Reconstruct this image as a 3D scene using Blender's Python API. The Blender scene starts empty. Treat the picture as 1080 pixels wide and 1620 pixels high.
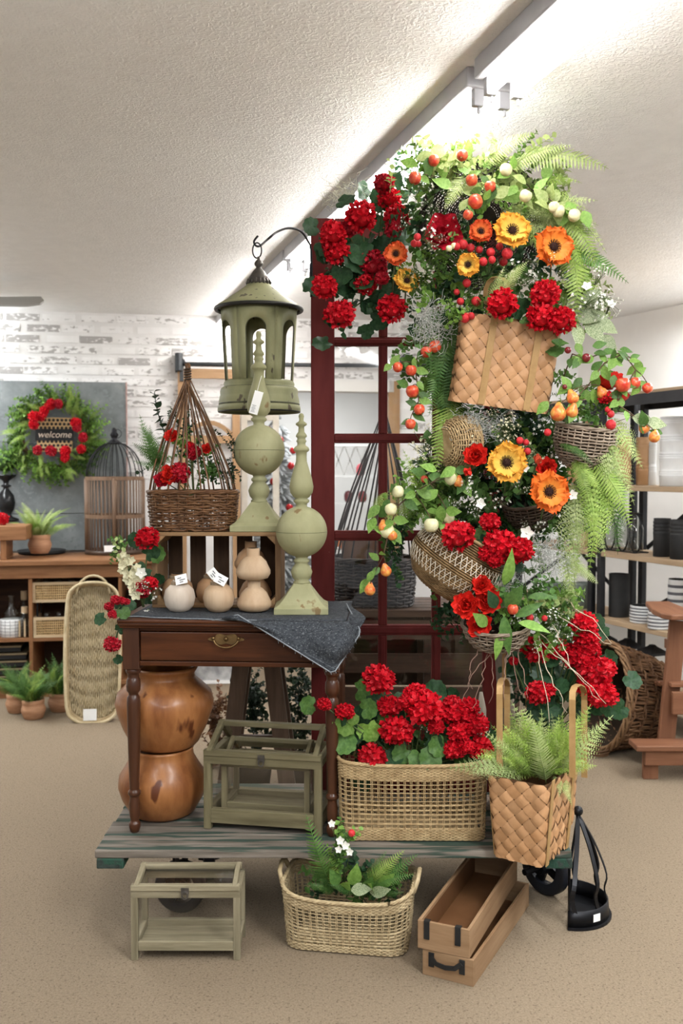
import bpy, math, random
from mathutils import Vector, Matrix, Quaternion
V = Vector
PI = math.pi
rnd = random.Random(7)
scene = bpy.context.scene
COL = scene.collection

# ---------------------------------------------------------------- camera
F, HC, HY = 1500.0, 1.55, 745.0
TH = math.atan((810 - HY) / F)
CT_, ST_ = math.cos(TH), math.sin(TH)
cam = bpy.data.cameras.new('camera')
cam.sensor_fit = 'VERTICAL'
cam.sensor_height = 36
cam.sensor_width = 24
cam.lens = F / 1620 * 36
cam.clip_start = 0.05
cam.dof.use_dof = True
cam.dof.focus_distance = 3.25
cam.dof.aperture_fstop = 3.4
camo = bpy.data.objects.new('camera', cam)
camo.location = (0, 0, HC)
camo.rotation_euler = (PI / 2 - TH, 0, 0)
COL.objects.link(camo)
scene.camera = camo

# ---------------------------------------------------------------- light and exposure
scene.view_settings.view_transform = 'Standard'
scene.view_settings.look = 'None'
scene.view_settings.gamma = 1
scene.view_settings.use_curve_mapping = False
scene.cycles.transparent_max_bounces = 32
scene.view_settings.exposure = 0.64
world = bpy.data.worlds.new('world')
scene.world = world
world.use_nodes = True
bg = world.node_tree.nodes['Background']
bg.inputs[0].default_value = (.94, .975, 1.0, 1)
bg.inputs[1].default_value = 0.42
TUBE_STRENGTH = 24.0
ROOM_LAMP = 30.0
CEIL = 2.76


def area_lamp(loc, sx, sy, power, rz=0.0, col=(.94, .98, 1)):
    l = bpy.data.lights.new('unseen_fill_lamp', 'AREA')
    l.shape = 'RECTANGLE'
    l.size, l.size_y = sx, sy
    l.energy = power
    l.color = col
    o = bpy.data.objects.new('unseen_fill_lamp', l)
    o.location = loc
    o.rotation_euler = (0, 0, rz)
    COL.objects.link(o)
    return o


# unseen area lamps added to brighten the shop, set like its fluorescent strips
for lx, ly, p in ((1.5, .5, 1.9), (-1.3, .7, .75), (.2, -1.6, 1.4), (-2.9, 4.4, .5), (-3.2, 6.2, 1.8), (2.3, 3.2, 1.6), (2.55, 5.4, 1.5), (-.2, 9.6, 1.8)):
    area_lamp((lx, ly, CEIL - .12), .2, 2.4, ROOM_LAMP * p, math.radians(17))
    if ly < 9:
        up = area_lamp((lx, ly, CEIL - .3), .3, 2.4, ROOM_LAMP * p * (.6 if lx < 2 else .22), 0)      # upward fill added to brighten the ceiling, as bare tubes would
        up.rotation_euler = (PI, 0, math.radians(-17))

# ---------------------------------------------------------------- pixel helpers (1080 x 1620 frame)


def ray(px, py):
    u = (px - 540) / F
    v = (810 - py) / F
    return V((u, CT_ + v * ST_, -ST_ + v * CT_))


def at(px, py, Y):
    d = ray(px, py)
    return V((0, 0, HC)) + d * (Y / d.y)


def on(px, py, h):
    d = ray(px, py)
    return V((0, 0, HC)) + d * ((h - HC) / d.z)


def hit(px, py, Q, N):
    d = ray(px, py)
    o = V((0, 0, HC))
    return o + d * ((Q - o).dot(N) / d.dot(N))


def pm(n, Y):
    return n * Y / F


# ---------------------------------------------------------------- mesh builder
class MB:
    def __init__(s):
        s.v, s.f, s.m = [], [], []
        s.mi = 0

    def add(s, vs, fs):
        b = len(s.v)
        s.v.extend([tuple(p) for p in vs])
        for f in fs:
            s.f.append(tuple(b + i for i in f))
            s.m.append(s.mi)
        return s

    def box(s, c, d, R=None):
        c = V(c)
        vs = []
        for z in (-.5, .5):
            for x, y in ((-.5, -.5), (.5, -.5), (.5, .5), (-.5, .5)):
                p = V((x * d[0], y * d[1], z * d[2]))
                if R is not None:
                    p = R @ p
                vs.append(c + p)
        return s.add(vs, [(3, 2, 1, 0), (4, 5, 6, 7), (0, 1, 5, 4), (1, 2, 6, 5), (2, 3, 7, 6), (3, 0, 4, 7)])

    def bb(s, x0, x1, y0, y1, z0, z1):
        return s.box(((x0 + x1) / 2, (y0 + y1) / 2, (z0 + z1) / 2), (x1 - x0, y1 - y0, z1 - z0))

    def beam(s, a, b, w, t, up=(0, 0, 1)):
        a, b = V(a), V(b)
        z = (b - a)
        L = z.length
        z.normalize()
        x = V(up).cross(z)
        if x.length < 1e-4:
            x = V((1, 0, 0)).cross(z)
        x.normalize()
        y = z.cross(x)
        R = Matrix((x, y, z)).transposed()
        return s.box((a + b) / 2, (w, t, L), R)

    def tube(s, pts, r, n=6, closed=False, cap=True):
        pts = [V(p) for p in pts]
        N = len(pts)
        if N < 2:
            return s
        rr = r if isinstance(r, (list, tuple)) else [r] * N
        t0 = (pts[1] - pts[0]).normalized()
        a = V((0, 0, 1)) if abs(t0.z) < .9 else V((1, 0, 0))
        x = t0.cross(a).normalized()
        vs = []
        prev = t0
        for i in range(N):
            if closed:
                t = pts[(i + 1) % N] - pts[i - 1]
            else:
                t = pts[min(i + 1, N - 1)] - pts[max(i - 1, 0)]
            if t.length < 1e-9:
                t = prev
            t = t.normalized()
            x = (x - t * x.dot(t))
            if x.length < 1e-6:
                x = t.orthogonal()
            x.normalize()
            y = t.cross(x)
            prev = t
            for k in range(n):
                an = 2 * PI * k / n
                vs.append(pts[i] + (x * math.cos(an) + y * math.sin(an)) * rr[i])
        fs = []
        M = N if closed else N - 1
        for i in range(M):
            j = (i + 1) % N
            for k in range(n):
                k2 = (k + 1) % n
                fs.append((i * n + k, i * n + k2, j * n + k2, j * n + k))
        if cap and not closed:
            fs.append(tuple(range(n - 1, -1, -1)))
            fs.append(tuple((N - 1) * n + k for k in range(n)))
        return s.add(vs, fs)

    def cyl(s, a, b, r, r2=None, n=12):
        return s.tube([a, b], [r, r if r2 is None else r2], n)

    def ribbon(s, pts, side, w, t):
        """flat band along pts; side = width direction (vector or list)"""
        pts = [V(p) for p in pts]
        N = len(pts)
        vs, fs = [], []
        for i, p in enumerate(pts):
            tg = (pts[min(i + 1, N - 1)] - pts[max(i - 1, 0)]).normalized()
            sd = V(side[i] if isinstance(side, list) else side)
            sd = (sd - tg * sd.dot(tg)).normalized()
            nn = tg.cross(sd)
            for a, b in ((-1, -1), (1, -1), (1, 1), (-1, 1)):
                vs.append(p + sd * (a * w / 2) + nn * (b * t / 2))
        for i in range(N - 1):
            for k in range(4):
                fs.append((i * 4 + k, i * 4 + (k + 1) % 4, (i + 1) * 4 + (k + 1) % 4, (i + 1) * 4 + k))
        fs.append((3, 2, 1, 0))
        fs.append(tuple((N - 1) * 4 + k for k in range(4)))
        return s.add(vs, fs)

    def lathe(s, prof, n=24, c=(0, 0, 0), cap=True, sq=None):
        c = V(c)
        vs, fs = [], []
        for (r, z) in prof:
            for k in range(n):
                a = 2 * PI * k / n
                vs.append(c + V((r * math.cos(a), r * math.sin(a), z)))
        for i in range(len(prof) - 1):
            for k in range(n):
                k2 = (k + 1) % n
                fs.append((i * n + k, i * n + k2, (i + 1) * n + k2, (i + 1) * n + k))
        if cap:
            if prof[0][0] > 1e-5:
                fs.append(tuple(range(n - 1, -1, -1)))
            if prof[-1][0] > 1e-5:
                fs.append(tuple((len(prof) - 1) * n + k for k in range(n)))
        return s.add(vs, fs)

    def sq(s, prof, c=(0, 0, 0)):
        """square section turned from (half side, z)"""
        c = V(c)
        vs, fs = [], []
        for (r, z) in prof:
            for x, y in ((-1, -1), (1, -1), (1, 1), (-1, 1)):
                vs.append(c + V((x * r, y * r, z)))
        for i in range(len(prof) - 1):
            for k in range(4):
                k2 = (k + 1) % 4
                fs.append((i * 4 + k, i * 4 + k2, i * 4 + 4 + k2, i * 4 + 4 + k))
        fs.append((3, 2, 1, 0))
        e = (len(prof) - 1) * 4
        fs.append((e, e + 1, e + 2, e + 3))
        return s.add(vs, fs)

    def grid(s, fn, nu, nv, cu=False):
        vs = [fn(i / nu, j / nv) for j in range(nv + 1) for i in range(nu if cu else nu + 1)]
        w = nu if cu else nu + 1
        fs = []
        for j in range(nv):
            for i in range(nu):
                i2 = (i + 1) % w
                fs.append((j * w + i, j * w + i2, (j + 1) * w + i2, (j + 1) * w + i))
        return s.add(vs, fs)

    def ball(s, c, r, nu=8, nv=5, sc=(1, 1, 1)):
        c = V(c)
        prof = [(max(1e-6, math.sin(PI * j / nv)) * r, -math.cos(PI * j / nv) * r) for j in range(nv + 1)]
        b = len(s.v)
        s.lathe(prof, nu, (0, 0, 0), cap=False)
        for i in range(b, len(s.v)):
            p = s.v[i]
            s.v[i] = (c.x + p[0] * sc[0], c.y + p[1] * sc[1], c.z + p[2] * sc[2])
        return s

    def xform(s, M, b=0):
        for i in range(b, len(s.v)):
            s.v[i] = tuple(M @ V(s.v[i]))
        return s

    def mesh(s, name, mats, smooth=True):
        me = bpy.data.meshes.new(name)
        me.from_pydata(s.v, [], s.f)
        if not isinstance(mats, (list, tuple)):
            mats = [mats]
        for m in mats:
            me.materials.append(m)
        if len(mats) > 1:
            me.polygons.foreach_set('material_index', s.m)
        if smooth:
            me.polygons.foreach_set('use_smooth', [True] * len(s.f))
        me.update()
        return me


W = {}


def thing(name, label, cat, loc=(0, 0, 0), rot=0.0, group=None, R=None):
    o = bpy.data.objects.new(name, None)
    o.empty_display_size = .05
    M = Matrix.Translation(V(loc)) @ (R.to_4x4() if R is not None else Matrix.Rotation(rot, 4, 'Z'))
    o.matrix_world = M
    W[o.name] = M
    COL.objects.link(o)
    W[o.name] = M
    tag(o, label, cat, group)
    return o


def tag(o, label=None, cat=None, group=None, kind=None):
    if label:
        o['label'] = label
    if cat:
        o['category'] = cat
    if group:
        o['group'] = group
    if kind:
        o['kind'] = kind
    return o


def put(name, me, parent=None, M=None, world=True):
    """link an object with this mesh; M in world space when world"""
    o = bpy.data.objects.new(name, me)
    COL.objects.link(o)
    M = Matrix.Identity(4) if M is None else M
    if parent is not None:
        PW = W[parent.name]
        o.parent = parent
        L = PW.inverted() @ M if world else M
        o.matrix_local = L
        W[o.name] = PW @ L
    else:
        o.matrix_world = M
        W[o.name] = M
    return o


def obj(name, mb, mats, parent=None, world=False, smooth=False, bevel=0, solid=0, label=None, kind=None, sub=0, auto=None):
    """mesh part; verts in the parent's space, or world space when world=True"""
    if world and parent is not None:
        mb.xform(W[parent.name].inverted())
    me = mb.mesh(name, mats, smooth)
    o = put(name, me, parent, None, False)
    if bevel:
        b = o.modifiers.new('bevel', 'BEVEL')
        b.width = bevel
        b.segments = 2
        b.limit_method = 'ANGLE'
    if solid:
        b = o.modifiers.new('solid', 'SOLIDIFY')
        b.thickness = solid
        b.offset = 0
    if sub:
        b = o.modifiers.new('sub', 'SUBSURF')
        b.levels = b.render_levels = sub
    if label:
        o['label'] = label
    if kind:
        o['kind'] = kind
    return o


def struct(name, mb, mats, **k):
    o = obj(name, mb, mats, **k)
    o['kind'] = 'structure'
    return o


def dup(root, loc, rot=None, label=None, group=None, scale=1.0):
    """copy of a thing with its parts and sub-parts"""
    r = root.copy()
    COL.objects.link(r)
    R = W[root.name].to_3x3().to_4x4() if rot is None else Matrix.Rotation(rot, 4, 'Z')
    M = Matrix.Translation(V(loc)) @ R @ Matrix.Scale(scale, 4)
    r.matrix_world = M
    W[r.name] = M
    if label:
        r['label'] = label
    if group:
        r['group'] = group
    for ch in list(root.children):
        c = ch.copy()
        COL.objects.link(c)
        c.parent = r
        W[c.name] = M @ c.matrix_local
        for g in list(ch.children):
            d = g.copy()
            COL.objects.link(d)
            d.parent = c
    return r


# ---------------------------------------------------------------- materials
MC = {}


def mat(name, c1, c2=None, rough=.6, metal=0.0, scale=6.0, stretch=(1, 1, 1), bump=0.0, bscale=None, detail=5.0, lo=.35, hi=.65, rv=0.0, spec=.3,
        c3=None, s3=40.0, t3=.62, coat=0.0, transl=0.0, emit=0.0):
    if name in MC:
        return MC[name]
    m = bpy.data.materials.new(name)
    MC[name] = m
    m.use_nodes = True
    nt = m.node_tree
    N, L = nt.nodes, nt.links
    b = N['Principled BSDF']
    b.inputs['Roughness'].default_value = rough
    b.inputs['Metallic'].default_value = metal
    b.inputs['Specular IOR Level'].default_value = spec
    b.inputs['Coat Weight'].default_value = coat
    b.inputs['Coat Roughness'].default_value = .15
    tc = N.new('ShaderNodeTexCoord')
    mp = N.new('ShaderNodeMapping')
    mp.inputs['Scale'].default_value = stretch
    L.new(tc.outputs['Object'], mp.inputs['Vector'])
    nz = N.new('ShaderNodeTexNoise')
    nz.inputs['Scale'].default_value = scale
    nz.inputs['Detail'].default_value = detail
    nz.inputs['Roughness'].default_value = .6
    oi = N.new('ShaderNodeObjectInfo')
    ad = N.new('ShaderNodeVectorMath')
    ad.operation = 'ADD'
    ml = N.new('ShaderNodeVectorMath')
    ml.operation = 'SCALE'
    ml.inputs[0].default_value = (37, 53, 71)
    L.new(oi.outputs['Random'], ml.inputs['Scale'])
    L.new(mp.outputs[0], ad.inputs[0])
    L.new(ml.outputs[0], ad.inputs[1])
    L.new(ad.outputs[0], nz.inputs['Vector'])
    cr = N.new('ShaderNodeValToRGB')
    cr.color_ramp.elements[0].position = lo
    cr.color_ramp.elements[1].position = hi
    cr.color_ramp.elements[0].color = (*c1, 1)
    cr.color_ramp.elements[1].color = (*(c2 or c1), 1)
    L.new(nz.outputs[0], cr.inputs[0])
    out = cr.outputs[0]
    if c3 is not None:
        n3 = N.new('ShaderNodeTexNoise')
        n3.inputs['Scale'].default_value = s3
        n3.inputs['Detail'].default_value = 3
        L.new(ad.outputs[0], n3.inputs['Vector'])
        r3 = N.new('ShaderNodeValToRGB')
        r3.color_ramp.elements[0].position = t3
        r3.color_ramp.elements[1].position = t3 + .04
        L.new(n3.outputs[0], r3.inputs[0])
        mx = N.new('ShaderNodeMix')
        mx.data_type = 'RGBA'
        L.new(r3.outputs[0], mx.inputs[0])
        L.new(out, mx.inputs[6])
        mx.inputs[7].default_value = (*c3, 1)
        out = mx.outputs[2]
    if rv:
        hs = N.new('ShaderNodeHueSaturation')
        mr = N.new('ShaderNodeMapRange')
        mr.inputs['To Min'].default_value = 1 - rv
        mr.inputs['To Max'].default_value = 1 + rv
        L.new(oi.outputs['Random'], mr.inputs['Value'])
        L.new(mr.outputs[0], hs.inputs['Value'])
        L.new(out, hs.inputs['Color'])
        out = hs.outputs[0]
    L.new(out, b.inputs['Base Color'])
    if bump:
        nb = N.new('ShaderNodeTexNoise')
        nb.inputs['Scale'].default_value = bscale or scale * 3
        nb.inputs['Detail'].default_value = 4
        L.new(ad.outputs[0], nb.inputs['Vector'])
        bp = N.new('ShaderNodeBump')
        bp.inputs['Strength'].default_value = bump
        bp.inputs['Distance'].default_value = .004
        L.new(nb.outputs[0], bp.inputs['Height'])
        L.new(bp.outputs[0], b.inputs['Normal'])
    if transl:
        tr = N.new('ShaderNodeBsdfTranslucent')
        L.new(out, tr.inputs['Color'])
        ms = N.new('ShaderNodeMixShader')
        ms.inputs[0].default_value = transl
        L.new(b.outputs[0], ms.inputs[1])
        L.new(tr.outputs[0], ms.inputs[2])
        L.new(ms.outputs[0], N['Material Output'].inputs['Surface'])
    if emit:
        b.inputs['Emission Color'].default_value = (*c1, 1)
        b.inputs['Emission Strength'].default_value = emit
    return m


def wood(name, c1, c2, axis='x', rough=.5, bump=.25, scale=3.0, rv=.12, coat=0.0, **k):
    st = {'x': (1, 11, 11), 'y': (11, 1, 11), 'z': (11, 11, 1)}[axis]
    return mat(name + '_' + axis, c1, c2, rough=rough, scale=scale, stretch=st, bump=bump, bscale=scale * 3, rv=rv, coat=coat, lo=.3, hi=.7, **k)


def glass_mat(name='clear_glass', tint=(1, 1, 1), refl=.12):
    if name in MC:
        return MC[name]
    m = bpy.data.materials.new(name)
    MC[name] = m
    m.use_nodes = True
    nt = m.node_tree
    N, L = nt.nodes, nt.links
    N.remove(N['Principled BSDF'])
    t = N.new('ShaderNodeBsdfTransparent')
    t.inputs[0].default_value = (*tint, 1)
    g = N.new('ShaderNodeBsdfGlossy')
    g.inputs['Roughness'].default_value = .04
    fr = N.new('ShaderNodeLayerWeight')
    pw = N.new('ShaderNodeMath')
    pw.operation = 'POWER'
    pw.inputs[1].default_value = 4.5
    L.new(fr.outputs['Facing'], pw.inputs[0])
    mt = N.new('ShaderNodeMath')
    mt.operation = 'MULTIPLY_ADD'
    mt.inputs[1].default_value = .8
    mt.inputs[2].default_value = .012 + refl * .1
    L.new(pw.outputs[0], mt.inputs[0])
    mx = N.new('ShaderNodeMixShader')
    L.new(mt.outputs[0], mx.inputs[0])
    L.new(t.outputs[0], mx.inputs[1])
    L.new(g.outputs[0], mx.inputs[2])
    L.new(mx.outputs[0], N['Material Output'].inputs['Surface'])
    return m


def emis(name, col, s):
    m = bpy.data.materials.new(name)
    m.use_nodes = True
    N = m.node_tree.nodes
    b = N['Principled BSDF']
    b.inputs['Base Color'].default_value = (*col, 1)
    b.inputs['Emission Color'].default_value = (*col, 1)
    b.inputs['Emission Strength'].default_value = s
    return m


def weathered(name, paint, bare, dark, axis='x', rough=.8):
    return mat(name + '_' + axis, bare, dark, rough=rough, scale=2.5, stretch={'x': (1, 12, 12), 'y': (12, 1, 12), 'z': (12, 12, 1)}[axis], bump=.5, bscale=9,
               c3=paint, s3=2.2, t3=.5, rv=.12)


GLASS = glass_mat()
BLACK = mat('black_iron', (.012, .012, .014), (.022, .022, .025), rough=.42, metal=.6)
MBLACK = mat('matte_black', (.013, .013, .014), (.02, .02, .02), rough=.75, bump=.1, bscale=60)
DARKIN = mat('inside_shade_and_soil', (.02, .012, .007), (.035, .022, .012), rough=.9)  # near-black brown: shade painted inside baskets and openings, also soil
WHITEP = mat('white_card', (.82, .82, .8), (.88, .88, .87), rough=.7)
BRASS = mat('aged_brass', (.13, .08, .035), (.25, .16, .07), rough=.4, metal=.9, scale=30)
TAGINK = mat('printed_ink', (.12, .12, .13), rough=.8)
# ================================================================ SETTING
A_B = math.radians(9.5)                       # back wall turned against the camera
QB = V((-2.14, 7.29, 0))
EB = V((math.cos(A_B), math.sin(A_B), 0))
NB = V((math.sin(A_B), -math.cos(A_B), 0))    # towards the shop
A_R = math.radians(26)
QR = V((2.49, 6.93, 0))
ER = V((math.sin(A_R), -math.cos(A_R), 0))    # along the right wall, towards the camera
NR = V((-math.cos(A_R), -math.sin(A_R), 0))


def bk(px, py, off=0.0):
    return hit(px, py, QB + NB * off, NB)


def quad_wall(a, b, z0, z1, n, t=.12):
    """upright slab from a to b (plan points), its face on the a-b line, thickness behind (away from n)"""
    a, b = V((a[0], a[1], 0)), V((b[0], b[1], 0))
    mb = MB()
    vs = []
    for z in (z0, z1):
        for p in (a, b, b - n * t, a - n * t):
            vs.append((p.x, p.y, z))
    mb.add(vs, [(3, 2, 1, 0), (4, 5, 6, 7), (0, 1, 5, 4), (1, 2, 6, 5), (2, 3, 7, 6), (3, 0, 4, 7)])
    return mb


carpet = mat('beige_carpet', (.182, .137, .09), (.252, .194, .134), rough=.95, scale=160, detail=3, bump=.7, bscale=240, c3=(.14, .103, .065), s3=110, t3=.6)
plaster = mat('knockdown_plaster', (.78, .775, .765), (.82, .815, .805), rough=.85, scale=14, bump=.0)
nt = plaster.node_tree
_n = nt.nodes.new('ShaderNodeTexNoise')
_n.inputs['Scale'].default_value = 52
_n.inputs['Detail'].default_value = 2.5
_n.inputs['Distortion'].default_value = 1.3
_r = nt.nodes.new('ShaderNodeValToRGB')
_r.color_ramp.elements[0].position, _r.color_ramp.elements[1].position = .44, .62
_b = nt.nodes.new('ShaderNodeBump')
_b.inputs['Strength'].default_value = .4
_b.inputs['Distance'].default_value = .006
_t = nt.nodes.new('ShaderNodeTexCoord')
nt.links.new(_t.outputs['Object'], _n.inputs['Vector'])
nt.links.new(_n.outputs[0], _r.inputs[0])
nt.links.new(_r.outputs[0], _b.inputs['Height'])
nt.links.new(_b.outputs[0], nt.nodes['Principled BSDF'].inputs['Normal'])
wallpaint = mat('white_wall_paint', (.72, .70, .67), (.76, .74, .71), rough=.8, scale=3)
trimw = mat('white_trim', (.75, .74, .71), rough=.5)

struct('floor', MB().bb(-6, 6, -3.5, 13, -.1, 0), carpet)
struct('ceiling', MB().bb(-6, 6, -3.5, 13, CEIL, CEIL + .1), plaster)
mortar = mat('white_wall_grout', (.74, .73, .72), (.80, .79, .78), rough=.85, scale=8)


def lw(px):   # distance along the back wall of an image column
    return (bk(px, 700) - QB).dot(EB)


HDR = bk(500, 607).z
u0, u1 = lw(396), lw(618)
uL, uR = -4.0, 5.5
wb = MB()
for (a, b, z0, z1) in ((uL, u0, 0, CEIL), (u0, u1, HDR, CEIL), (u1, uR, 0, CEIL)):
    q = quad_wall(QB + EB * a, QB + EB * b, z0, z1, NB)
    wb.add(q.v, q.f)
wall_back = struct('wall_back', wb, mortar)
# printed face of the bricks: white with worn grey print
brickm = mat('printed_brick', (.80, .79, .785), (.86, .85, .845), rough=.8, scale=9)
_nt = brickm.node_tree
_N, _L = _nt.nodes, _nt.links
_tc = _N.new('ShaderNodeTexCoord')
_mp = _N.new('ShaderNodeMapping')
_mp.inputs['Scale'].default_value = (22, 22, 46)
_oi = _N.new('ShaderNodeObjectInfo')
_ad = _N.new('ShaderNodeVectorMath')
_ad.operation = 'ADD'
_sc = _N.new('ShaderNodeVectorMath')
_sc.operation = 'SCALE'
_sc.inputs[0].default_value = (91, 57, 33)
_L.new(_oi.outputs['Random'], _sc.inputs['Scale'])
_L.new(_tc.outputs['Object'], _mp.inputs['Vector'])
_L.new(_mp.outputs[0], _ad.inputs[0])
_L.new(_sc.outputs[0], _ad.inputs[1])
_nz = _N.new('ShaderNodeTexNoise')
_nz.inputs['Scale'].default_value = 1.0
_nz.inputs['Detail'].default_value = 4
_L.new(_ad.outputs[0], _nz.inputs['Vector'])
_cmp = _N.new('ShaderNodeMath')      # each brick has its own amount of grey
_cmp.operation = 'MULTIPLY_ADD'
_cmp.inputs[1].default_value = .34
_cmp.inputs[2].default_value = -.17
_L.new(_oi.outputs['Random'], _cmp.inputs[0])
_sum = _N.new('ShaderNodeMath')
_L.new(_nz.outputs[0], _sum.inputs[0])
_L.new(_cmp.outputs[0], _sum.inputs[1])
_rp = _N.new('ShaderNodeValToRGB')
_rp.color_ramp.elements[0].position, _rp.color_ramp.elements[1].position = .505, .60
_L.new(_sum.outputs[0], _rp.inputs[0])
_mx = _N.new('ShaderNodeMix')
_mx.data_type = 'RGBA'
_mx.inputs[7].default_value = (.40, .385, .375, 1)
_L.new(_rp.outputs[0], _mx.inputs[0])
_pb = _N['Principled BSDF']
_L.new(_pb.inputs['Base Color'].links[0].from_socket, _mx.inputs[6])
_L.new(_mx.outputs[2], _pb.inputs['Base Color'])
BW, BH, BG = .245, .058, .006
bm = MB().box((0, 0, 0), (BW - BG, .008, BH - BG))
bme = bm.mesh('brick', brickm, False)
RB = Matrix.Rotation(A_B, 4, 'Z')
nrow = 0
for r in range(60):
    z = CEIL - .005 - (r + .5) * (BH + .022)
    if z < 1.5 and r > 4:
        continue
    if z < .85:
        break
    for k in range(-6, 16):
        u = (k + (r % 2) * .5 + rnd.uniform(-.06, .06)) * (BW + .03)
        p = QB + EB * u
        ix = 540 + F * p.x / p.y
        if ix < -30 or ix > 770 or (u0 - BW / 2 < u < u1 + BW / 2 and z < HDR + .04):
            continue
        iy = HY - (z - HC) * F / p.y
        if iy > 605 and ix < 175 or (iy > 600 and 382 < ix < 490) or (ix > 640 and iy > 760):
            continue
        put('brick', bme, wall_back, Matrix.Translation((p.x, p.y, z)) @ RB @ Matrix.Translation((0, -.002, 0)))
struct('wall_right', quad_wall(QR - ER * 2.2, QR + ER * 11.5, 0, CEIL, NR), wallpaint)
struct('wall_left', quad_wall((-5.2, -3.2), (-5.2, 12.5), 0, CEIL, V((1, 0, 0))), wallpaint)
struct('baseboard_right', quad_wall(QR - ER * 2.2 + NR * .015, QR + ER * 11.5 + NR * .015, 0, .1, NR, .014), trimw)
struct('trim_1', quad_wall(QB + EB * (u0 - .02) + NB * .02, QB + EB * (u1 + .02) + NB * .02, HDR - .06, HDR + .03, NB, .16), trimw)
struct('trim_2', quad_wall(QB + EB * (u1 - .02) + NB * .02, QB + EB * (u1 + .07) + NB * .02, 0, HDR + .03, NB, .16), wood('oak_jamb', (.33, .19, .09), (.42, .26, .13), 'z'))
struct('trim_3', quad_wall(QB + EB * (u0 - .05) + NB * .02, QB + EB * (u0 + .02) + NB * .02, 0, HDR + .03, NB, .16), trimw)
struct('wall_far', quad_wall(V((-4.5, 11.2, 0)), V((3.5, 11.9, 0)), 0, CEIL, V((0, -1, 0))), wallpaint)

# ---------------------------------------------------------------- strip light on the ceiling
fixm = mat('grey_enamel', (.36, .36, .38), (.42, .42, .44), rough=.45)
tubem = emis('lit_tube', (1.0, .97, .93), TUBE_STRENGTH)
d0 = V((.51, 2.315, 0))
d1 = V((-.40, 5.39, 0))
LD = (d1 - d0).normalized()
LA = math.atan2(LD.y, LD.x)
for i, s in enumerate((-1.85, .62, 3.08)):
    c = d0 + LD * s + V((.112, 0, 0))
    t = thing('strip_light', ['fluorescent strip light on the ceiling beside the top edge of the frame', 'fluorescent strip light on the ceiling right above the flower arch',
                              'fluorescent strip light on the ceiling behind the hanging green lantern'][i], 'ceiling light', (c.x, c.y, CEIL), LA, 'fluorescent strip lights')
    L = 2.42
    obj('channel', MB().bb(0, L, -.10, .075, -.06, 0), fixm, t, bevel=.006)
    for y in (.03, -.055):
        obj('tube', MB().cyl((.05, y, -.086), (L - .05, y, -.086), .019, n=12), tubem, t, smooth=True)
    for x in (.02, L - .02):
        for y in (.03, -.055):
            h = obj('socket', MB().bb(x - .012, x + .012, y - .017, y + .017, -.11, -.05).cyl((x, y - .004, -.11), (x, y - .004, -.13), .006, n=6), fixm, t, bevel=.003)

# ---------------------------------------------------------------- ceiling fan at the upper left
fan = thing('ceiling_fan', 'white ceiling fan whose blade tip reaches in at upper left', 'ceiling fan', (-2.62, 6.0, CEIL))
fanm = mat('fan_white', (.36, .355, .33), rough=.4)
obj('motor', MB().lathe([(.02, -.36), (.1, -.35), (.12, -.3), (.1, -.24), (.03, -.22), (.02, 0)], 20), fanm, fan, smooth=True)
zb = at(40, 476, 6.0).z - CEIL
for k in range(4):
    a = -.02 + k * PI / 2
    mb = MB()
    pts = [(.1, -.03), (.2, -.055), (.68, -.065), (.75, -.04), (.76, 0), (.72, .06), (.2, .055), (.1, .03)]
    n = len(pts)
    mb.add([(x, y, zb - .012 + y * .6) for x, y in pts] + [(x, y, zb + y * .6) for x, y in pts], [tuple(range(n - 1, -1, -1)), tuple(range(n, 2 * n))] + [(i, (i + 1) % n, n + (i + 1) % n, n + i) for i in range(n)])
    mb.xform(Matrix.Rotation(a, 4, 'Z'))
    obj('blade', mb, fanm, fan)

# ================================================================ LEFT BACK: cabinet and what stands on it
cedar = lambda ax: wood('cedar', (.19, .08, .032), (.33, .16, .072), ax, rough=.5)
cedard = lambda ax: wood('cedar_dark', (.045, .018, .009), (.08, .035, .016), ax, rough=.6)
CH = .943
cf = on(100, 886, CH)
CO = QB + NB * 0.85                       # front plane of the cabinet
cu0 = (hit(-40, 886, CO, NB) - QB).dot(EB)
cu1 = (hit(262, 886, CO, NB) - QB).dot(EB)


def cab(px, py, off=0.0):                 # point on the cabinet front plane, off = behind it
    return hit(px, py, CO - NB * off, NB)


base = CO + EB * cu0
cw = cu1 - cu0
cbt = thing('cabinet', 'long open-front cedar cabinet with cubbies below the brick wall', 'cabinet', (base.x, base.y, 0), A_B)
lx = lambda px, py: (cab(px, py) - base).dot(EB)
shz = cab(100, 1008).z
obj('worktop', MB().bb(-.03, cw + .03, -.05, .6, CH - .035, CH), cedar('x'), cbt, bevel=.006)
obj('front_rail', MB().bb(0, cw, -.012, .02, CH - .125, CH - .036), cedar('x'), cbt, bevel=.004)
for k, x in enumerate((0.01, lx(48, 950), lx(190, 950), cw - .02)):
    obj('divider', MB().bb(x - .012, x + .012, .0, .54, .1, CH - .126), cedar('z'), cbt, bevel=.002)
obj('shelf', MB().bb(.0, cw, .002, .54, shz - .025, shz), cedar('x'), cbt, bevel=.002)
obj('shelf', MB().bb(.0, cw, -.02, .54, .07, .1), cedar('x'), cbt, bevel=.003)
obj('plinth', MB().bb(.0, cw, .0, .03, .0, .07), cedar('x'), cbt)
obj('back_panel', MB().bb(0, cw, .545, .56, .02, CH - .036), cedard('x'), cbt)

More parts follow.
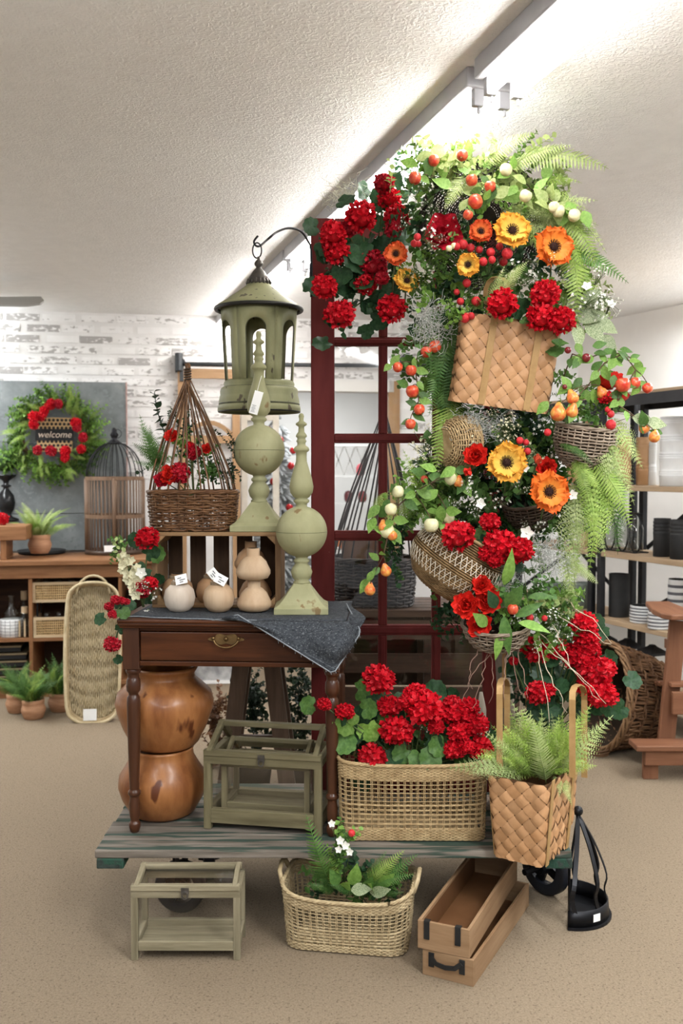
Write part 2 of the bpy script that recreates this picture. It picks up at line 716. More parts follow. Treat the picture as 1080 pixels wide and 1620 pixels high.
# grey sheet metal panel
zinc = mat('zinc_sheet', (.145, .16, .165), (.26, .28, .285), rough=.5, metal=.3, scale=5, detail=9, c3=(.20, .22, .225), s3=30, t3=.56, rv=.1)
tl = bk(200, 605, .1)
br = bk(200, 868, .1)
p0 = QB + NB * .1
pu1 = (tl - QB).dot(EB)
panel = thing('metal_panel', 'tall grey zinc sheet panel leaning on the brick wall behind the wreath', 'wall panel', tuple(p0 + EB * pu1 + V((0, 0, CH + .001))), A_B)
ph = tl.z - CH
for k, (a, b) in enumerate(((.64, 1), (.22, .64), (0, .22))):
    obj('sheet', MB().bb(-2.2, 0, -.012 - .004 * (k % 2), 0, ph * a + .002, ph * b - .002), zinc, panel, bevel=.003)
obj('edge_strip', MB().bb(-.005, .004, -.02, .004, 0, ph), mat('pink_edge', (.42, .25, .22), (.5, .36, .33), rough=.7, scale=30), panel)


# --- potted ferns
def terracup(t, r, h, m):
    pr = [(r * .72, 0), (r * .78, .003), (r * .98, h * .38), (r * 1.0, h * .5), (r * .9, h * .68), (r * .86, h * .74), (r * .9, h * .8), (r * .92, h), (r * .8, h), (r * .76, h * .8), (0.001, h * .78)]
    return obj('pot', MB().lathe(pr, 28), m, t, smooth=True)


terra = mat('ribbed_terracotta', (.40, .20, .11), (.52, .29, .17), rough=.7, scale=14, stretch=(1, 1, 9), bump=.3, bscale=30)
# (fronds are added once their meshes exist)
POTS = []
pf = [('small fern in a terracotta pot on the black round tray', on(63, 872, CH + .03), .083, .135, 1.0),
      ('fern in terracotta pot on the carpet, front of the three by the cabinet', on(53, 1136, 0), .075, .12, .55),
      ('fern in terracotta pot on the carpet, half hidden behind the front pot', on(28, 1126, 0), .075, .12, .5),
      ('fern in terracotta pot on the carpet next to the oval seagrass tray', on(96, 1124, 0), .08, .12, .8)]
tray = thing('round_tray', 'black round tray under the small fern on the cabinet', 'tray', tuple(on(66, 876, CH)))
obj('plate', MB().lathe([(.14, 0), (.165, .006), (.172, .028), (.165, .03), (.155, .016), (.0001, .014)], 32), MBLACK, tray, smooth=True)
for lb, p, r, h, s in pf:
    t = thing('potted_fern', lb, 'plant', (p.x, p.y, CH + .015 if p.z > .5 else .0), rnd.random() * 6, 'small ferns in terracotta pots')
    terracup(t, r, h, terra)
    obj('soil', MB().lathe([(r * .76, h * .8), (.0001, h * .82)], 16, cap=False), DARKIN, t)
    POTS.append((t, h, s, r))

# --- wooden riser, candlestick with topiary ball
rs = thing('wooden_riser', 'small cedar riser bench at the left end of the cabinet', 'riser', tuple(on(-14, 886, CH)), A_B)
rz = at(20, 832, rs.location.y).z - CH
obj('top', MB().bb(-.25, .235, -.02, .3, rz - .1, rz), cedar('x'), rs, bevel=.006)
for x in (.10,):
    obj('leg', MB().bb(x - .04, x, 0, .26, 0, rz - .1), cedar('z'), rs, bevel=.003)
obj('leg', MB().bb(-.22, -.18, 0, .26, 0, rz - .1), cedar('z'), rs, bevel=.003)
cs = on(2, 825, CH + rz)
cs.y += .12
cst = thing('candlestick', 'glossy black turned candlestick holding a green topiary ball', 'candlestick', (cs.x, cs.y, CH + rz))
gb = mat('gloss_black', (.012, .012, .013), rough=.18)
obj('stem', MB().lathe([(.09, 0), (.09, .015), (.05, .03), (.035, .045), (.06, .09), (.068, .14), (.06, .19), (.03, .235), (.026, .25), (.045, .262), (.026, .275), (.03, .3), (.075, .335), (.078, .345), (.0001, .345)], 28), gb, cst, smooth=True)
TOPI = (cs.x, cs.y, CH + rz + .345)

# --- birdcage
bc = on(180, 876, CH)
bct = thing('birdcage', 'tall birdcage with wooden lower bars and black wire dome', 'birdcage', (bc.x, bc.y + .05, CH), .2)
cagew = wood('cage_wood', (.13, .075, .045), (.22, .14, .09), 'z')
Rb = pm(45, 6.85)
H1 = at(180, 757, 6.85).z - CH
H2 = at(180, 698, 6.85).z - CH
obj('base', MB().lathe([(Rb + .012, 0), (Rb + .012, .03), (Rb, .032), (.0001, .032)], 32), wood('cage_base', (.05, .03, .02), (.09, .05, .03), 'x'), bct, smooth=True)
for z in (H1 * .5, H1):
    obj('hoop', MB().lathe([(Rb - .006, z - .013), (Rb + .006, z - .013), (Rb + .006, z + .013), (Rb - .006, z + .013), (Rb - .006, z - .013)], 32, cap=False), cagew, bct)
barm = MB().cyl((0, 0, .03), (0, 0, H1), .0045, n=5).mesh('bar', cagew)
post = MB().bb(-.012, .012, -.01, .01, .03, H1).mesh('post', cagew)
for k in range(44):
    a = 2 * PI * k / 44
    put('bar' if k % 11 else 'post', barm if k % 11 else post, bct, Matrix.Translation((Rb * math.cos(a), Rb * math.sin(a), 0)) @ Matrix.Rotation(a, 4, 'Z'), False)
dw = MB().tube([(Rb * math.cos(q), 0, H1 + (H2 - H1) * math.sin(q)) for q in [i * PI / 2 / 8 for i in range(9)]], .003, 4).mesh('dome_wire', BLACK)
for k in range(26):
    put('dome_wire', dw, bct, Matrix.Rotation(2 * PI * k / 26, 4, 'Z'), False)
obj('finial', MB().lathe([(.05, H2 - .02), (.04, H2 + .005), (.018, H2 + .02), (.024, H2 + .035), (.032, H2 + .05), (.018, H2 + .075), (.02, H2 + .085), (.012, H2 + .1), (.0001, H2 + .105)], 16), BLACK, bct, smooth=True)
obj('ring', MB().tube([(.02 + .032 * math.cos(a), 0, H2 + .06 + .032 * math.sin(a)) for a in [i * PI / 8 for i in range(16)]], .003, 5, True), BLACK, bct)
obj('price_card', MB().bb(-.07, .02, -Rb - .03, -Rb - .028, .03, .075), WHITEP, bct)

# --- cubby contents
cane = mat('woven_cane', (.42, .27, .12), (.55, .38, .19), rough=.6, scale=40)
palew = lambda ax: wood('pale_wood', (.45, .33, .2), (.56, .43, .28), ax)


def canebox(p, w, h, d, label):
    t = thing('cane_tray', label, 'tray', tuple(p), A_B)
    for (x0, x1, z0, z1) in ((-w / 2, w / 2, 0, .018), (-w / 2, w / 2, h - .018, h), (-w / 2, -w / 2 + .018, .018, h - .018), (w / 2 - .018, w / 2, .018, h - .018)):
        obj('frame', MB().bb(x0, x1, 0, .015, z0, z1), palew('x'), t)
    obj('side_panel', MB().bb(-w / 2, -w / 2 + .012, .015, d, 0, h), palew('y'), t)
    obj('side_panel', MB().bb(w / 2 - .012, w / 2, .015, d, 0, h), palew('y'), t)
    obj('bottom', MB().bb(-w / 2 + .012, w / 2 - .012, .015, d, 0, .01), palew('x'), t)
    mb = MB()
    n = 22
    for i in range(n + 1):
        x = -w / 2 + .018 + (w - .036) * i / n
        mb.bb(x - .003, x + .003, .004, .007, .018, h - .018)
    m = 6
    for i in range(m + 1):
        z = .018 + (h - .036) * i / m
        mb.bb(-w / 2 + .018, w / 2 - .018, .006, .009, z - .003, z + .003)
    obj('cane_mesh', mb, cane, t, kind='stuff')
    return t


def lathe_thing(name, label, cat, p, prof, m, n=24, group=None, part='body', rot=0.0):
    t = thing(name, label, cat, tuple(p), rot, group)
    obj(part, MB().lathe(prof, n), m, t, smooth=True)
    return t


pz = cab(90, 1001).z
b1 = cab(91, 1000)
w1 = (cab(128, 960) - cab(52, 960)).length
hh = cab(60, 968).z - cab(60, 1000).z
canebox((b1.x, b1.y, shz), w1, hh, .3, 'lower cane-front tray of small glasses in the cabinet cubby')
up = canebox((b1.x - .01, b1.y + .02, shz + hh + .1), w1, hh, .3, 'upper cane-front tray of glasses above the lower one')
obj('post', MB().bb(-w1 / 2 + .02, -w1 / 2 + .032, .2, .212, -.1, 0).bb(w1 / 2 - .032, w1 / 2 - .02, .2, .212, -.1, 0).bb(-w1 / 2 + .02, -w1 / 2 + .032, .03, .042, -.1, 0).bb(w1 / 2 - .032, w1 / 2 - .02, .03, .042, -.1, 0), BLACK, up)
glassy = glass_mat('bottle_glass', (.78, .8, .78), .5)
jarp = [(.026, 0), (.032, .004), (.033, .06), (.024, .08), (.024, .095)]
for r_, zz in ((0, shz + .012), (1, shz + hh + .112)):
    for k in range(4):
        q = b1 + EB * (-w1 / 2 + .075 + k * .085) - NB * .08
        lathe_thing('glass_jar', ['%s small glass jar from the divider in the lower cane tray', '%s small glass jar from the divider in the upper cane tray'][r_] % ('first', 'second', 'third', 'fourth')[k],
                    'jar', (q.x, q.y, zz), [(r, z * 1.6) for r, z in jarp], glassy, 14, 'glass jars in the cane trays')
q = cab(10, 1000)
gridp = mat('white_check_wrap', (.8, .8, .8), (.72, .72, .72), rough=.7)
t = thing('wrapped_jar', 'round glass bottle with white wrapped base in the left cubby', 'jar', (q.x, q.y + .1, shz))
obj('wrap', MB().lathe([(.07, 0), (.075, .004), (.075, .12), (.07, .122)], 24), gridp, t, smooth=True)
mbg = MB()
for i in range(14):
    a = 2 * PI * i / 14
    mbg.cyl((.0758 * math.cos(a), .0758 * math.sin(a), .004), (.0758 * math.cos(a), .0758 * math.sin(a), .12), .0012, n=4)
for i in range(5):
    mbg.tube([(.076 * math.cos(a), .076 * math.sin(a), .02 + i * .022) for a in [j * PI / 12 for j in range(24)]], .0012, 4, True)
obj('grid_lines', mbg, TAGINK, t, kind='stuff')
obj('neck', MB().lathe([(.066, .12), (.06, .16), (.03, .2), (.02, .22), (.018, .27), (.03, .28), (.0001, .285)], 20), glassy, t, smooth=True)
q = cab(33, 1000)
for k, dx in enumerate((0, -.05)):
    t = thing('corked_bottle', ['corked bottle with slatted sleeve in front in the left cubby', 'taller corked bottle behind the slatted one in the left cubby'][k], 'bottle', (q.x + dx, q.y + .08 + .14 * k, shz), 0, 'corked bottles')
    s = 1 + .45 * k
    obj('glass', MB().lathe([(.05, 0), (.052, .11 * s), (.03, .14 * s), (.024, .15 * s), (.024, .165 * s)], 18), glassy, t, smooth=True)
    obj('stopper', MB().cyl((0, 0, .16 * s), (0, 0, .205 * s), .022, n=12), palew('z'), t)
    if k == 0:
        for i in range(10):
            a = 2 * PI * i / 10
            obj('slat', MB().box((.056 * math.cos(a), .056 * math.sin(a), .06), (.006, .012, .11), Matrix.Rotation(a, 3, 'Z')), palew('z'), t)
for k in range(5):
    q = cab(8 - k * 2, 1060)
    t = thing('black_tray', '%s black tray of the stack in the lower left cubby' % ('bottom', 'second', 'middle', 'fourth', 'topmost')[k], 'tray', (q.x + .02 * (k % 2), q.y + .05, .101 + k * .052), A_B, 'stacked black trays')
    obj('body', MB().bb(-.2, .16 - .01 * k, 0, .3, 0, .03), MBLACK, t, bevel=.004)
    obj('rim', MB().bb(-.205, .165 - .01 * k, -.005, .305, .03, .042), mat('tray_rim', (.16, .12, .07), (.22, .17, .1)), t, bevel=.003)

# --- wreath with sign (foliage added later)
wc = bk(87, 688, .2)
wr = thing('wreath', 'round green wreath with red flowers and a welcome sign', 'wreath', tuple(wc), A_B)
RW = pm(52, wc.y)
obj('ring', MB().tube([(RW * math.cos(a), .02, RW * math.sin(a)) for a in [i * PI / 14 for i in range(28)]], .022, 8, True), mat('twig_brown', (.06, .035, .02), (.11, .07, .04), rough=.9, scale=30), wr, smooth=True)
sw = pm(27, wc.y)
sgn = obj('sign_board', MB().bb(-sw, sw, -.02, -.008, -sw, sw), cane, wr, bevel=.004)
# pierced cane rows above and below the dark band
mbh = MB()
for j, z in enumerate((-.85, -.62, -.4, .4, .62, .85)):
    for i in range(8):
        x = (-.86 + i * .235 + (j % 2) * .1) * sw
        if abs(x) < sw * .95:
            mbh.add([(x + .012 * math.cos(a), -.0212, z * sw + .012 * math.sin(a)) for a in [k * PI / 3 for k in range(6)]], [(5, 4, 3, 2, 1, 0)])
obj('pierced_hole', mbh, MBLACK, sgn, kind='stuff')
obj('band', MB().bb(-sw * 1.08, sw * 1.08, -.026, -.021, -sw * .34, sw * .34), MBLACK, wr)
fc = bpy.data.curves.new('welcome', 'FONT')
fc.body = 'welcome'
fc.size = sw * .52
fc.shear = .25
fc.align_x = 'CENTER'
fc.align_y = 'CENTER'
fc.extrude = .001
fc.materials.append(mat('cream_ink', (.62, .52, .42), rough=.7))
_fo = bpy.data.objects.new('lettering_curve', fc)
COL.objects.link(_fo)
bpy.context.view_layer.update()
fme = bpy.data.meshes.new_from_object(_fo.evaluated_get(bpy.context.evaluated_depsgraph_get()))
fme.materials.clear()
fme.materials.append(fc.materials[0])
bpy.data.objects.remove(_fo)
fo = put('lettering', fme, wr, Matrix.Translation((0, -.0285, 0)) @ Matrix.Rotation(PI / 2, 4, 'X'), False)

# --- oval seagrass tray leaning at the cabinet
seag = mat('seagrass', (.36, .265, .14), (.52, .41, .25), rough=.8, scale=22, rv=.15, bump=.3, bscale=60)
seagp = mat('seagrass_pale', (.46, .37, .22), (.60, .5, .33), rough=.8, scale=22, rv=.1, bump=.3, bscale=60)
ovc = on(150, 1140, 0)
wd, ht = pm(44, 5.55), pm(228, 5.55)
ov = thing('oval_tray', 'long oval seagrass tray with loop handle standing on its end by the cabinet', 'tray', (ovc.x - .01, ovc.y, 0), .12, R=(Matrix.Rotation(.12, 3, 'Z') @ Matrix.Rotation(-.13, 3, 'X')))


def oval(u, k=1.0):
    a = 2 * PI * u
    hw, hl = wd * k, ht / 2 * k
    x = math.cos(a)
    y = math.sin(a)
    n_ = .62
    X = hw * math.copysign(abs(x) ** .8, x)
    s = hl - hw
    Y = math.copysign(abs(y) ** .8, y) * hw + math.copysign(min(1, abs(y) * 2.2), y) * s
    return X, Y + ht / 2


mb = MB()
for i in range(26):      # bound strands of the flat ground
    x = -wd * .96 + wd * 1.92 * (i + .5) / 26
    hl = ht / 2 - wd + math.sqrt(max(0.0004, wd * wd - x * x)) - .004
    n = 46
    mb.tube([(x + .002 * math.sin(j * 2.1 + i), .012 + .0065 * (1 if (i + j) % 2 else -1), ht / 2 - hl + 2 * hl * j / n) for j in range(n + 1)], [wd * .034 * (1.2 if j % 5 < 3 else .7) for j in range(n + 1)], 5)
obj('woven_ground', mb, seagp, ov, smooth=True, kind='stuff')
obj('backing', MB().add([(*[oval(i / 40, .98)[0]], .03, oval(i / 40, .98)[1]) for i in range(40)], [tuple(range(39, -1, -1))]), seag, ov)
for k, (y, r, kk) in enumerate(((-.05, .01, 1.03), (-.03, .01, 1.02), (-.01, .01, 1.0), (.01, .01, .99), (.03, .01, .97))):
    obj('rim' if k == 0 else 'wall_coil', MB().tube([(oval(i / 44, kk)[0], y, oval(i / 44, kk)[1]) for i in range(44)], r, 6, True), seagp if k == 0 else seag, ov, smooth=True)
obj('handle', MB().tube([(wd * .62 * math.cos(a), -.04, ht - .06 + .115 * math.sin(a)) for a in [PI * i / 12 for i in range(13)]], .008, 6), seagp, ov, smooth=True)
obj('price_card', MB().bb(-.05, .03, -.075, -.073, .01, .08), WHITEP, ov)

# ================================================================ BACK: rail, door frame, room behind
oak = lambda ax: wood('oak', (.33, .19, .095), (.45, .28, .15), ax)
z1 = bk(300, 577, .1)
rail = thing('pipe_rail', 'dark grey pipe rail fixed along the brick wall', 'rail', tuple(z1))
ra, rb_ = bk(285, 576, .1), bk(690, 579, .1)
gpipe = mat('galvanised_grey', (.05, .055, .06), (.09, .095, .1), rough=.5, metal=.6)
obj('pipe', MB().cyl(ra, rb_, .017, n=10), gpipe, rail, world=True, smooth=True)
for px in (283, 640):
    c = bk(px, 574, .05)
    obj('bracket', MB().box(c, (.06, .12, .14), Matrix.Rotation(A_B, 3, 'Z')).cyl(c + NB * .06 + V((0, 0, -.07)), c + NB * .06 + V((0, 0, .07)), .028, n=10), gpipe, rail, world=True, bevel=.006)
fb = bk(281, 583, .07)
fr0 = (fb - QB).dot(EB)
fr1 = (bk(379, 583, .07) - QB).dot(EB)
bd = thing('barn_door_frame', 'tan wooden door frame hanging from the pipe rail', 'door frame', tuple(QB + NB * .07 + EB * fr0), A_B)
fw = fr1 - fr0
zt = fb.z
zl = .06
obj('stile', MB().bb(0, .06, -.02, .02, zl, zt), oak('z'), bd, bevel=.003)
obj('stile', MB().bb(fw - .06, fw, -.02, .02, zl, zt), oak('z'), bd, bevel=.003)
obj('top_rail', MB().bb(.06, fw - .06, -.018, .018, zt - .075, zt), oak('x'), bd, bevel=.003)
zm = bk(300, 695, .07).z
obj('middle_rail', MB().bb(.06, fw - .06, -.018, .018, zm - .03, zm + .03), oak('x'), bd, bevel=.003)
obj('bottom_rail', MB().bb(.06, fw - .06, -.018, .018, zl, zl + .1), oak('x'), bd, bevel=.003)
arc = [(.06 + (fw - .12) * i / 10, 0, zm + .03 + .1 * (1 - ((i - 5) / 5) ** 2)) for i in range(11)]
obj('arched_bar', MB().ribbon(arc, (0, 1, 0), .03, .035), oak('x'), bd)
for s in (.03, fw - .03):
    obj('hanger_strap', MB().bb(s - .015, s + .015, -.03, -.02, zt - .1, z1.z - 0 + .04).cyl((s, -.03, z1.z + .02), (s, .0, z1.z + .02), .03, n=10), gpipe, bd)
wf = thing('leaning_white_frame', 'narrow white wooden frame leaning beside the tan door frame', 'frame', tuple(bk(392, 900, .05)), A_B)  # plain white wooden frame leaning at the wall
zf = bk(392, 655, .05).z
wf.location.z = 0
W[wf.name] = Matrix.Translation(wf.location) @ Matrix.Rotation(A_B, 4, 'Z')
wf.matrix_world = W[wf.name]
for x0, x1, a, b in ((-.05, 0, 0, zf), (.2, .25, 0, zf), (0, .2, zf - .05, zf), (0, .2, 0, .08)):
    obj('board', MB().bb(x0, x1, -.01, .02, a, b), mat('cream_paint', (.55, .5, .42), (.65, .6, .52), rough=.6, scale=12), wf, bevel=.002)

# frame on the carpet seen below the table
pfm = on(336, 1082, 0)
pfr = thing('picture_frame', 'small white framed picture standing on the carpet beyond the table legs', 'picture', (pfm.x, pfm.y, 0.0), .05, R=Matrix.Rotation(.05, 3, 'Z') @ Matrix.Rotation(-.2, 3, 'X'))
w_, h_ = .17, .2
for x0, x1, a, b in ((-w_, w_, 0, .025), (-w_, w_, h_ - .025, h_), (-w_, -w_ + .025, .025, h_ - .025), (w_ - .025, w_, .025, h_ - .025)):
    obj('frame_side', MB().bb(x0, x1, -.01, .01, a, b), WHITEP, pfr, bevel=.002)
obj('picture', MB().bb(-w_ + .025, w_ - .025, 0, .004, .025, h_ - .025), mat('grey_photo_print', (.15, .15, .16), (.5, .5, .5), scale=9), pfr)

# room behind: white toy shelf and snowy tree
ts0 = at(535, 880, 9.6)
tsh = thing('white_shelf', 'white display shelf with lattice top in the room behind', 'shelf', (ts0.x, 9.6, 0))
zs = [at(540, y, 9.6).z for y in (870, 795, 752, 703)]
obj('post', MB().bb(-.12, -.08, 0, .3, 0, zs[3] + .05), trimw, tsh)
obj('post', MB().bb(.62, .66, 0, .3, 0, zs[3] + .05), trimw, tsh)
for z in zs:
    obj('board', MB().bb(-.08, .62, 0, .3, z - .02, z), trimw, tsh)
mb = MB()
for i in range(6):
    x = -.06 + i * .12
    mb.beam((x, .28, zs[2]), (x + .12, .28, zs[3]), .012, .01).beam((x + .12, .28, zs[2]), (x, .28, zs[3]), .012, .01)
obj('lattice', mb, trimw, tsh, kind='stuff')
for k, (px, py, c, lb) in enumerate(((551, 795, (.12, .02, .02), 'dark red ornament jar on the white shelf beyond the doorway'), (573, 796, (.18, .03, .03), 'second dark red ornament jar beside the first on the white shelf'), (570, 752, (.6, .1, .12), 'pink figure ornament under the lattice of the white shelf'))):
    p = at(px, py, 9.7)
    lathe_thing('ornament_jar', lb, 'ornament', (p.x, p.y, zs[1 if py > 760 else 2]), [(.03, 0), (.045, .03), (.045, .08), (.03, .11), (.0001, .12)], mat('orn%d' % k, c, rough=.4), 12)
for k, (px, py, c, r, lb) in enumerate(((548, 845, (.75, .24, .08), .13, 'orange fabric pumpkin on the white shelf behind the red door'), (572, 835, (.75, .73, .7), .1, 'white fabric pumpkin next to the orange one'))):
    p = at(px, py, 9.7)
    t = thing('fabric_pumpkin', lb, 'pumpkin', (p.x, p.y, zs[0]))
    mb = MB()
    mb.grid(lambda u, v: V((math.cos(2 * PI * u), math.sin(2 * PI * u), 0)) * (r * math.sin(PI * v * .98 + .02) * (1 + .07 * math.cos(16 * PI * u))) + V((0, 0, r * .75 * (1 - math.cos(PI * v)))), 32, 8, True)
    obj('body', mb, mat('pumpkin%d' % k, c, rough=.8), t, smooth=True)
    obj('stem', MB().cyl((0, 0, r * 1.4), (.02, 0, r * 1.8), .02, .012, n=6), mat('twig_brown', (.06, .035, .02)), t)
tb = at(440, 900, 9.0)
tree = thing('christmas_tree', 'snow-white flocked Christmas tree with red ornaments in the room behind', 'christmas tree', (tb.x, 9.0, 0))
hz = at(447, 655, 9.0).z
flock = mat('flocked_needles', (.33, .35, .35), (.72, .73, .73), rough=.9, scale=9)
obj('trunk', MB().cyl((0, 0, 0), (0, 0, hz - .1), .04, .01, n=8), mat('twig_brown', (.06, .035, .02)), tree)
mb = MB()
for i in range(900):
    z = hz * (1 - rnd.random() ** .6 * .9)
    R_ = .07 + (hz - z) * .27
    a = rnd.random() * 2 * PI
    p = V((math.cos(a) * R_ * .35, math.sin(a) * R_ * .35, z))
    q = V((math.cos(a) * R_, math.sin(a) * R_, z - .05 + rnd.uniform(-.05, .06)))
    mb.tube([p, q], [.022, .006], 4)
obj('foliage', mb, flock, tree, kind='stuff')
ob = MB().ball((0, 0, 0), .035, 8, 6).mesh('ornament', mat('orn_red', (.45, .02, .02), rough=.25))
for i in range(26):
    z = hz * (.35 + .6 * i / 26)
    R_ = .05 + (hz - z) * .27
    a = i * 2.4
    put('ornament', ob, tree, Matrix.Translation((R_ * math.cos(a), R_ * math.sin(a), z)), False)
# dark branch that stands behind the table leg gap is built with the plants
# ================================================================ WEAVING
def rrect(a, b, r, n=8):
    """closed rounded rectangle: f(s in 0..1) -> (x, y, nx, ny), and its length"""
    segs = []
    for (cx, cy, a0) in ((a / 2 - r, -b / 2 + r, -PI / 2), (a / 2 - r, b / 2 - r, 0), (-a / 2 + r, b / 2 - r, PI / 2), (-a / 2 + r, -b / 2 + r, PI)):
        for i in range(n + 1):
            q = a0 + PI / 2 * i / n
            segs.append((cx + r * math.cos(q), cy + r * math.sin(q), math.cos(q), math.sin(q)))
    segs.append(segs[0])
    ln = [0]
    for i in range(1, len(segs)):
        ln.append(ln[-1] + math.hypot(segs[i][0] - segs[i - 1][0], segs[i][1] - segs[i - 1][1]))
    P = ln[-1]

    def f(s):
        s = (s % 1.0) * P
        lo, hi = 0, len(ln) - 1
        while hi - lo > 1:
            m = (lo + hi) // 2
            if ln[m] <= s:
                lo = m
            else:
                hi = m
        t = (s - ln[lo]) / max(1e-9, ln[hi] - ln[lo])
        A, B = segs[lo], segs[hi]
        return tuple(A[i] + (B[i] - A[i]) * t for i in range(4))
    return f, P


def box_surf(a0, b0, a1, b1, r, h, dip=0.0):
    """tapered rounded box wall: S(u, v) -> point, normal; v 0..1; dip raises the ends of the rim"""
    f, P = rrect((a0 + a1) / 2, (b0 + b1) / 2, r)
    ka, kb = 2 * a0 / (a0 + a1), 2 * b0 / (b0 + b1)
    ja, jb = 2 * a1 / (a0 + a1), 2 * b1 / (b0 + b1)

    def S(u, v):
        x, y, nx, ny = f(u)
        sx, sy = ka + (ja - ka) * v, kb + (jb - kb) * v
        z = h * v + dip * v * (abs(x) / ((a0 + a1) / 4)) ** 3
        return V((x * sx, y * sy, z)), V((nx, ny, 0)).normalized()
    return S, P


def lathe_surf(prof):
    L = [0]
    for i in range(1, len(prof)):
        L.append(L[-1] + math.hypot(prof[i][0] - prof[i - 1][0], prof[i][1] - prof[i - 1][1]))

    def S(u, v):
        s = v * L[-1]
        i = 0
        while i < len(L) - 2 and L[i + 1] < s:
            i += 1
        t = (s - L[i]) / max(1e-9, L[i + 1] - L[i])
        r = prof[i][0] + (prof[i + 1][0] - prof[i][0]) * t
        z = prof[i][1] + (prof[i + 1][1] - prof[i][1]) * t
        dr, dz = prof[i + 1][0] - prof[i][0], prof[i + 1][1] - prof[i][1]
        a = 2 * PI * u
        n = V((math.cos(a) * dz, math.sin(a) * dz, -dr))
        return V((r * math.cos(a), r * math.sin(a), z)), n.normalized() if n.length > 1e-9 else V((0, 0, 1))
    return S


def wicker(t, S, rows, stakes, rr, m, ms=None, amp=None, v0=0.0, v1=1.0, sides=5, jit=.15, stake_r=None, spl=2, name='woven_wall', liner=None, rim=None, rim_m=None):
    amp = rr * .9 if amp is None else amp
    ms = ms or m
    mb = MB()
    n = stakes * spl
    for i in range(rows):
        v = v0 + (v1 - v0) * (i + .5) / rows
        pts = []
        for k in range(n):
            p, nn = S(k / n, min(1, max(0, v + rnd.uniform(-jit, jit) * (v1 - v0) / rows)))
            sg = math.cos(PI * k / spl + PI * i)
            pts.append(p + nn * amp * sg)
        mb.tube(pts, rr * rnd.uniform(.85, 1.15), sides, True)
    obj(name, mb, m, t, smooth=True, kind='stuff')
    mb = MB()
    for k in range(stakes):
        mb.tube([S(k / stakes, v0 + (v1 - v0) * j / 6)[0] for j in range(7)], stake_r or rr * .8, 5)
    obj('stakes', mb, ms, t, smooth=True, kind='stuff')
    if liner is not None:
        obj('lining', MB().grid(lambda u, v: S(u, v)[0] - S(u, v)[1] * rr * 1.3, 40, 8, True), liner, t, smooth=True)  # added inner sheet; its dark colour gives the inside its shade
    if rim:
        mb = MB()
        for q in range(3):
            mb.tube([S(k / 60, v1)[0] + S(k / 60, v1)[1] * rim * .5 * math.cos(2.1 * q + k * .52) + V((0, 0, rim * .5 * math.sin(2.1 * q + k * .52))) for k in range(60)], rim * .55, 5, True)
        obj('rim', mb, rim_m or m, t, smooth=True)


def plaited(t, S, P, H, w, amp, m, wid=.89, name='splint', ns=4, vmax=1.0):
    """diagonal plain weave of flat splints, each splint one part"""
    n = max(4, round(P / (w * math.sqrt(2))))
    if n % 2:
        n += 1
    w = P / (n * math.sqrt(2))
    dv = P / (2 * n)
    steps = int(math.ceil(H / dv * ns))
    for dr in (1, -1):
        for k in range(n):
            vs, fs = [], []
            for i in range(steps + 1):
                v = min(H, H * i / steps)
                u = k * P / n + dr * v
                off = amp * dr * math.cos(PI * v / dv)
                for e in (-1, 0, 1):
                    du, d_v = e * w / 2 * wid * .7071, -e * dr * w / 2 * wid * .7071
                    p, nn = S((u + du) / P, min(1, max(0, (v + d_v) / H)))
                    vs.append(p + nn * (off + (amp * .35 if e == 0 else 0)))
            for i in range(steps):
                for c in (0, 1):
                    q = (i * 3 + c, i * 3 + c + 1, i * 3 + c + 4, i * 3 + c + 3)
                    fs.append(q if dr > 0 else q)
            mb = MB().add(vs, fs)
            obj(name, mb, m, t, smooth=True)


def openwork(t, S, m, n_st=74, bands=((0, .16), (.8, 1.0)), fine=(.47, .8, 6), coarse=(.16, .47, 5), rr=.0022, hole_every=2):
    mb = MB()
    for k in range(n_st):           # double uprights
        for d in (-.0018, .0018):
            mb.tube([S((k + d * 60) / n_st, .02 + .96 * j / 8)[0] for j in range(9)], rr * .75, 4)
    obj('uprights', mb, m, t, smooth=True, kind='stuff')
    mb = MB()
    N = n_st * 2
    for (a, b, c) in (fine, coarse):
        for i in range(c + 1):
            v = a + (b - a) * i / c
            for d in ((-.006, .006) if (a, b, c) == coarse else (0,)):
                mb.tube([S(k / N, v + d + rnd.uniform(-.003, .003))[0] + S(k / N, v)[1] * rr * (.9 if (k + i) % 2 else -.9) for k in range(N)], rr * (.95 if c == 5 else .8), 4, True)
    obj('cross_strands', mb, m, t, smooth=True, kind='stuff')
    mb = MB()
    for (a, b) in bands:
        H = (S(0, b)[0] - S(0, a)[0]).length
        c = max(3, int(H / (rr * 2.1)))
        for i in range(c):
            v = a + (b - a) * (i + .5) / c
            mb.tube([S(k / N, v)[0] + S(k / N, v)[1] * rr * (1.0 if (k + i) % 2 else -.6) for k in range(N)], rr * 1.15, 4, True)
    obj('woven_band', mb, m, t, smooth=True, kind='stuff')
    mb = MB()
    for q in range(4):
        mb.tube([S(k / 120, 1)[0] + (S(k / 120, 1)[1] * math.cos(q * 1.57 + k * .9) + V((0, 0, 1)) * math.sin(q * 1.57 + k * .9)) * rr * 1.6 for k in range(120)], rr * 1.7, 5, True)
    obj('rim', mb, m, t, smooth=True)


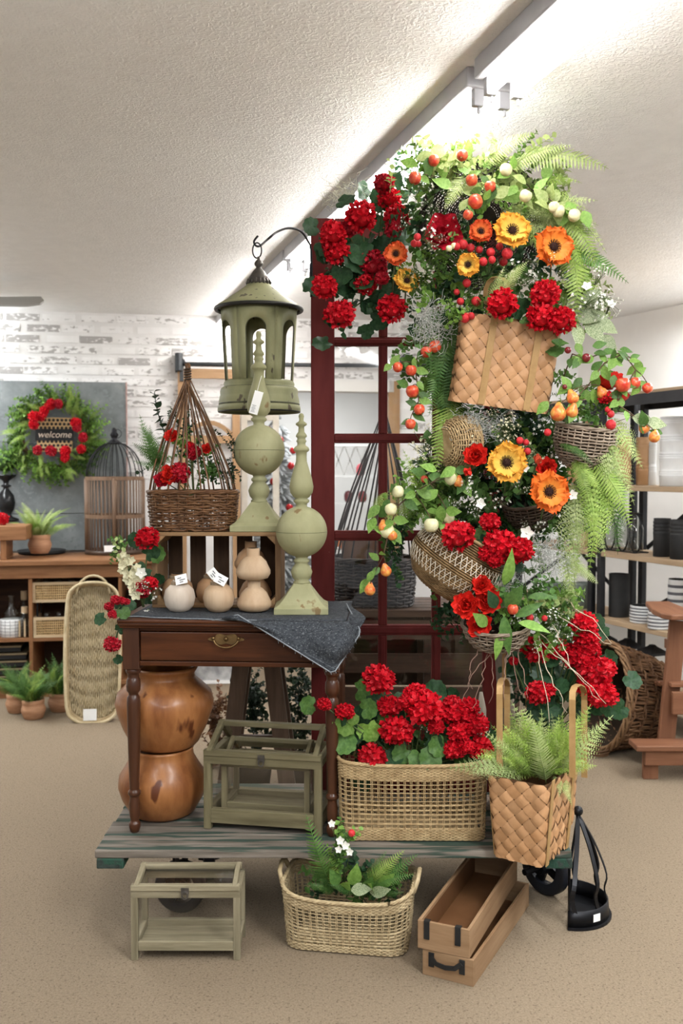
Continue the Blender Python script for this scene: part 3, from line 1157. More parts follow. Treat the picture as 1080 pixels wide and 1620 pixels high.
# ================================================================ CART
CT = .30
TT = CT + .747
cx0 = on(147, 1346, CT)
cart = thing('cart', 'low weathered green plank cart on iron wheels carrying the whole display', 'cart', (cx0.x, cx0.y, 0), 0)
CWID, CDEP = 1.57, .68
plk = weathered('cart_plank', (.035, .055, .042), (.21, .18, .15), (.085, .07, .055))
npl = 5
for i in range(npl):
    y0 = CDEP * i / npl
    obj('plank', MB().bb(rnd.uniform(0, .012), CWID + rnd.uniform(-.01, .01), y0 + .002, y0 + CDEP / npl - .003, CT - .026 - rnd.uniform(0, .001), CT - rnd.uniform(0, .002)), plk, cart, bevel=.004)
edgem = weathered('cart_green', (.02, .06, .04), (.05, .07, .06), (.02, .03, .025), 'y')
for x in (0.01, .78, CWID - .08):
    obj('cross_beam', MB().bb(x, x + .09, .0, CDEP, CT - .062, CT - .027), edgem, cart, bevel=.005)
obj('end_rail', MB().bb(CWID - .04, CWID + .0, .03, CDEP, CT - .05, CT + .035), weathered('cart_plank', (.035, .055, .042), (.21, .18, .15), (.085, .07, .055), 'y'), cart, bevel=.005)


def wheel(px, py, Y, r, rot=.5):
    c = at(px, py, Y)
    M = Matrix.Translation((c.x, c.y, r)) @ Matrix.Rotation(rot, 4, 'Z') @ Matrix.Rotation(PI / 2, 4, 'Y')
    L = W[cart.name].inverted() @ M
    mb = MB().lathe([(r * .62, -.018), (r * .92, -.022), (r, -.015), (r, .015), (r * .92, .022), (r * .62, .018), (r * .6, 0), (r * .62, -.018)], 32, cap=False)
    mb.xform(L)
    w = obj('wheel', mb, mat('rubber_black', (.012, .013, .018), (.02, .022, .03), rough=.45), cart, smooth=True)
    W[w.name] = W[cart.name]
    hb = MB().lathe([(.001, -.04), (.026, -.04), (.03, -.02), (.03, .02), (.026, .04), (.001, .04)], 16)
    for k in range(4):
        a = k * PI / 2 + .4
        hb.beam((.02 * math.cos(a), .02 * math.sin(a), 0), (r * .63 * math.cos(a), r * .63 * math.sin(a), 0), .034, .012)
    hb.xform(L)
    obj('hub', hb, BLACK, w)
    ax = MB()
    ax.cyl((0, 0, -.11), (0, 0, .11), .012, n=8)
    for s in (-1, 1):
        ax.beam((0, 0, s * .055), (-(CT - .06 - r) * 1.0, 0, s * .055), .05, .008, (0, 1, 0))
    ax.xform(L)
    obj('fork', ax, BLACK, w)


wheel(862, 1398, 3.42, .105, .62)
wheel(330, 1300, 3.55, .1, .15)
wheel(285, 1300, 3.28, .09, 1.45)

# ================================================================ TABLE
tr = math.radians(-3.2)
tf = at(183, 985, 3.2)
tfr = at(546, 992, 3.13)
tc_ = (tf + tfr) / 2
WT = (tfr - tf).length
DTB = .50
ex, ey = V((math.cos(tr), math.sin(tr), 0)), V((-math.sin(tr), math.cos(tr), 0))
tb = tc_ + ey * (DTB / 2)
table = thing('side_table', 'dark brown wooden side table with turned legs and one drawer', 'table', (tb.x, tb.y, CT), tr)
TH_ = .747
walnut = lambda ax: wood('walnut', (.036, .010, .003), (.098, .030, .009), ax, rough=.42, coat=.05, spec=.2, bump=.12)
walnutd = lambda ax: wood('walnut_dark', (.036, .012, .006), (.07, .025, .011), ax, rough=.32, coat=.15, bump=.1)
f_, P_ = rrect(WT, DTB, .012, 4)
for (z0, z1, g) in ((TH_ - .011, TH_, 0), (TH_ - .022, TH_ - .011, -.004), (TH_ - .03, TH_ - .022, -.012)):
    pts = [f_(i / 60) for i in range(60)]
    mb = MB()
    vs = [(p[0] + p[2] * g, p[1] + p[3] * g, z0) for p in pts] + [(p[0] + p[2] * g, p[1] + p[3] * g, z1) for p in pts]
    mb.add(vs, [tuple(range(59, -1, -1)), tuple(range(60, 120))] + [(i, (i + 1) % 60, 60 + (i + 1) % 60, 60 + i) for i in range(60)])
    obj('top' if g == 0 else 'edge_moulding', mb, walnut('x'), table, bevel=.003)
xb, yb = WT / 2 - .02, DTB / 2 - .025
Lq = .056
legp = [(.0245, .572), (.026, .568), (.026, .56), (.02, .553), (.019, .54), (.024, .532), (.025, .51), (.0235, .495), (.017, .486), (.0165, .48), (.022, .472), (.0235, .455), (.0235, .44), (.021, .30), (.0165, .155), (.016, .15), (.022, .143), (.0225, .134), (.016, .126), (.0165, .115), (.0195, .10), (.018, .06), (.0145, .045), (.0145, .04), (.02, .032), (.0205, .02), (.016, .004), (.012, 0)]
for sx in (-1, 1):
    for sy in (-1, 1):
        mb = MB()
        cx, cy = sx * (xb - Lq / 2), sy * (yb - Lq / 2)
        mb.bb(cx - Lq / 2, cx + Lq / 2, cy - Lq / 2, cy + Lq / 2, .572, TH_ - .03)
        mb.lathe(legp, 24, (cx, cy, 0))
        o = obj('leg', mb, walnutd('z'), table, bevel=.002)
        o.data.polygons.foreach_set('use_smooth', [len(p.vertices) == 4 and i >= 6 for i, p in enumerate(o.data.polygons)])
za, zb_ = .585, TH_ - .03
x0, x1 = -xb + Lq, xb - Lq
obj('apron', MB().bb(x0, x1, -yb + .008, -yb + .028, zb_ - .012, zb_).bb(x0, x1, -yb + .006, -yb + .028, za, za + .016), walnut('x'), table, bevel=.002)
obj('apron', MB().bb(x0, x1, yb - .028, yb - .008, za, zb_), walnut('x'), table)
for s in (-1, 1):
    obj('apron', MB().bb(s * (xb - .018) - .01, s * (xb - .018) + .01, -yb + Lq, yb - Lq, za, zb_), walnut('y'), table)
dr = obj('drawer', MB().bb(x0 + .004, x1 - .004, -yb + .004, -yb + .022, za + .019, zb_ - .015).bb(x0 + .02, x1 - .02, -yb + .022, yb - .06, za + .019, za + .025), walnut('x'), table, bevel=.003)
W[dr.name] = W[table.name]
hm = at(355, 1016, 3.16)
hl = W[table.name].inverted() @ hm
yf = -yb + .003
mb = MB()
pts = []
for k in range(40):
    a = 2 * PI * k / 40
    q = 1 + .16 * math.cos(6 * a) + .1 * math.cos(2 * a)
    pts.append((hl.x + .05 * q * math.cos(a), hl.z + .019 * q * math.sin(a) + .004))
mb.add([(x, yf - .003, z) for x, z in pts] + [(x, yf, z) for x, z in pts], [tuple(range(39, -1, -1)), tuple(range(40, 80))] + [(i, (i + 1) % 40, 40 + (i + 1) % 40, 40 + i) for i in range(40)])
obj('handle_plate', mb, BRASS, dr)
obj('bail_handle', MB().tube([(hl.x + .043 * math.cos(a), yf - .004 - .012 * math.sin(a), hl.z + .008 - .03 * math.sin(a)) for a in [PI * i / 14 for i in range(15)]], .0032, 6).cyl((hl.x - .043, yf, hl.z + .008), (hl.x - .043, yf - .012, hl.z + .008), .006, n=8).cyl((hl.x + .043, yf, hl.z + .008), (hl.x + .043, yf - .012, hl.z + .008), .006, n=8).ball((hl.x, yf - .006, hl.z + .006), .008), BRASS, dr, smooth=True)

# ---------------------------------------------------------------- denim runner
denim = mat('washed_denim', (.016, .019, .024), (.052, .058, .068), rough=.9, scale=70, detail=6, stretch=(1, 1.6, 1.6), bump=.3, bscale=220, c3=(.12, .13, .14), s3=150, t3=.6)
denl = mat('denim_seam', (.17, .19, .21), (.28, .3, .32), rough=.9, scale=120)
dn = thing('denim_cloth', 'washed dark denim cloth over the table top, one corner hanging', 'cloth', (tb.x, tb.y, TT))


def tl_(x, y, z):      # table-local to world
    return W[table.name] @ V((x, y, z))


ZT = TH_ + .002
xl = -WT / 2 + .035
FY = -DTB / 2
edge = []      # lip line along the table edge: front, corner, right side
NF = 26
for i in range(NF + 1):
    x = -.30 + (WT / 2 + .004 + .30) * i / NF
    edge.append(V((x, FY - .004 if x > -.0 else FY - .004 + (.06 * (0 - x) / .3), ZT)))
for i in range(1, 15):
    edge.append(V((WT / 2 + .004, FY - .004 + .28 * i / 14, ZT)))
TI = W[table.name].inverted()
A_ = TI @ at(375, 972, 3.14)
B_ = TI @ at(527, 1066, 3.06)
C_ = TI @ at(571, 1000, 3.16)
D_ = TI @ at(548, 955, 3.40)
hem = []
NE = len(edge)
for i in range(NE):
    if i < NF * .38:
        hem.append(edge[i] + V((0, -.002, -.002)))
    else:
        s = (i - NF * .38) / (NE - 1 - NF * .38)
        if s < .55:
            p = A_.lerp(B_, s / .55)
        elif s < .82:
            p = B_.lerp(C_, (s - .55) / .27)
        else:
            p = C_.lerp(D_, (s - .82) / .18)
        hem.append(p)
rows = 12
mb = MB()


def fl(i, j):
    a, b = edge[i], hem[i]
    s = j / rows
    p = a.lerp(b, s)
    d = (b - a).length
    out = V((0, -1, 0)) if i <= NF else V((1, -.25, 0))
    p = p + out.normalized() * (math.sin(PI * min(1, s * 1.15)) * .05 * min(1, d / .12)) * (.55 + .45 * math.sin(i * .55))
    return W[table.name] @ (p + V((0, 0, .004 * math.sin(PI * s))))


vs = [fl(i, j) for j in range(rows + 1) for i in range(NE)]
fs = [(j * NE + i, j * NE + i + 1, (j + 1) * NE + i + 1, (j + 1) * NE + i) for j in range(rows) for i in range(NE - 1)]
mb.add(vs, fs)
dn_f = obj('hanging_flap', mb, denim, dn, world=True, smooth=True, solid=.002)
seam = MB()
for off, r in ((rows, .0024), (rows - 1, .0012)):
    seam.tube([fl(i, off) for i in range(int(NF * .38), NE)], r, 5)
for i in range(int(NF * .4), NE - 1, 1):
    if rnd.random() < .7:
        p = fl(i, rows)
        seam.tube([p, p + V((rnd.uniform(-.004, .006), -.003, -rnd.uniform(.004, .014)))], .0007, 3)
obj('frayed_hem', seam, denl, dn, world=True)


def flat(u, v):
    x = xl + (WT / 2 + .002 - xl) * u
    y0 = FY + .055 * max(0, 1 - u / .45) - .002 + .006 * math.sin(u * 23) * max(0, 1 - u * 2)
    y = y0 + (DTB / 2 - .02 - y0) * v
    return W[table.name] @ V((x, y, ZT + .0012 + .0008 * math.sin(u * 40)))


obj('flat_cloth', MB().grid(flat, 40, 10), denim, dn, world=True, smooth=True, solid=.002)
obj('selvedge', MB().tube([flat(i / 40, 0) for i in range(25)], .002, 5), denl, dn, world=True)
TZ = TT + .0045

# ================================================================ CRATE
cr0 = on(240, 957, TT)
cr1 = on(444, 960, TT)
CY = 3.44
xa, xb2 = at(240, 900, CY).x, at(444, 900, CY).x
CHH = at(300, 842, CY).z - TZ
crw = xb2 - xa
crt = thing('wooden_crate', 'pine slatted crate lying on its side on the table', 'crate', (xa, CY, TZ), math.radians(-1))
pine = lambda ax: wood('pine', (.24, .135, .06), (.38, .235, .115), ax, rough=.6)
pined = lambda ax: wood('pine_inside_shaded', (.038, .019, .009), (.07, .038, .018), ax, rough=.8)  # darker pine copy: shade inside the crate put into the colour
CD = .20
for (x0, x1) in ((0, .02), (crw - .02, crw)):
    obj('side_board', MB().bb(x0, x1, 0, CD, .012, CHH - .014), wood('pine_side_shaded', (.12, .065, .03), (.22, .13, .062), 'z', rough=.7), crt, bevel=.002)  # side pine also darkened in colour for the crate's inner shade
for k in range(3):
    obj('bottom_slat', MB().bb(0, crw, k * .068, k * .068 + .06, 0, .012), pine('x'), crt, bevel=.002)
    obj('top_slat', MB().bb(-.004, crw + .004, k * .068, k * .068 + .062, CHH - .014, CHH), pine('x'), crt, bevel=.002)
xs = [(.02, .075), (.105, .165), (.195, .255), (.285, .345), (.375, crw - .02)]
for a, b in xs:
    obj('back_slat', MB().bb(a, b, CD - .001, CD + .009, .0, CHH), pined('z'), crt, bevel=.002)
for (x, s) in ((.02, 1), (crw - .02, -1)):
    for (z, q) in ((.012, 1), (CHH - .014, -1)):
        mb = MB()
        tri = [(x, z), (x + s * .03, z), (x, z + q * .03)]
        mb.add([(a, .0, b) for a, b in tri] + [(a, CD - .002, b) for a, b in tri], [(0, 1, 2), (5, 4, 3), (0, 3, 4, 1), (1, 4, 5, 2), (2, 5, 3, 0)])
        obj('corner_block', mb, pine('y'), crt)
CTOP = TZ + CHH

# ---------------------------------------------------------------- wooden jars and stacked vases
mango = mat('pale_mango_wood', (.38, .245, .14), (.60, .45, .31), rough=.55, scale=7, stretch=(1.6, 1.6, .16), bump=.08, rv=.06, lo=.3, hi=.72)
mangow = mat('whitewashed_wood', (.46, .37, .29), (.66, .58, .50), rough=.6, scale=7, stretch=(1.6, 1.6, .16), bump=.08, rv=.06)
mangob = mat('brown_mango_wood', (.24, .125, .06), (.42, .255, .14), rough=.55, scale=7, stretch=(1.6, 1.6, .16), bump=.08, rv=.06)
jp = [(.022, 0), (.035, .004), (.05, .022), (.056, .05), (.05, .078), (.034, .094), (.024, .098), (.022, .108), (.024, .112), (.019, .112), (.017, .1)]
rope = mat('jute_rope', (.26, .19, .12), (.36, .28, .19), rough=.9, scale=60)


def jar(px, py, Y, m, label, tagc=None, k=1.0):
    p = at(px, py, Y)
    t = thing('wooden_jar', label, 'vase', (p.x, p.y, TZ), 0, 'round wooden jars on the table')
    obj('body', MB().lathe([(r * k, z * k) for r, z in jp], 28), m, t, smooth=True)
    mb = MB()
    for z in (.099, .104):
        mb.tube([(.0265 * k * math.cos(a), .0265 * k * math.sin(a), z * k + .001 * math.sin(a * 9)) for a in [i * PI / 12 for i in range(24)]], .0035, 5, True)
    obj('rope_tie', mb, rope, t, smooth=True)
    obj('mouth', MB().lathe([(.018 * k, .1125 * k), (.0001, .111 * k)], 16, cap=False), DARKIN, t)  # dark disc painted as the shade in the jar opening
    if tagc:
        R = Matrix.Rotation(tagc, 3, 'Y') @ Matrix.Rotation(-.5, 3, 'X')
        g = obj('price_tag', MB().box((.012, -.034, .118), (.042, .001, .036), R), WHITEP, t)
        W[g.name] = W[t.name]
        mb = MB()
        for a, b, c in ((-.006, .006, .014), (.004, -.002, .02), (0, -.010, .012)):
            mb.box(V((.012, -.0348, .118)) + R @ V((a, -.0008, b)), (c, .0006, .003), R)
        obj('print', mb, TAGINK, g, kind='stuff')
    return t


jar(284, 962, 3.35, mangow, 'front left pale whitewashed wooden jar with rope neck on the table', -.25, 1.0)
jar(346, 964, 3.345, mango, 'front middle pale wooden jar with rope neck and tilted tag', .5, 1.0)
jar(281, 940, 3.50, mangob, 'brown wooden jar inside the crate behind the whitewashed jar', None, 1.05)
jar(335, 940, 3.51, mangob, 'brown wooden jar inside the crate behind the middle jar', .9, 1.05)
mp_ = [(.03, 0), (.052, .006), (.0615, .022), (.061, .034), (.046, .066), (.03, .082), (.0225, .086), (.0225, .112), (.019, .112), (.018, .09)]


def vase(p, m, label, s=1.0):
    t = thing('wooden_vase', label, 'vase', p, rnd.random() * 6, 'dome shaped wooden vases in stacks')
    obj('body', MB().lathe([(r * s, z * s) for r, z in mp_], 32), m, t, smooth=True)
    obj('mouth', MB().lathe([(.0185 * s, .1125 * s), (.0001, .11 * s)], 16, cap=False), DARKIN, t)  # dark disc painted as the shade in the vase neck


p = at(402, 965, 3.355)
vase((p.x, p.y, TZ), mango, 'lower front dome shaped wooden vase, another stacked on top')
vase((p.x - .003, p.y + .002, TZ + .1125), mango, 'upper front dome shaped wooden vase with open neck, top of its stack')
p = at(402, 940, 3.53)
vase((p.x + .004, p.y, TZ + .012), mangob, 'lower brown vase of the back stack inside the crate')
vase((p.x - .012, p.y, TZ + .1245), mangob, 'upper brown vase of the back stack inside the crate')

# ================================================================ FINIALS
sage = mat('distressed_sage', (.25, .245, .125), (.335, .325, .185), rough=.65, scale=9, stretch=(1, 1, .5), bump=.25, c3=(.20, .135, .06), s3=18, t3=.655, detail=6)
fpx = [(0, 650), (3, 651), (4.5, 655), (3.5, 660), (4, 663), (9, 666.5), (9, 669), (4.5, 672), (5, 680), (8.5, 685), (9, 688), (6.5, 690), (7, 693), (8.5, 695), (6.5, 698), (7, 702), (11.5, 705), (13, 709), (12, 711), (9, 713), (8.5, 720), (9, 728), (12, 738), (17, 755), (19.5, 768), (18, 778), (13, 785), (9.5, 787.5), (13, 790), (12.5, 793), (9, 796), (9, 800)]
ball_ = [(41.5 * math.sin(q), 841 - 41.5 * math.cos(q)) for q in [.24 + (PI - .5) * i / 18 for i in range(19)]]
eq = []
for r, y in ball_:
    eq.append((r, y))
fpx2 = fpx + eq + [(9.5, 884), (13, 887), (12.5, 890), (10, 892), (15, 899), (17.5, 906), (15, 915), (11, 920), (13.5, 922), (13, 925)]


def finial(px, pyb, Y, z, label, tagged=False):
    s = Y / F * (.98)
    c = at(px, pyb, Y)
    t = thing('finial', label, 'finial', (c.x, c.y, z), .02 if not tagged else 0, 'sage green turned wooden finials')
    prof = [(max(r, .01) * s, (970 - y) * s) for r, y in reversed(fpx2)]
    obj('spindle', MB().lathe(prof, 32), sage, t, smooth=True)
    zb0 = (970 - 841) * s
    obj('seam', MB().tube([(41.6 * s * math.cos(a), 41.6 * s * math.sin(a), zb0) for a in [i * PI / 20 for i in range(40)]], .0008, 4, True), mat('dark_seam_line', (.12, .12, .06)), t)  # thin dark line around the middle of the ball
    bp = [(43, 970), (43, 960.5), (40, 958.5), (36, 956), (29, 948), (22, 938), (16.5, 930), (13, 925), (11, 924)]
    o = obj('base', MB().sq([(r * s, (970 - y) * s) for r, y in bp]), sage, t, bevel=.002)
    for k in range(4):
        a = k * PI / 2
        leaf = [(.0 + 1 * w_, -(yy) - .6, z_) for w_, yy, z_ in ((0, 15, 37), (5, 20, 29), (7, 27, 21), (9, 34, 14), (0, 33, 15.5))]
        for sg in (1, -1):
            mb = MB().tube([V((sg * w_ * s, yy * s, z_ * s)) for w_, yy, z_ in leaf[:4]], .0022, 5)
            mb.xform(Matrix.Rotation(a, 4, 'Z'))
            if k < 1 or k == 3:
                obj('carved_leaf', mb, sage, t, smooth=True)
    return t


f1 = finial(477, 968, 3.36, TZ, 'nearer sage green turned finial standing on the denim cloth')
f2 = finial(410, 836, 3.54, CTOP + .001, 'farther sage green finial standing on top of the crate, with white tag', True)
s = 3.53 / F
g = obj('price_tag', MB().box((0, 0, 0), (.032, .001, .085), Matrix.Rotation(.28, 3, 'Y')), WHITEP, f2)
g.location = W[f2.name].inverted() @ at(405, 637, 3.46)
W[g.name] = W[f2.name] @ Matrix.Translation(g.location)
mb = MB()
for k in range(7):
    mb.box(Matrix.Rotation(.28, 3, 'Y') @ V((-.004, -.001, -.035 + k * .004)), (.016 - .003 * (k % 3), .0006, .0012), Matrix.Rotation(.28, 3, 'Y'))
obj('print', mb, TAGINK, g, kind='stuff')
obj('string', MB().tube([(.004, 0, .04), (.012, .01, .075), (.018, .03, .1)], .0008, 4), WHITEP, g)

# ================================================================ LANTERN
LY = 3.72
lc = at(410, 652, LY)
ls = LY / F
lant = thing('lantern', 'large sage green metal lantern with arched openings hanging from iron hook', 'lantern', tuple(lc))
sagem = mat('chipped_sage_metal', (.20, .20, .10), (.275, .27, .145), rough=.55, scale=6, stretch=(1.5, 1.5, .6), bump=.15, c3=(.085, .07, .045), s3=24, t3=.64, detail=7)
lz = lambda y: (652 - y) * ls
Y0, Y1 = 606, 490
r_at = lambda y: (52.5 + (59 - 52.5) * (Y0 - y) / (Y0 - Y1)) * ls
hwid = 15.5 / 56
off0 = -PI / 2
ya0, ya1 = 603.5, 512    # opening: sill, top of the arch


def wallp(a, y):
    r = r_at(y)
    return V((r * math.cos(a), r * math.sin(a), lz(y)))


sec = 2 * PI / 6
for k in range(6):
    a0 = off0 + k * sec
    mb = MB()
    # arch outline in (da, y)
    yc = ya1 + 16
    outl = [(-hwid, ya0)] + [(-hwid * math.cos(q), yc - 16 * math.sin(q)) for q in [PI * i / 12 for i in range(13)]] + [(hwid, ya0)]
    outl = [(-hwid, ya0), (-hwid, 580), (-hwid, 555)] + outl[1:-1] + [(hwid, 555), (hwid, 580), (hwid, ya0)]
    n = len(outl)
    outer = []
    for i, (da, y) in enumerate(outl):
        if i < 4:
            outer.append((-sec / 2, min(Y0, y) if i else Y0))
        elif i >= n - 4:
            outer.append((sec / 2, y if i < n - 1 else Y0))
        else:
            outer.append((-sec / 2 + sec * (i - 3) / (n - 7), Y1))
    outer[3] = (-sec / 2, Y1)
    outer[n - 4] = (sec / 2, Y1)
    vs = [wallp(a0 + d, y) for d, y in outl] + [wallp(a0 + d, y) for d, y in outer]
    fs = [(i, i + 1, n + i + 1, n + i) for i in range(n - 1)]
    fs.append((0, n, 2 * n - 1, n - 1))
    mb.add(vs, fs)
    obj('arched_panel', mb, sagem, lant, smooth=True, solid=.005)
    obj('opening_rim', MB().tube([wallp(a0 + d, y) * 1.0 for d, y in outl], .0025, 5), mat('worn_edge', (.05, .05, .03), (.1, .1, .055), rough=.6, scale=30), lant, smooth=True)
rp = lambda l: [(r * ls, lz(y)) for r, y in l]
obj('roof', MB().lathe(rp([(66, 494), (67, 490), (64, 487), (50, 478), (33, 466), (20, 456), (17, 452)]), 40, cap=False), sagem, lant, smooth=True, solid=.004)
obj('roof_rim', MB().tube([(67 * ls * math.cos(a), 67 * ls * math.sin(a), lz(492)) for a in [i * PI / 20 for i in range(40)]], .008, 8, True), mat('worn_black', (.018, .018, .016), (.04, .04, .035), rough=.45, metal=.5), lant, smooth=True)
obj('ceiling_plate', MB().lathe(rp([(62, 491), (.01, 491)]), 32, cap=False), sagem, lant)
obj('base_moulding', MB().lathe(rp([(52, 604), (54, 606), (55, 609), (54, 613), (59, 616), (60.5, 620), (60, 626), (61, 629), (62.5, 636), (62, 641), (64, 644), (64.5, 650), (62, 652)]), 40, cap=False), sagem, lant, smooth=True, solid=.004)
for yy, rr_ in ((615, 56.5), (640, 62.3)):
    obj('dark_band', MB().tube([(rr_ * ls * math.cos(a), rr_ * ls * math.sin(a), lz(yy)) for a in [i * PI / 20 for i in range(40)]], .004, 6, True), mat('worn_edge', (.05, .05, .03)), lant, smooth=True)
obj('floor_plate', MB().lathe(rp([(53, 607), (.01, 607)]), 32, cap=False), sagem, lant)
obj('bottom_rim', MB().tube([(63.5 * ls * math.cos(a), 63.5 * ls * math.sin(a), lz(651.5)) for a in [i * PI / 20 for i in range(40)]], .004, 6, True), mat('worn_black', (.018, .018, .016)), lant, smooth=True)
bronze = mat('dark_pewter', (.05, .045, .04), (.14, .125, .11), rough=.45, metal=.6, scale=25)
obj('cap_finial', MB().lathe(rp([(17, 455), (18.5, 452), (18, 447), (15, 445), (16, 443), (12.5, 438), (9.5, 433), (7, 430), (5, 428), (4, 426), (6.5, 423), (7, 420), (5, 416.5), (2.5, 414), (2.5, 410), (.01, 409)]), 24), bronze, lant, smooth=True)
for k in range(18):
    a = 2 * PI * k / 18
    obj('flute', MB().tube([(18 * ls * math.cos(a), 18 * ls * math.sin(a), lz(454)), (19.4 * ls * math.cos(a), 19.4 * ls * math.sin(a), lz(450)), (16.5 * ls * math.cos(a), 16.5 * ls * math.sin(a), lz(445))], .004, 5), bronze, lant, smooth=True)
obj('hanging_ring', MB().tube([(7 * ls * math.cos(a) - .006, 0, lz(400) + 12 * ls * math.sin(a)) for a in [i * PI / 10 for i in range(20)]], .003, 6, True), BLACK, lant, smooth=True)

# ================================================================ DOOR
DY = 3.66
ox = at(492, 700, DY).x
dz0 = CT
dz1 = at(500, 347, DY).z
d = thing('french_door', 'tall dark red french door with glass panes propped upright on the cart', 'door', (ox, DY, CT))
mar = mat('maroon_paint', (.085, .010, .009), (.11, .016, .014), rough=.55, spec=.15, scale=5, stretch=(3, 3, .6), bump=.12, bscale=24, c3=(.2, .1, .09), s3=34, t3=.74)
PX = DY / F
dh = dz1 - CT
dw = 310 * PX
X = lambda px: (px - 492) * PX
Zp = lambda py: at(540, py, DY).z - CT
t_ = .04
obj('stile', MB().bb(0, X(529), -t_ / 2, t_ / 2, 0, dh), mar, d, bevel=.004)
obj('stile', MB().bb(dw - X(529), dw, -t_ / 2, t_ / 2, 0, dh), mar, d, bevel=.004)
obj('top_rail', MB().bb(X(529), dw - X(529), -t_ / 2, t_ / 2, Zp(386), dh), mar, d, bevel=.004)
obj('bottom_rail', MB().bb(X(529), dw - X(529), -t_ / 2, t_ / 2, 0, Zp(1146)), mar, d, bevel=.004)
hz_ = [(1146,), (1004, 988), (855, 839), (701, 686), (548, 534), (386,)]
zr = [Zp(1146)]
for a, b in ((1004, 988), (855, 839), (701, 686), (548, 534)):
    obj('cross_bar', MB().bb(X(529), dw - X(529), -.016, .016, Zp(a), Zp(b)).bb(X(529), dw - X(529), -.02, .02, Zp(a) + .008, Zp(b) - .008), mar, d, bevel=.003)
vx = [(598, 612), (683, 697)]
zlev = [(Zp(1146), Zp(1004)), (Zp(988), Zp(855)), (Zp(839), Zp(701)), (Zp(686), Zp(548)), (Zp(534), Zp(386))]
cols = [(X(529), X(598)), (X(612), X(683)), (X(697), dw - X(529))]
for a, b in vx:
    for z0, z1 in zlev:
        obj('glazing_bar', MB().bb(X(a), X(b), -.016, .016, z0, z1).bb(X(a) + .008, X(b) - .008, -.02, .02, z0, z1), mar, d, bevel=.003)
for x0, x1 in cols:
    for z0, z1 in zlev:
        obj('pane', MB().bb(x0, x1, -.002, .002, z0, z1), GLASS, d)
# iron hook for the lantern
hk = thing('iron_hook', 'black iron shepherd hook screwed to the door edge holding the lantern', 'hook', tuple(at(491, 470, DY - .03)))
hp = [(492, 470, DY - .025), (492, 400, DY - .03), (486, 380, DY - .05), (474, 365, DY - .1), (456, 361, DY - .14), (438, 367, DY - .18), (424, 378, DY - .21), (414, 387, LY + .01), (408, 390, LY), (403, 387, LY), (402, 381, LY), (408, 373, LY)]
pts = [at(*q) for q in hp]
sm = []
for i in range(len(pts) - 1):
    p0, p1, p2, p3 = pts[max(i - 1, 0)], pts[i], pts[i + 1], pts[min(i + 2, len(pts) - 1)]
    for k in range(4):
        t = k / 4
        sm.append(.5 * ((2 * p1) + (p2 - p0) * t + (2 * p0 - 5 * p1 + 4 * p2 - p3) * t * t + (3 * p1 - p0 - 3 * p2 + p3) * t ** 3))
sm.append(pts[-1])
obj('rod', MB().tube(sm, .0042, 8), BLACK, hk, world=True, smooth=True)
obj('mounting_plate', MB().box(at(492, 435, DY - .023), (.012, .006, .09)), BLACK, hk, world=True)

# ================================================================ WOODEN POTS under the table
teak = mat('polished_teak', (.15, .045, .013), (.40, .17, .058), rough=.36, scale=5.0, stretch=(2.2, 2.2, .35), coat=.12, detail=7, lo=.3, hi=.7, c3=(.10, .028, .010), s3=5, t3=.64)
PY_ = 3.42
pc = at(262, 1300, PY_)
k = PY_ / F
zo = lambda y: (1303 - y) * k * .985
lo_ = [(38, 1303), (46, 1301), (52, 1296), (64, 1275), (70, 1255), (68, 1238), (58, 1222), (50, 1208), (48.5, 1198), (50, 1194), (46, 1193), (44, 1200)]
hi_ = [(42, 1193), (48, 1190), (54, 1184), (66, 1160), (75, 1135), (78, 1120), (74, 1104), (60, 1090), (49, 1080), (47, 1074), (51, 1068), (53, 1064), (50, 1061), (45, 1063), (42, 1072), (50, 1085), (64, 1104), (66, 1125), (50, 1160), (.01, 1170)]
t = thing('wooden_pot', 'lower polished teak pot with round belly on the cart under the table', 'pot', (pc.x - .01, pc.y, CT), 0, 'polished teak pots stacked under the table')
obj('body', MB().lathe([(r * k, zo(y)) for r, y in lo_], 40), teak, t, smooth=True)
t = thing('wooden_pot', 'upper polished teak pot with open flared mouth, on top of the other', 'pot', (pc.x, pc.y, CT + zo(1193) + .001), 1.5, 'polished teak pots stacked under the table')
obj('body', MB().lathe([(r * k, zo(y) - zo(1193)) for r, y in hi_], 40), teak, t, smooth=True)


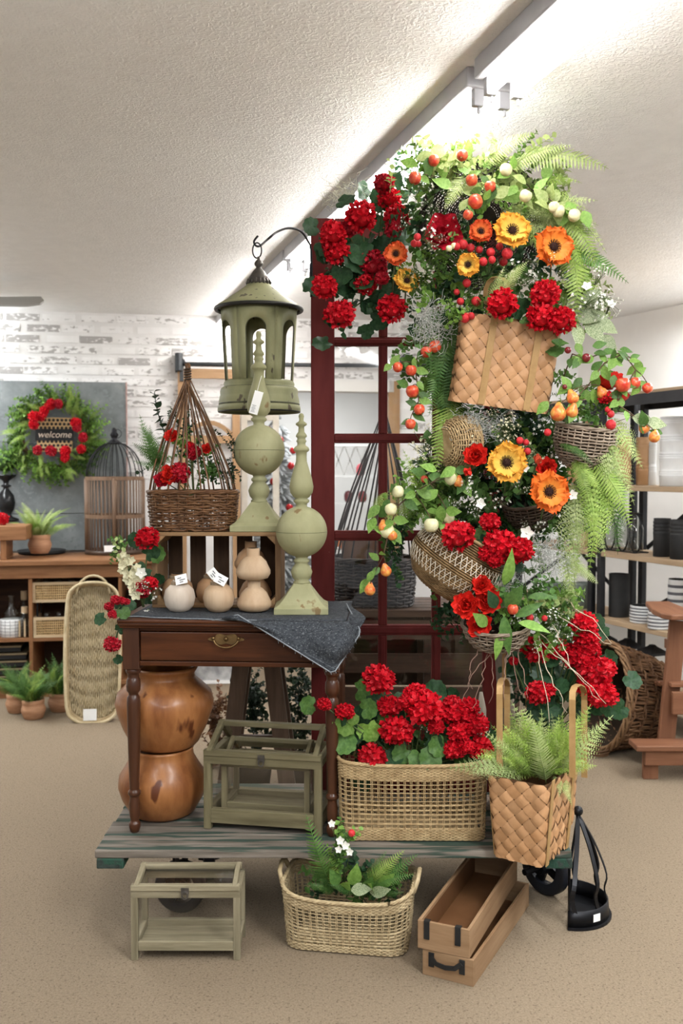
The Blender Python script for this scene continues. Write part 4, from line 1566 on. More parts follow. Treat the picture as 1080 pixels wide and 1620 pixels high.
# ================================================================ GLASS CASES
def case(name, label, loc, rot, w, dp, h, hr, m, leg=.03, b=.024, rail=.045, rd=.5, latch=True):
    t = thing(name, label, 'display case', loc, rot)
    mx, my, mz = m('x'), m('y'), m('z')
    for sx in (-1, 1):
        for sy in (0, 1):
            x, y = sx * (w / 2 - b / 2), (b / 2 if sy == 0 else dp - b / 2)
            obj('post', MB().bb(x - b / 2, x + b / 2, y - b / 2, y + b / 2, 0, h - b), mz, t, bevel=.002)
    for y in (b * .5, dp - b * .5):
        obj('bottom_rail', MB().bb(-w / 2 + b, w / 2 - b, y - b * .45, y + b * .45, leg, leg + rail), mx, t, bevel=.002)
        obj('upper_rail', MB().bb(-w / 2, w / 2, y - b * .5, y + b * .5, h - b * 1.1, h), mx, t, bevel=.002)
    for sx in (-1, 1):
        x = sx * (w / 2 - b / 2)
        obj('side_rail', MB().bb(x - b * .45, x + b * .45, b, dp - b, leg, leg + rail), my, t, bevel=.002)
        obj('side_rail', MB().bb(x - b * .45, x + b * .45, b, dp - b, h - b * 1.1, h - .002), my, t, bevel=.002)
    # pitched lid: front flap, ridge, back slope
    yr = dp * rd
    rw = w / 2 - b * .3
    for sx in (-1, 1):
        x = sx * (rw - b / 2)
        obj('lid_side', MB().beam((x, 0, h + b * .35), (x, yr, hr - b * .3), b, b * .7, (1, 0, 0)), my, t, bevel=.002)
        obj('lid_side', MB().beam((x, dp, h + b * .35), (x, yr, hr - b * .3), b, b * .7, (1, 0, 0)), my, t, bevel=.002)
    obj('ridge', MB().bb(-rw, rw, yr - b * .5, yr + b * .5, hr - b * .7, hr), mx, t, bevel=.002)
    obj('lid_rail', MB().bb(-w / 2 + .001, w / 2 - .001, -.004, b * .8, h, h + b * .8), mx, t, bevel=.002)
    obj('floor_board', MB().bb(-w / 2 + b, w / 2 - b, b, dp - b, leg, leg + .01), mx, t)
    g = .002
    obj('pane', MB().bb(-w / 2 + b, w / 2 - b, b * .5 - g, b * .5 + g, leg + rail, h - b * 1.1), GLASS, t)
    obj('pane', MB().bb(-w / 2 + b, w / 2 - b, dp - b * .5 - g, dp - b * .5 + g, leg + rail, h - b * 1.1), GLASS, t)
    for sx in (-1, 1):
        x = sx * (w / 2 - b / 2)
        obj('pane', MB().bb(x - g, x + g, b, dp - b, leg + rail, h - b * 1.1), GLASS, t)
    mb = MB().add([(-rw + b, b * .5, h + b * .5), (rw - b, b * .5, h + b * .5), (rw - b, yr - b * .4, hr - b * .35), (-rw + b, yr - b * .4, hr - b * .35)], [(0, 1, 2, 3)])
    obj('pane', mb, GLASS, t, solid=.003)
    if latch:
        l = obj('latch', MB().bb(-.012, .012, -.009, -.003, h - b * .4, h + b * .5).tube([(.009 * math.cos(a), -.011, h - b * .5 + .011 * math.sin(a)) for a in [i * PI / 6 for i in range(12)]], .003, 5, True), bronze, t)
    return t


greyw = lambda ax: wood('grey_washed_pine', (.085, .070, .036), (.20, .172, .098), ax, rough=.75, spec=.15)
greyl = lambda ax: wood('pale_washed_pine', (.17, .145, .09), (.34, .295, .20), ax, rough=.75, spec=.15)
cl = on(322, 1311, CT)
crr = on(508, 1324, CT)
rot = math.atan2(crr.y - cl.y, crr.x - cl.x)
wc_ = (crr - cl).length
mid = (cl + crr) / 2
hfr = at(322, 1195, cl.y).z - CT
case('display_case', 'large grey-washed wooden glass case on the cart under the table', (mid.x, mid.y, CT), rot, wc_, .25, hfr, hfr + .085, greyw, leg=.022, b=.026, rail=.05, rd=.62)
nl = (Matrix.Rotation(rot, 3, 'Z') @ V((.0, .045, 0))) + mid
case('display_case', 'smaller glass case nested inside the large one under the table', (nl.x, nl.y, CT + .033), rot, wc_ * .76, .16, hfr * .76, hfr * .76 + .06, greyw, leg=.02, b=.02, rail=.03, rd=.62, latch=False)
fl_ = on(207, 1520, 0)
fr_ = on(380, 1519, 0)
mid = (fl_ + fr_) / 2
wf_ = (fr_ - fl_).length
case('display_case', 'small pale-washed wooden glass case on the carpet in front of the cart', (mid.x, mid.y, 0), 0.0, wf_, .17, .225, .262, greyl, leg=.03, b=.022, rail=.03, rd=.72)

# ================================================================ LONG WOODEN BOXES
boxw = lambda ax: wood('box_oak', (.22, .125, .062), (.34, .215, .12), ax, rough=.6)
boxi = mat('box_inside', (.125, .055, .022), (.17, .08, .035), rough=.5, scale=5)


def longbox(label, pl, prr, z0, w, h, L, handle_down, rot):
    t = thing('wooden_box', label, 'box', (pl.x, pl.y, z0), rot, 'long wooden boxes with black strap handles')
    th = .01
    obj('front_board', MB().bb(0, w, 0, th, 0, h), boxw('x'), t, bevel=.0015)
    obj('back_board', MB().bb(0, w, L - th, L, 0, h), boxw('x'), t, bevel=.0015)
    obj('side_board', MB().bb(0, th, th, L - th, 0, h), boxw('y'), t, bevel=.0015)
    obj('side_board', MB().bb(w - th, w, th, L - th, 0, h), boxw('y'), t, bevel=.0015)
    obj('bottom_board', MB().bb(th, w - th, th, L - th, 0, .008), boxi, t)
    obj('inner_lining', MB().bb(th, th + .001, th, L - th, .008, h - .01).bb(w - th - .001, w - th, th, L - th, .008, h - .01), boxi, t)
    ld = mat('black_leather', (.012, .012, .013), (.02, .02, .02), rough=.5, bump=.2, bscale=120)
    z1 = h * .62
    for x in (w * .18, w * .78):
        obj('strap', MB().bb(x - .009, x + .009, -.004, 0, h * .38, h * (1.0 if not handle_down else .92)), ld, t, bevel=.001)
        if not handle_down:
            obj('strap', MB().bb(x - .009, x + .009, -.004, th + .003, h, h + .003), ld, t)
    if handle_down:
        obj('handle', MB().ribbon([(w * .18, -.008, h * .8), (w * .3, -.012, h * .6), (w * .48, -.013, h * .55), (w * .66, -.012, h * .6), (w * .78, -.008, h * .8)], (0, 0, 1), .014, .004), ld, t)
    return t


bl, br_ = on(668, 1541, 0), on(745, 1566, 0)
rot = math.atan2(br_.y - bl.y, br_.x - bl.x) * .82
longbox('lower long wooden box with black strap handle on the carpet', bl, br_, 0, .165, .082, .60, True, rot)
ul = at(660, 1512, bl.y + .005)
longbox('upper long wooden box with brown lining, set on the other box', V((ul.x, bl.y + .0, 0)), None, .083, .165, .088, .60, False, rot + .05)

# ================================================================ BLACK WALL PLANTER
pcx = on(905, 1440, 0)
pp = on(927, 1468, 0)
pl = thing('iron_planter', 'black half-round iron wall planter with curved straps on the carpet', 'planter', (pp.x - .03, pp.y + .12, 0), 0)
Rr = .145
mb = MB()
ang0, ang1 = math.radians(-105), math.radians(75)
arcp = [V((Rr * math.cos(a), Rr * math.sin(a), 0)) for a in [ang0 + (ang1 - ang0) * i / 20 for i in range(21)]]
n = len(arcp)
mb.add([p for p in arcp] + [p + V((0, 0, .008)) for p in arcp], [tuple(range(n - 1, -1, -1)), tuple(range(n, 2 * n))] + [(i, (i + 1) % n, n + (i + 1) % n, n + i) for i in range(n)])
obj('base_plate', mb, BLACK, pl)
mb = MB()
mb.add([p * .93 + V((0, 0, .006)) for p in arcp] + [p * .9 + V((0, 0, .062)) for p in arcp], [(i, i + 1, n + i + 1, n + i) for i in range(n - 1)])
obj('rim_band', mb, BLACK, pl, smooth=True, solid=.005)
topp = W[pl.name].inverted() @ at(914, 1288, pp.y + .2)
mid0 = (arcp[0] + arcp[-1]) / 2
for i in range(5):
    a = ang0 + (ang1 - ang0) * (.06 + .88 * i / 4)
    e = V((Rr * .9 * math.cos(a), Rr * .9 * math.sin(a), .05))
    q1 = e + V((-.005, 0, .1))
    q2 = V((topp.x + (e.x - topp.x) * .62, topp.y + (e.y - topp.y) * .62, topp.z * .72))
    q3 = V((topp.x + (e.x - topp.x) * .25, topp.y + (e.y - topp.y) * .25, topp.z * .9))
    pts = [e, e + V((-.012, -.0, .05)), q1, q2, q3, V(topp)]
    sm = []
    for k in range(len(pts) - 1):
        p0, p1, p2, p3 = pts[max(k - 1, 0)], pts[k], pts[k + 1], pts[min(k + 2, len(pts) - 1)]
        for j in range(4):
            t = j / 4
            sm.append(.5 * ((2 * p1) + (p2 - p0) * t + (2 * p0 - 5 * p1 + 4 * p2 - p3) * t * t + (3 * p1 - p0 - 3 * p2 + p3) * t ** 3))
    sm.append(pts[-1])
    sd = V((-math.sin(a), math.cos(a), 0))
    obj('strap', MB().ribbon(sm, sd, .015, .005), BLACK, pl)
obj('knob', MB().ball(topp + V((0, 0, .012)), .018, 12, 8), BLACK, pl, smooth=True)
obj('back_bar', MB().ribbon([mid0 + V((0, 0, .006)), mid0 + V((0, 0, .15)), V(topp)], (0, 1, 0), .02, .004), BLACK, pl)
a = math.radians(-62)
gt = obj('price_sticker', MB().box((Rr * .955 * math.cos(a), Rr * .955 * math.sin(a), .036), (.03, .001, .026), Matrix.Rotation(a + PI / 2, 3, 'Z')), WHITEP, pl)

# ================================================================ BASKETS of the centre
willow = mat('brown_willow', (.085, .036, .014), (.20, .098, .043), rough=.45, scale=20, rv=.2)
greywil = mat('grey_willow', (.17, .125, .09), (.36, .29, .22), rough=.6, scale=14, rv=.2)
seat_ = mat('honey_rush', (.30, .20, .095), (.47, .34, .18), rough=.7, scale=30, bump=.25, bscale=90)
splint = mat('ash_splint', (.36, .185, .082), (.50, .285, .145), rough=.5, scale=8, stretch=(1, 1, 1), bump=.2, bscale=70, rv=.16, lo=.3, hi=.7)
splintb = mat('splint_band', (.30, .175, .065), (.40, .25, .105), rough=.55, scale=12, bump=.2, bscale=70)
rushp = mat('pale_rush', (.34, .25, .135), (.52, .41, .245), rough=.7, scale=30, bump=.2, bscale=90)

# long openwork basket on the cart
a_, b_ = on(537, 1338, CT), on(770, 1331, CT)
w_ = (b_ - a_).length
lb = thing('openwork_basket', 'long openwork rush basket of red geraniums on the cart edge', 'basket', ((a_.x + b_.x) / 2, (a_.y + b_.y) / 2 + .14, CT + .004), -.01)
hh = at(650, 1218, a_.y).z - CT
S, P = box_surf(w_ * .98, .25, w_ * 1.01, .27, .035, hh, .018)
openwork(lb, S, seat_, 66)
obj('base', MB().bb(-w_ * .47, w_ * .47, -.115, .115, 0, .006), seat_, lb)
LBASK = lb
# floor openwork basket
a_, b_ = on(455, 1506, 0), on(650, 1522, 0)
w_ = (b_ - a_).length
fbk = thing('openwork_basket', 'shorter openwork rush basket of ferns on the carpet', 'basket', ((a_.x + b_.x) / 2 + .005, (a_.y + b_.y) / 2 + .135, 0.004), math.atan2(b_.y - a_.y, b_.x - a_.x))
hh = at(560, 1428, a_.y - .01).z
S, P = box_surf(w_ * .99, .24, w_ * 1.07, .27, .06, hh, .035)
openwork(fbk, S, rushp, 58, bands=((0, .12), (.8, 1.0)), fine=(.42, .8, 6), coarse=(.12, .42, 5), rr=.0024)
obj('base', MB().bb(-w_ * .44, w_ * .44, -.1, .1, 0, .006), rushp, fbk)
for sx in (-1, 1):
    x = sx * w_ * .545
    obj('handle', MB().tube([(x, -.06, hh + .02), (x + sx * .012, -.045, hh + .055), (x + sx * .014, 0, hh + .07), (x + sx * .012, .045, hh + .055), (x, .06, hh + .02)], .008, 6), rushp, fbk, smooth=True)

# plaited bucket with tall loop handles
q = on(850, 1374, CT + .002)
rot = -.60
bw0, bw1, bhh = .165, .205, .27
R_ = Matrix.Rotation(rot, 3, 'Z')
cen = q + R_ @ V((-bw0 / 2 + .012, bw0 * .72 - .0, 0))
bkt = thing('plaited_bucket', 'tall plaited splint basket of light ferns at the cart corner', 'basket', (cen.x, cen.y, CT + .003), rot)
S, P = box_surf(bw0, bw0 * 1.35, bw1, bw1 * 1.3, .022, bhh)
plaited(bkt, S, P, bhh, .038, .0036, splint)
obj('lining', MB().grid(lambda u, v: S(u, v)[0] - S(u, v)[1] * .005, 40, 4, True), mat('splint_inside_shade', (.10, .05, .022), (.15, .08, .035), rough=.8), bkt)  # dark sheet added behind the splints, shade put into its colour
obj('base', MB().bb(-bw0 / 2 + .008, bw0 / 2 - .008, -bw0 * .67, bw0 * .67, 0, .004), splint, bkt)
for (hx, sgn_) in ((-1, 1), (1, 1)):
    pass


def loop(t, px0, px1, ytop, yb, Y0, Y1, w, nm='handle', m=None):
    cx = (px0 + px1) / 2
    pts = []
    for i in range(25):
        s = i / 24
        if s < .4:
            x, y, Y = px0, yb + (ytop + 16 - yb) * (s / .4), Y0
        elif s > .6:
            x, y, Y = px1, ytop + 16 + (yb - ytop - 16) * ((s - .6) / .4), Y1
        else:
            q = (s - .4) / .2
            a = PI * q
            x, y, Y = cx - (px1 - px0) / 2 * math.cos(a), ytop + 16 - 16 * math.sin(a), Y0 + (Y1 - Y0) * q
        pts.append(at(x, y, Y))
    dirn = (pts[-1] - pts[0])
    sd = V((0, 0, 1)).cross(V((dirn.x, dirn.y, 0))).normalized()
    obj(nm, MB().ribbon(pts, sd, w, .0035), m or splintb, t, world=True, smooth=False)


loop(bkt, 790, 802, 1073, 1230, 3.02, 3.22, .02)
loop(bkt, 905, 924, 1083, 1230, 2.97, 3.17, .02)
for (u, x) in ((.07, 0), (.93, 0)):
    pass
for sx in (-1, 1):      # flat bands that carry on down the sides
    for yy in (-.09, .09):
        obj('side_band', MB().ribbon([(sx * (bw0 / 2 + .006), yy * .95, .0), (sx * (bw0 / 2 + (bw1 - bw0) / 4 + .007), yy, bhh / 2), (sx * (bw1 / 2 + .007), yy, bhh + .01)], (0, 1, 0), .02, .003), splintb, bkt)

# plaited basket hung high
HY_ = 3.17
pw, ph_ = pm(152, HY_), pm(138, HY_)
bc_ = at(789, 642, HY_)
Rb_ = Matrix.Rotation(.135, 3, 'Y') @ Matrix.Rotation(.10, 3, 'X')
hb = thing('plaited_basket', 'square plaited splint basket with two bands hung high under the poppies', 'basket', (bc_.x, bc_.y + .06, bc_.z), R=Rb_)
S, P = box_surf(pw, .17, pw * 1.0, .18, .025, ph_)
plaited(hb, S, P, ph_, .036, .0034, splint)
obj('lining', MB().grid(lambda u, v: S(u, v)[0] - S(u, v)[1] * .005, 40, 4, True), mat('splint_inside_shade', (.10, .05, .022)), hb)  # same dark sheet, painted shade behind the weave
obj('base', MB().bb(-pw / 2 + .004, pw / 2 - .004, -.08, .08, 0, .006), splint, hb, bevel=.003)
for x in (-pw * .2, pw * .27):
    obj('band', MB().ribbon([(x, -.06, .001), (x, -.088, .004), (x, -.0925, ph_ * .5), (x, -.096, ph_ + .004)], (1, 0, 0), .022, .004), splintb, hb)
    obj('handle', MB().ribbon([(x + .03 * math.sin(2 * q), -.096 + .06 * (1 - math.cos(q)), ph_ + .13 * math.sin(q)) for q in [PI * i / 12 for i in range(13)]], (1, 0, 0), .016, .003), splintb, hb)


def frame_from_axis(ax):
    z = V(ax).normalized()
    x = V((1, 0, 0)) - z * z.x
    x.normalize()
    y = z.cross(x)
    return Matrix((x, y, z)).transposed()


# belly basket with white stitching
BY = 3.2
bcn = at(697, 935, BY)
Rbb = frame_from_axis((.50, -.12, .80))
k = BY / F
bb_ = thing('belly_basket', 'tilted round seagrass belly basket with white diamond stitching', 'basket', tuple(bcn + V((0, 0.04, 0))), R=Rbb)
bprof = [(38, 0), (56, 8), (72, 28), (78, 50), (74, 68), (66, 84), (66, 104)]
S = lathe_surf([(r * k, z * k) for r, z in bprof])
mb = MB()
for i in range(34):
    v = (i + .5) / 34
    mb.tube([S(u / 72, v)[0] + S(u / 72, v)[1] * (.0015 if (u + i) % 2 else -.0008) for u in range(72)], .0031, 5, True)
rushb = mat('brown_rush', (.13, .075, .03), (.28, .175, .082), rough=.75, scale=26, bump=.3, bscale=90)
obj('coiled_wall', mb, rushb, bb_, smooth=True, kind='stuff')
obj('base', MB().lathe([(38 * k, 0), (.0001, -.002)], 32, cap=False), rushb, bb_, smooth=True)
mb = MB()
for b0, b1 in ((.34, .52), (.6, .78)):
    n = 52
    for i in range(n):
        for dr_ in (-1, 1):
            pts = []
            for j in range(4):
                u, v = (i + dr_ * j / 3) / n, b0 + (b1 - b0) * j / 3
                p, nn = S(u, v)
                pts.append(p + nn * .0045)
            mb.tube(pts, .0011, 3)
obj('white_stitching', mb, mat('white_yarn', (.6, .53, .42), (.7, .64, .54), rough=.9), bb_, kind='stuff', label='white diamond stitching')
obj('rim', MB().tube([S(i / 50, 1)[0] for i in range(50)], .006, 6, True), seat_, bb_, smooth=True)
obj('lining', MB().grid(lambda u, v: S(u, v)[0] - S(u, v)[1] * .004, 40, 6, True), DARKIN, bb_, smooth=True)  # added dark sheet stands for the shade inside the basket


def bowl(name, label, px, py, Y, ax, prof, rows, st, m, rr=.0028, liner=DARKIN, scale=(1, 1)):
    k = Y / F
    c = at(px, py, Y)
    t = thing(name, label, 'basket', tuple(c), R=frame_from_axis(ax))
    S = lathe_surf([(r * k, z * k) for r, z in prof])
    wicker(t, S, rows, st, rr, m, rim=.006, liner=liner, spl=2)
    obj('base', MB().lathe([(max(prof[0][0], 1) * k, prof[0][1] * k), (.0001, prof[0][1] * k - .002)], 24, cap=False), m, t)
    return t


bowl('wicker_bowl', 'grey willow bowl basket hanging under the pears at right', 918, 741, 3.16, (.1, -.12, .95), [(12, 0), (30, 6), (42, 22), (48, 44), (47, 66)], 17, 26, greywil, .0032)
bowl('wicker_bowl', 'small grey brown wicker bowl under the red peonies', 786, 1024, 3.16, (-.06, -.2, .95), [(22, 0), (40, 8), (50, 24), (55, 42)], 11, 28, greywil, .003)
bowl('wicker_bowl', 'dark willow bowl tucked behind the orange poppy in the middle', 846, 834, 3.26, (-.25, -.3, .9), [(15, 0), (32, 10), (42, 30), (44, 52)], 13, 24, mat('dark_willow', (.035, .022, .014), (.09, .06, .04), rough=.6, scale=20), .003)
bowl('wicker_bowl', 'pale rush basket turned on its side by the door above the tulips', 702, 702, 3.2, (.85, .42, .05), [(22, 0), (36, 8), (42, 24), (42, 44)], 14, 28, seat_, .003)
bowl('wicker_bowl', 'dark open-weave basket tipped forward at the top of the arch', 756, 352, 3.42, (-.05, -.93, -.32), [(30, 0), (56, 8), (80, 30), (94, 60)], 27, 54, mat('black_brown_willow', (.018, .013, .012), (.05, .038, .032), rough=.6, scale=20), .0028, None)

# cloche basket on the crate
CY_ = 3.54
k = CY_ / F
cc = at(306, 841, CY_)
clo = thing('cloche_basket', 'brown willow basket with tall tied rod cone on the crate', 'basket', (cc.x, cc.y - .0, CTOP + .003), .05)
bw = pm(140, CY_)
bh = at(306, 779, CY_).z - CTOP
S, P = box_surf(bw * .93, .185, bw, .205, .085, bh)
wicker(clo, S, 15, 30, .0042, willow, jit=.35, rim=.008)
obj('base', MB().bb(-bw * .4, bw * .4, -.07, .07, 0, .006), willow, clo)
apex = W[clo.name].inverted() @ at(297, 601, CY_)
top_ = W[clo.name].inverted() @ at(296, 580, CY_)


def rods(t, S, n, apex, top, m, r=.0032, bulge=.045):
    for i in range(n):
        p, nn = S((i + rnd.uniform(-.25, .25)) / n, 1)
        e = apex + V((rnd.uniform(-.009, .009), rnd.uniform(-.009, .009), rnd.uniform(-.02, .02)))
        pts = []
        for j in range(9):
            s = j / 8
            pts.append(p.lerp(e, s) + nn * bulge * math.sin(PI * s) * (1 - s * .3))
        pts[0] = pts[0] - V((0, 0, .03))
        pts.append(top + V((rnd.uniform(-.012, .012), rnd.uniform(-.012, .012), rnd.uniform(-.02, .015))))
        obj('rod', MB().tube(pts, [r] * 6 + [r * .8] * 4, 5), m, t, smooth=True)


rods(clo, S, 24, apex, top_, willow, .0032, .012)
mb = MB()
mb.tube([apex + V((.012 * math.cos(a), .012 * math.sin(a), -.005 + .003 * a / 2)) for a in [i * PI / 6 for i in range(60)]], .003, 5)
obj('binding', mb, mat('dark_willow', (.035, .022, .014)), clo, smooth=True)

# second cloche basket behind the door on a slatted rack
rk = thing('slatted_rack', 'dark brown slatted wooden rack standing behind the red door', 'rack', (at(520, 1000, 4.25).x, 4.2, 0))
dkw = lambda ax: wood('dark_pine', (.035, .019, .012), (.075, .042, .026), ax, rough=.6)
rw_ = pm(300, 4.25)
rtop = at(600, 962, 4.25).z
for x in (0, rw_ * .5, rw_ - .05):
    obj('post', MB().bb(x, x + .05, .0, .04, 0, rtop - .03).bb(x, x + .05, .36, .4, 0, rtop - .03), dkw('z'), rk)
for i in range(5):
    obj('top_slat', MB().bb(-.03, rw_ + .03, -.02 + i * .09, -.02 + i * .09 + .082, rtop - .03, rtop), dkw('x'), rk)
for i in range(5):
    z = rtop - .13 - i * .15
    obj('front_slat', MB().bb(-.0, rw_, -.016, -.001, z, z + .085), dkw('x'), rk)
    obj('back_slat', MB().bb(-.0, rw_, .401, .416, z - .0, z + .11), dkw('x'), rk)
c2 = at(590, 960, 4.35)
cl2 = thing('cloche_basket', 'dark willow basket with tied rod cone seen through the door panes', 'basket', (c2.x, c2.y, rtop + .003), -.1)
w2 = pm(135, 4.35)
h2 = at(590, 884, 4.35).z - rtop
S2, P2 = box_surf(w2 * .92, .25, w2, .28, .11, h2)
dwil = mat('black_brown_willow', (.018, .013, .012), spec=.1)
wicker(cl2, S2, 15, 28, .006, dwil, jit=.3, rim=.011, liner=DARKIN)
ap2 = W[cl2.name].inverted() @ at(608, 655, 4.35)
rods(cl2, S2, 20, ap2, ap2 + V((0, 0, .06)), dwil, .0042, .02)
bdp = thing('cutting_board', 'brown wooden paddle board standing in the basket behind the door', 'cutting board', (at(578, 900, 4.3).x, 4.36, rtop + .012), .1)
k = 4.3 / F
pts = [(-38, 0), (-38, 100), (-30, 112), (8, 116), (16, 150), (24, 158), (34, 150), (36, 110), (36, 0)]
mb = MB()
n = len(pts)
mb.add([(x * k, -.008, z * k) for x, z in pts] + [(x * k, .008, z * k) for x, z in pts], [tuple(range(n)), tuple(range(2 * n - 1, n - 1, -1))] + [(i, n + i, n + (i + 1) % n, (i + 1) % n) for i in range(n)])
obj('board', mb, wood('brown_board', (.10, .055, .035), (.15, .085, .055), 'z'), bdp)

# dark trestle stool behind the cart
st = thing('trestle_stool', 'dark wooden stool with splayed legs seen under the table', 'stool', (at(405, 1100, 4.3).x, 4.3, 0))
sz = at(405, 1050, 4.3).z
obj('seat', MB().bb(-.2, .2, -.02, .26, sz, sz + .04), dkw('x'), st, bevel=.004)
for sx in (-1, 1):
    for y in (.03, .2):
        obj('leg', MB().beam((sx * .07, y, sz), (sx * .155, y + (y - .11) * .4, 0), .075, .045, (0, 1, 0)), wood('stool_leg', (.05, .03, .018), (.10, .065, .045), 'z'), st)
obj('cross_bar', MB().bb(-.12, .12, .02, .045, sz * .42, sz * .42 + .05), dkw('x'), st)

# driftwood post that carries the hanging baskets
dpx = at(800, 800, 3.5)
pz1 = at(800, 290, 3.5).z
dp = thing('driftwood_post', 'rough driftwood post behind the hanging baskets', 'post', (dpx.x, dpx.y, CT))
mb = MB()
mb.tube([(.012 * math.sin(i * 1.1), .012 * math.cos(i * 1.7), (pz1 - CT) * i / 14) for i in range(15)], [.032 - .01 * i / 14 for i in range(15)], 8)
bark = mat('driftwood', (.12, .085, .06), (.30, .25, .2), rough=.9, scale=9, stretch=(3, 3, .5), bump=.6)
obj('stem', mb, bark, dp, smooth=True)
obj('foot', MB().bb(-.09, .09, -.06, .06, 0, .02), bark, dp, bevel=.004)
for (px, py, Y) in ((770, 320, 3.42), (785, 540, 3.27), (720, 880, 3.24), (905, 690, 3.22), (790, 995, 3.2)):
    e = W[dp.name].inverted() @ at(px, py, Y)
    s0 = V((0, 0, max(.1, e.z - .06)))
    obj('branch', MB().tube([s0, s0.lerp(e, .5) + V((0, 0, .03)), e], [.014, .01, .006], 6), bark, dp, smooth=True)
ds = on(764, 1290, CT)
dst = thing('driftwood_stick', 'short grey driftwood stick standing beside the bucket handle', 'stick', (ds.x, ds.y + .07, CT))
hh = at(764, 1095, ds.y + .07).z - CT
obj('stem', MB().tube([(.0, 0, 0), (.006, 0, hh * .3), (-.004, .004, hh * .6), (.003, 0, hh * .85), (.0, 0, hh)], [.022, .02, .021, .017, .006], 8), mat('grey_driftwood', (.2, .16, .12), (.42, .36, .29), rough=.9, scale=9, stretch=(3, 3, .5), bump=.6), dst, smooth=True)
# ================================================================ RIGHT: shelving
SE = V((.371, -.928, 0))         # along the shelf, towards the camera
SD = V((.928, .371, 0))          # into its depth
FL = V((1.663, 6.16, 0))
SROT = math.atan2(SE.y, SE.x)


def sp(px, d, z):
    """point on the shelf at depth d behind its front edge that shows at image column px"""
    m = (px - 540) / F / 1.0
    o = FL + SD * d
    s = (m * o.y - o.x) / (SE.x - m * SE.y)
    p = o + SE * s
    return V((p.x, p.y, z))


ZA, ZB, ZC, ZD = 1.458, 1.029, .60, .18
ZTOP = 2.037
iron = mat('shelf_iron', (.018, .018, .02), (.03, .03, .032), rough=.5, metal=.5)
shw = wood('shelf_pine', (.27, .185, .11), (.38, .275, .175), 'x', rough=.65)
for u_, (s0, s1, lab) in enumerate(((0, 1.5, 'black iron shelving unit with wooden boards at the right wall'), (-1.5, -.06, 'farther black iron shelving unit behind the flowers at right'))):
    o = FL + SE * s0
    t = thing('shelving_unit', lab, 'shelving', (o.x, o.y, 0), SROT, 'iron shelving units')
    L = s1 - s0
    for x in (.0, L - .04):
        for y in (.0, .33):
            obj('post', MB().bb(x, x + .04, y, y + .04, 0, ZTOP), iron, t, bevel=.003)
    for z in (ZD, ZC, ZB, ZA, ZTOP):
        obj('board', MB().bb(-.0, L, .003, .37, z - .032, z), shw, t, bevel=.003)
    obj('beam', MB().bb(-.0, L, -.012, .0, ZTOP - .085, ZTOP - .02), iron, t)
    obj('beam', MB().bb(-.0, L, .372, .385, ZTOP - .085, ZTOP - .02), iron, t)
    for a, b in (((.03, ZC + .01), (.75, ZB - .04)), ((1.4, ZC + .01), (.75, ZB - .04)), ((.03, ZB + .01), (.6, ZA - .04))):
        obj('brace', MB().beam((a[0], .378, a[1]), (b[0], .378, b[1]), .03, .006, (0, 1, 0)), iron, t)

# turned wooden vessels and stacked bowls on the top board
tan = mat('tan_turned_wood', (.36, .205, .10), (.48, .30, .165), rough=.5, scale=5, rv=.1)
whitec = mat('white_ceramic', (.50, .50, .50), (.57, .57, .56), rough=.45)


def stackprof(r, h, n, waist=.93, rings=3):
    pr = [(r * .86, 0)]
    for i in range(n):
        z0, z1 = h * i / n, h * (i + 1) / n
        pr += [(r * waist, z0 + .002), (r * .97, z0 + (z1 - z0) * .55)]
        for q in range(rings):
            zz = z0 + (z1 - z0) * (.6 + .36 * q / rings)
            pr += [(r, zz), (r, zz + (z1 - z0) * .05), (r * .93, zz + (z1 - z0) * .07)]
    return pr + [(r * .95, h), (r * .8, h), (r * .75, h - .02), (.001, h - .02)]


def spx(px, ypx, d, z):
    p = sp(px, d, z)
    return p, (745 - ypx) * p.y / F + HC - z


for px, yt, w, d, m, nn, lb in ((908, 672, 27, .15, tan, 1, 'tan turned wooden vase partly behind the fern on the top board'),
                               (984, 692, 27, .14, tan, 2, 'thick tan turned wooden canister beside the white stack'),
                               (1016, 692, 22, .26, tan, 2, 'tan turned wooden canister behind and between the thick one and the white stack'),
                               (1063, 660, 42, .14, whitec, 4, 'tall stack-like white ribbed vase at the right edge of the top board'),
                               (1030, 700, 15, .3, whitec, 2, 'slim white vase at the back of the top board'),
                               (958, 744, 17, .1, mat('blue_grey_glaze', (.22, .25, .31), (.28, .31, .37), rough=.5), 1, 'small blue grey cup on the top board')):
    p, h = spx(px, yt, d, ZA)
    lathe_thing('turned_vase' if m is not whitec else 'ribbed_vase', lb, 'vase', p, stackprof(pm(w / 2, p.y), h, nn), m, 28)
p, h = spx(935, 662, .2, ZA)
r = pm(17, p.y)
lathe_thing('hourglass_vase', 'tan hourglass shaped wooden vase on the top board beside the pears', 'vase', p, [(r * .9, 0), (r, .02), (r, h * .35), (r * .95, h * .5), (r * .45, h * .68), (r * .42, h * .72), (r * .9, h * .9), (r * .9, h), (.001, h)], tan)

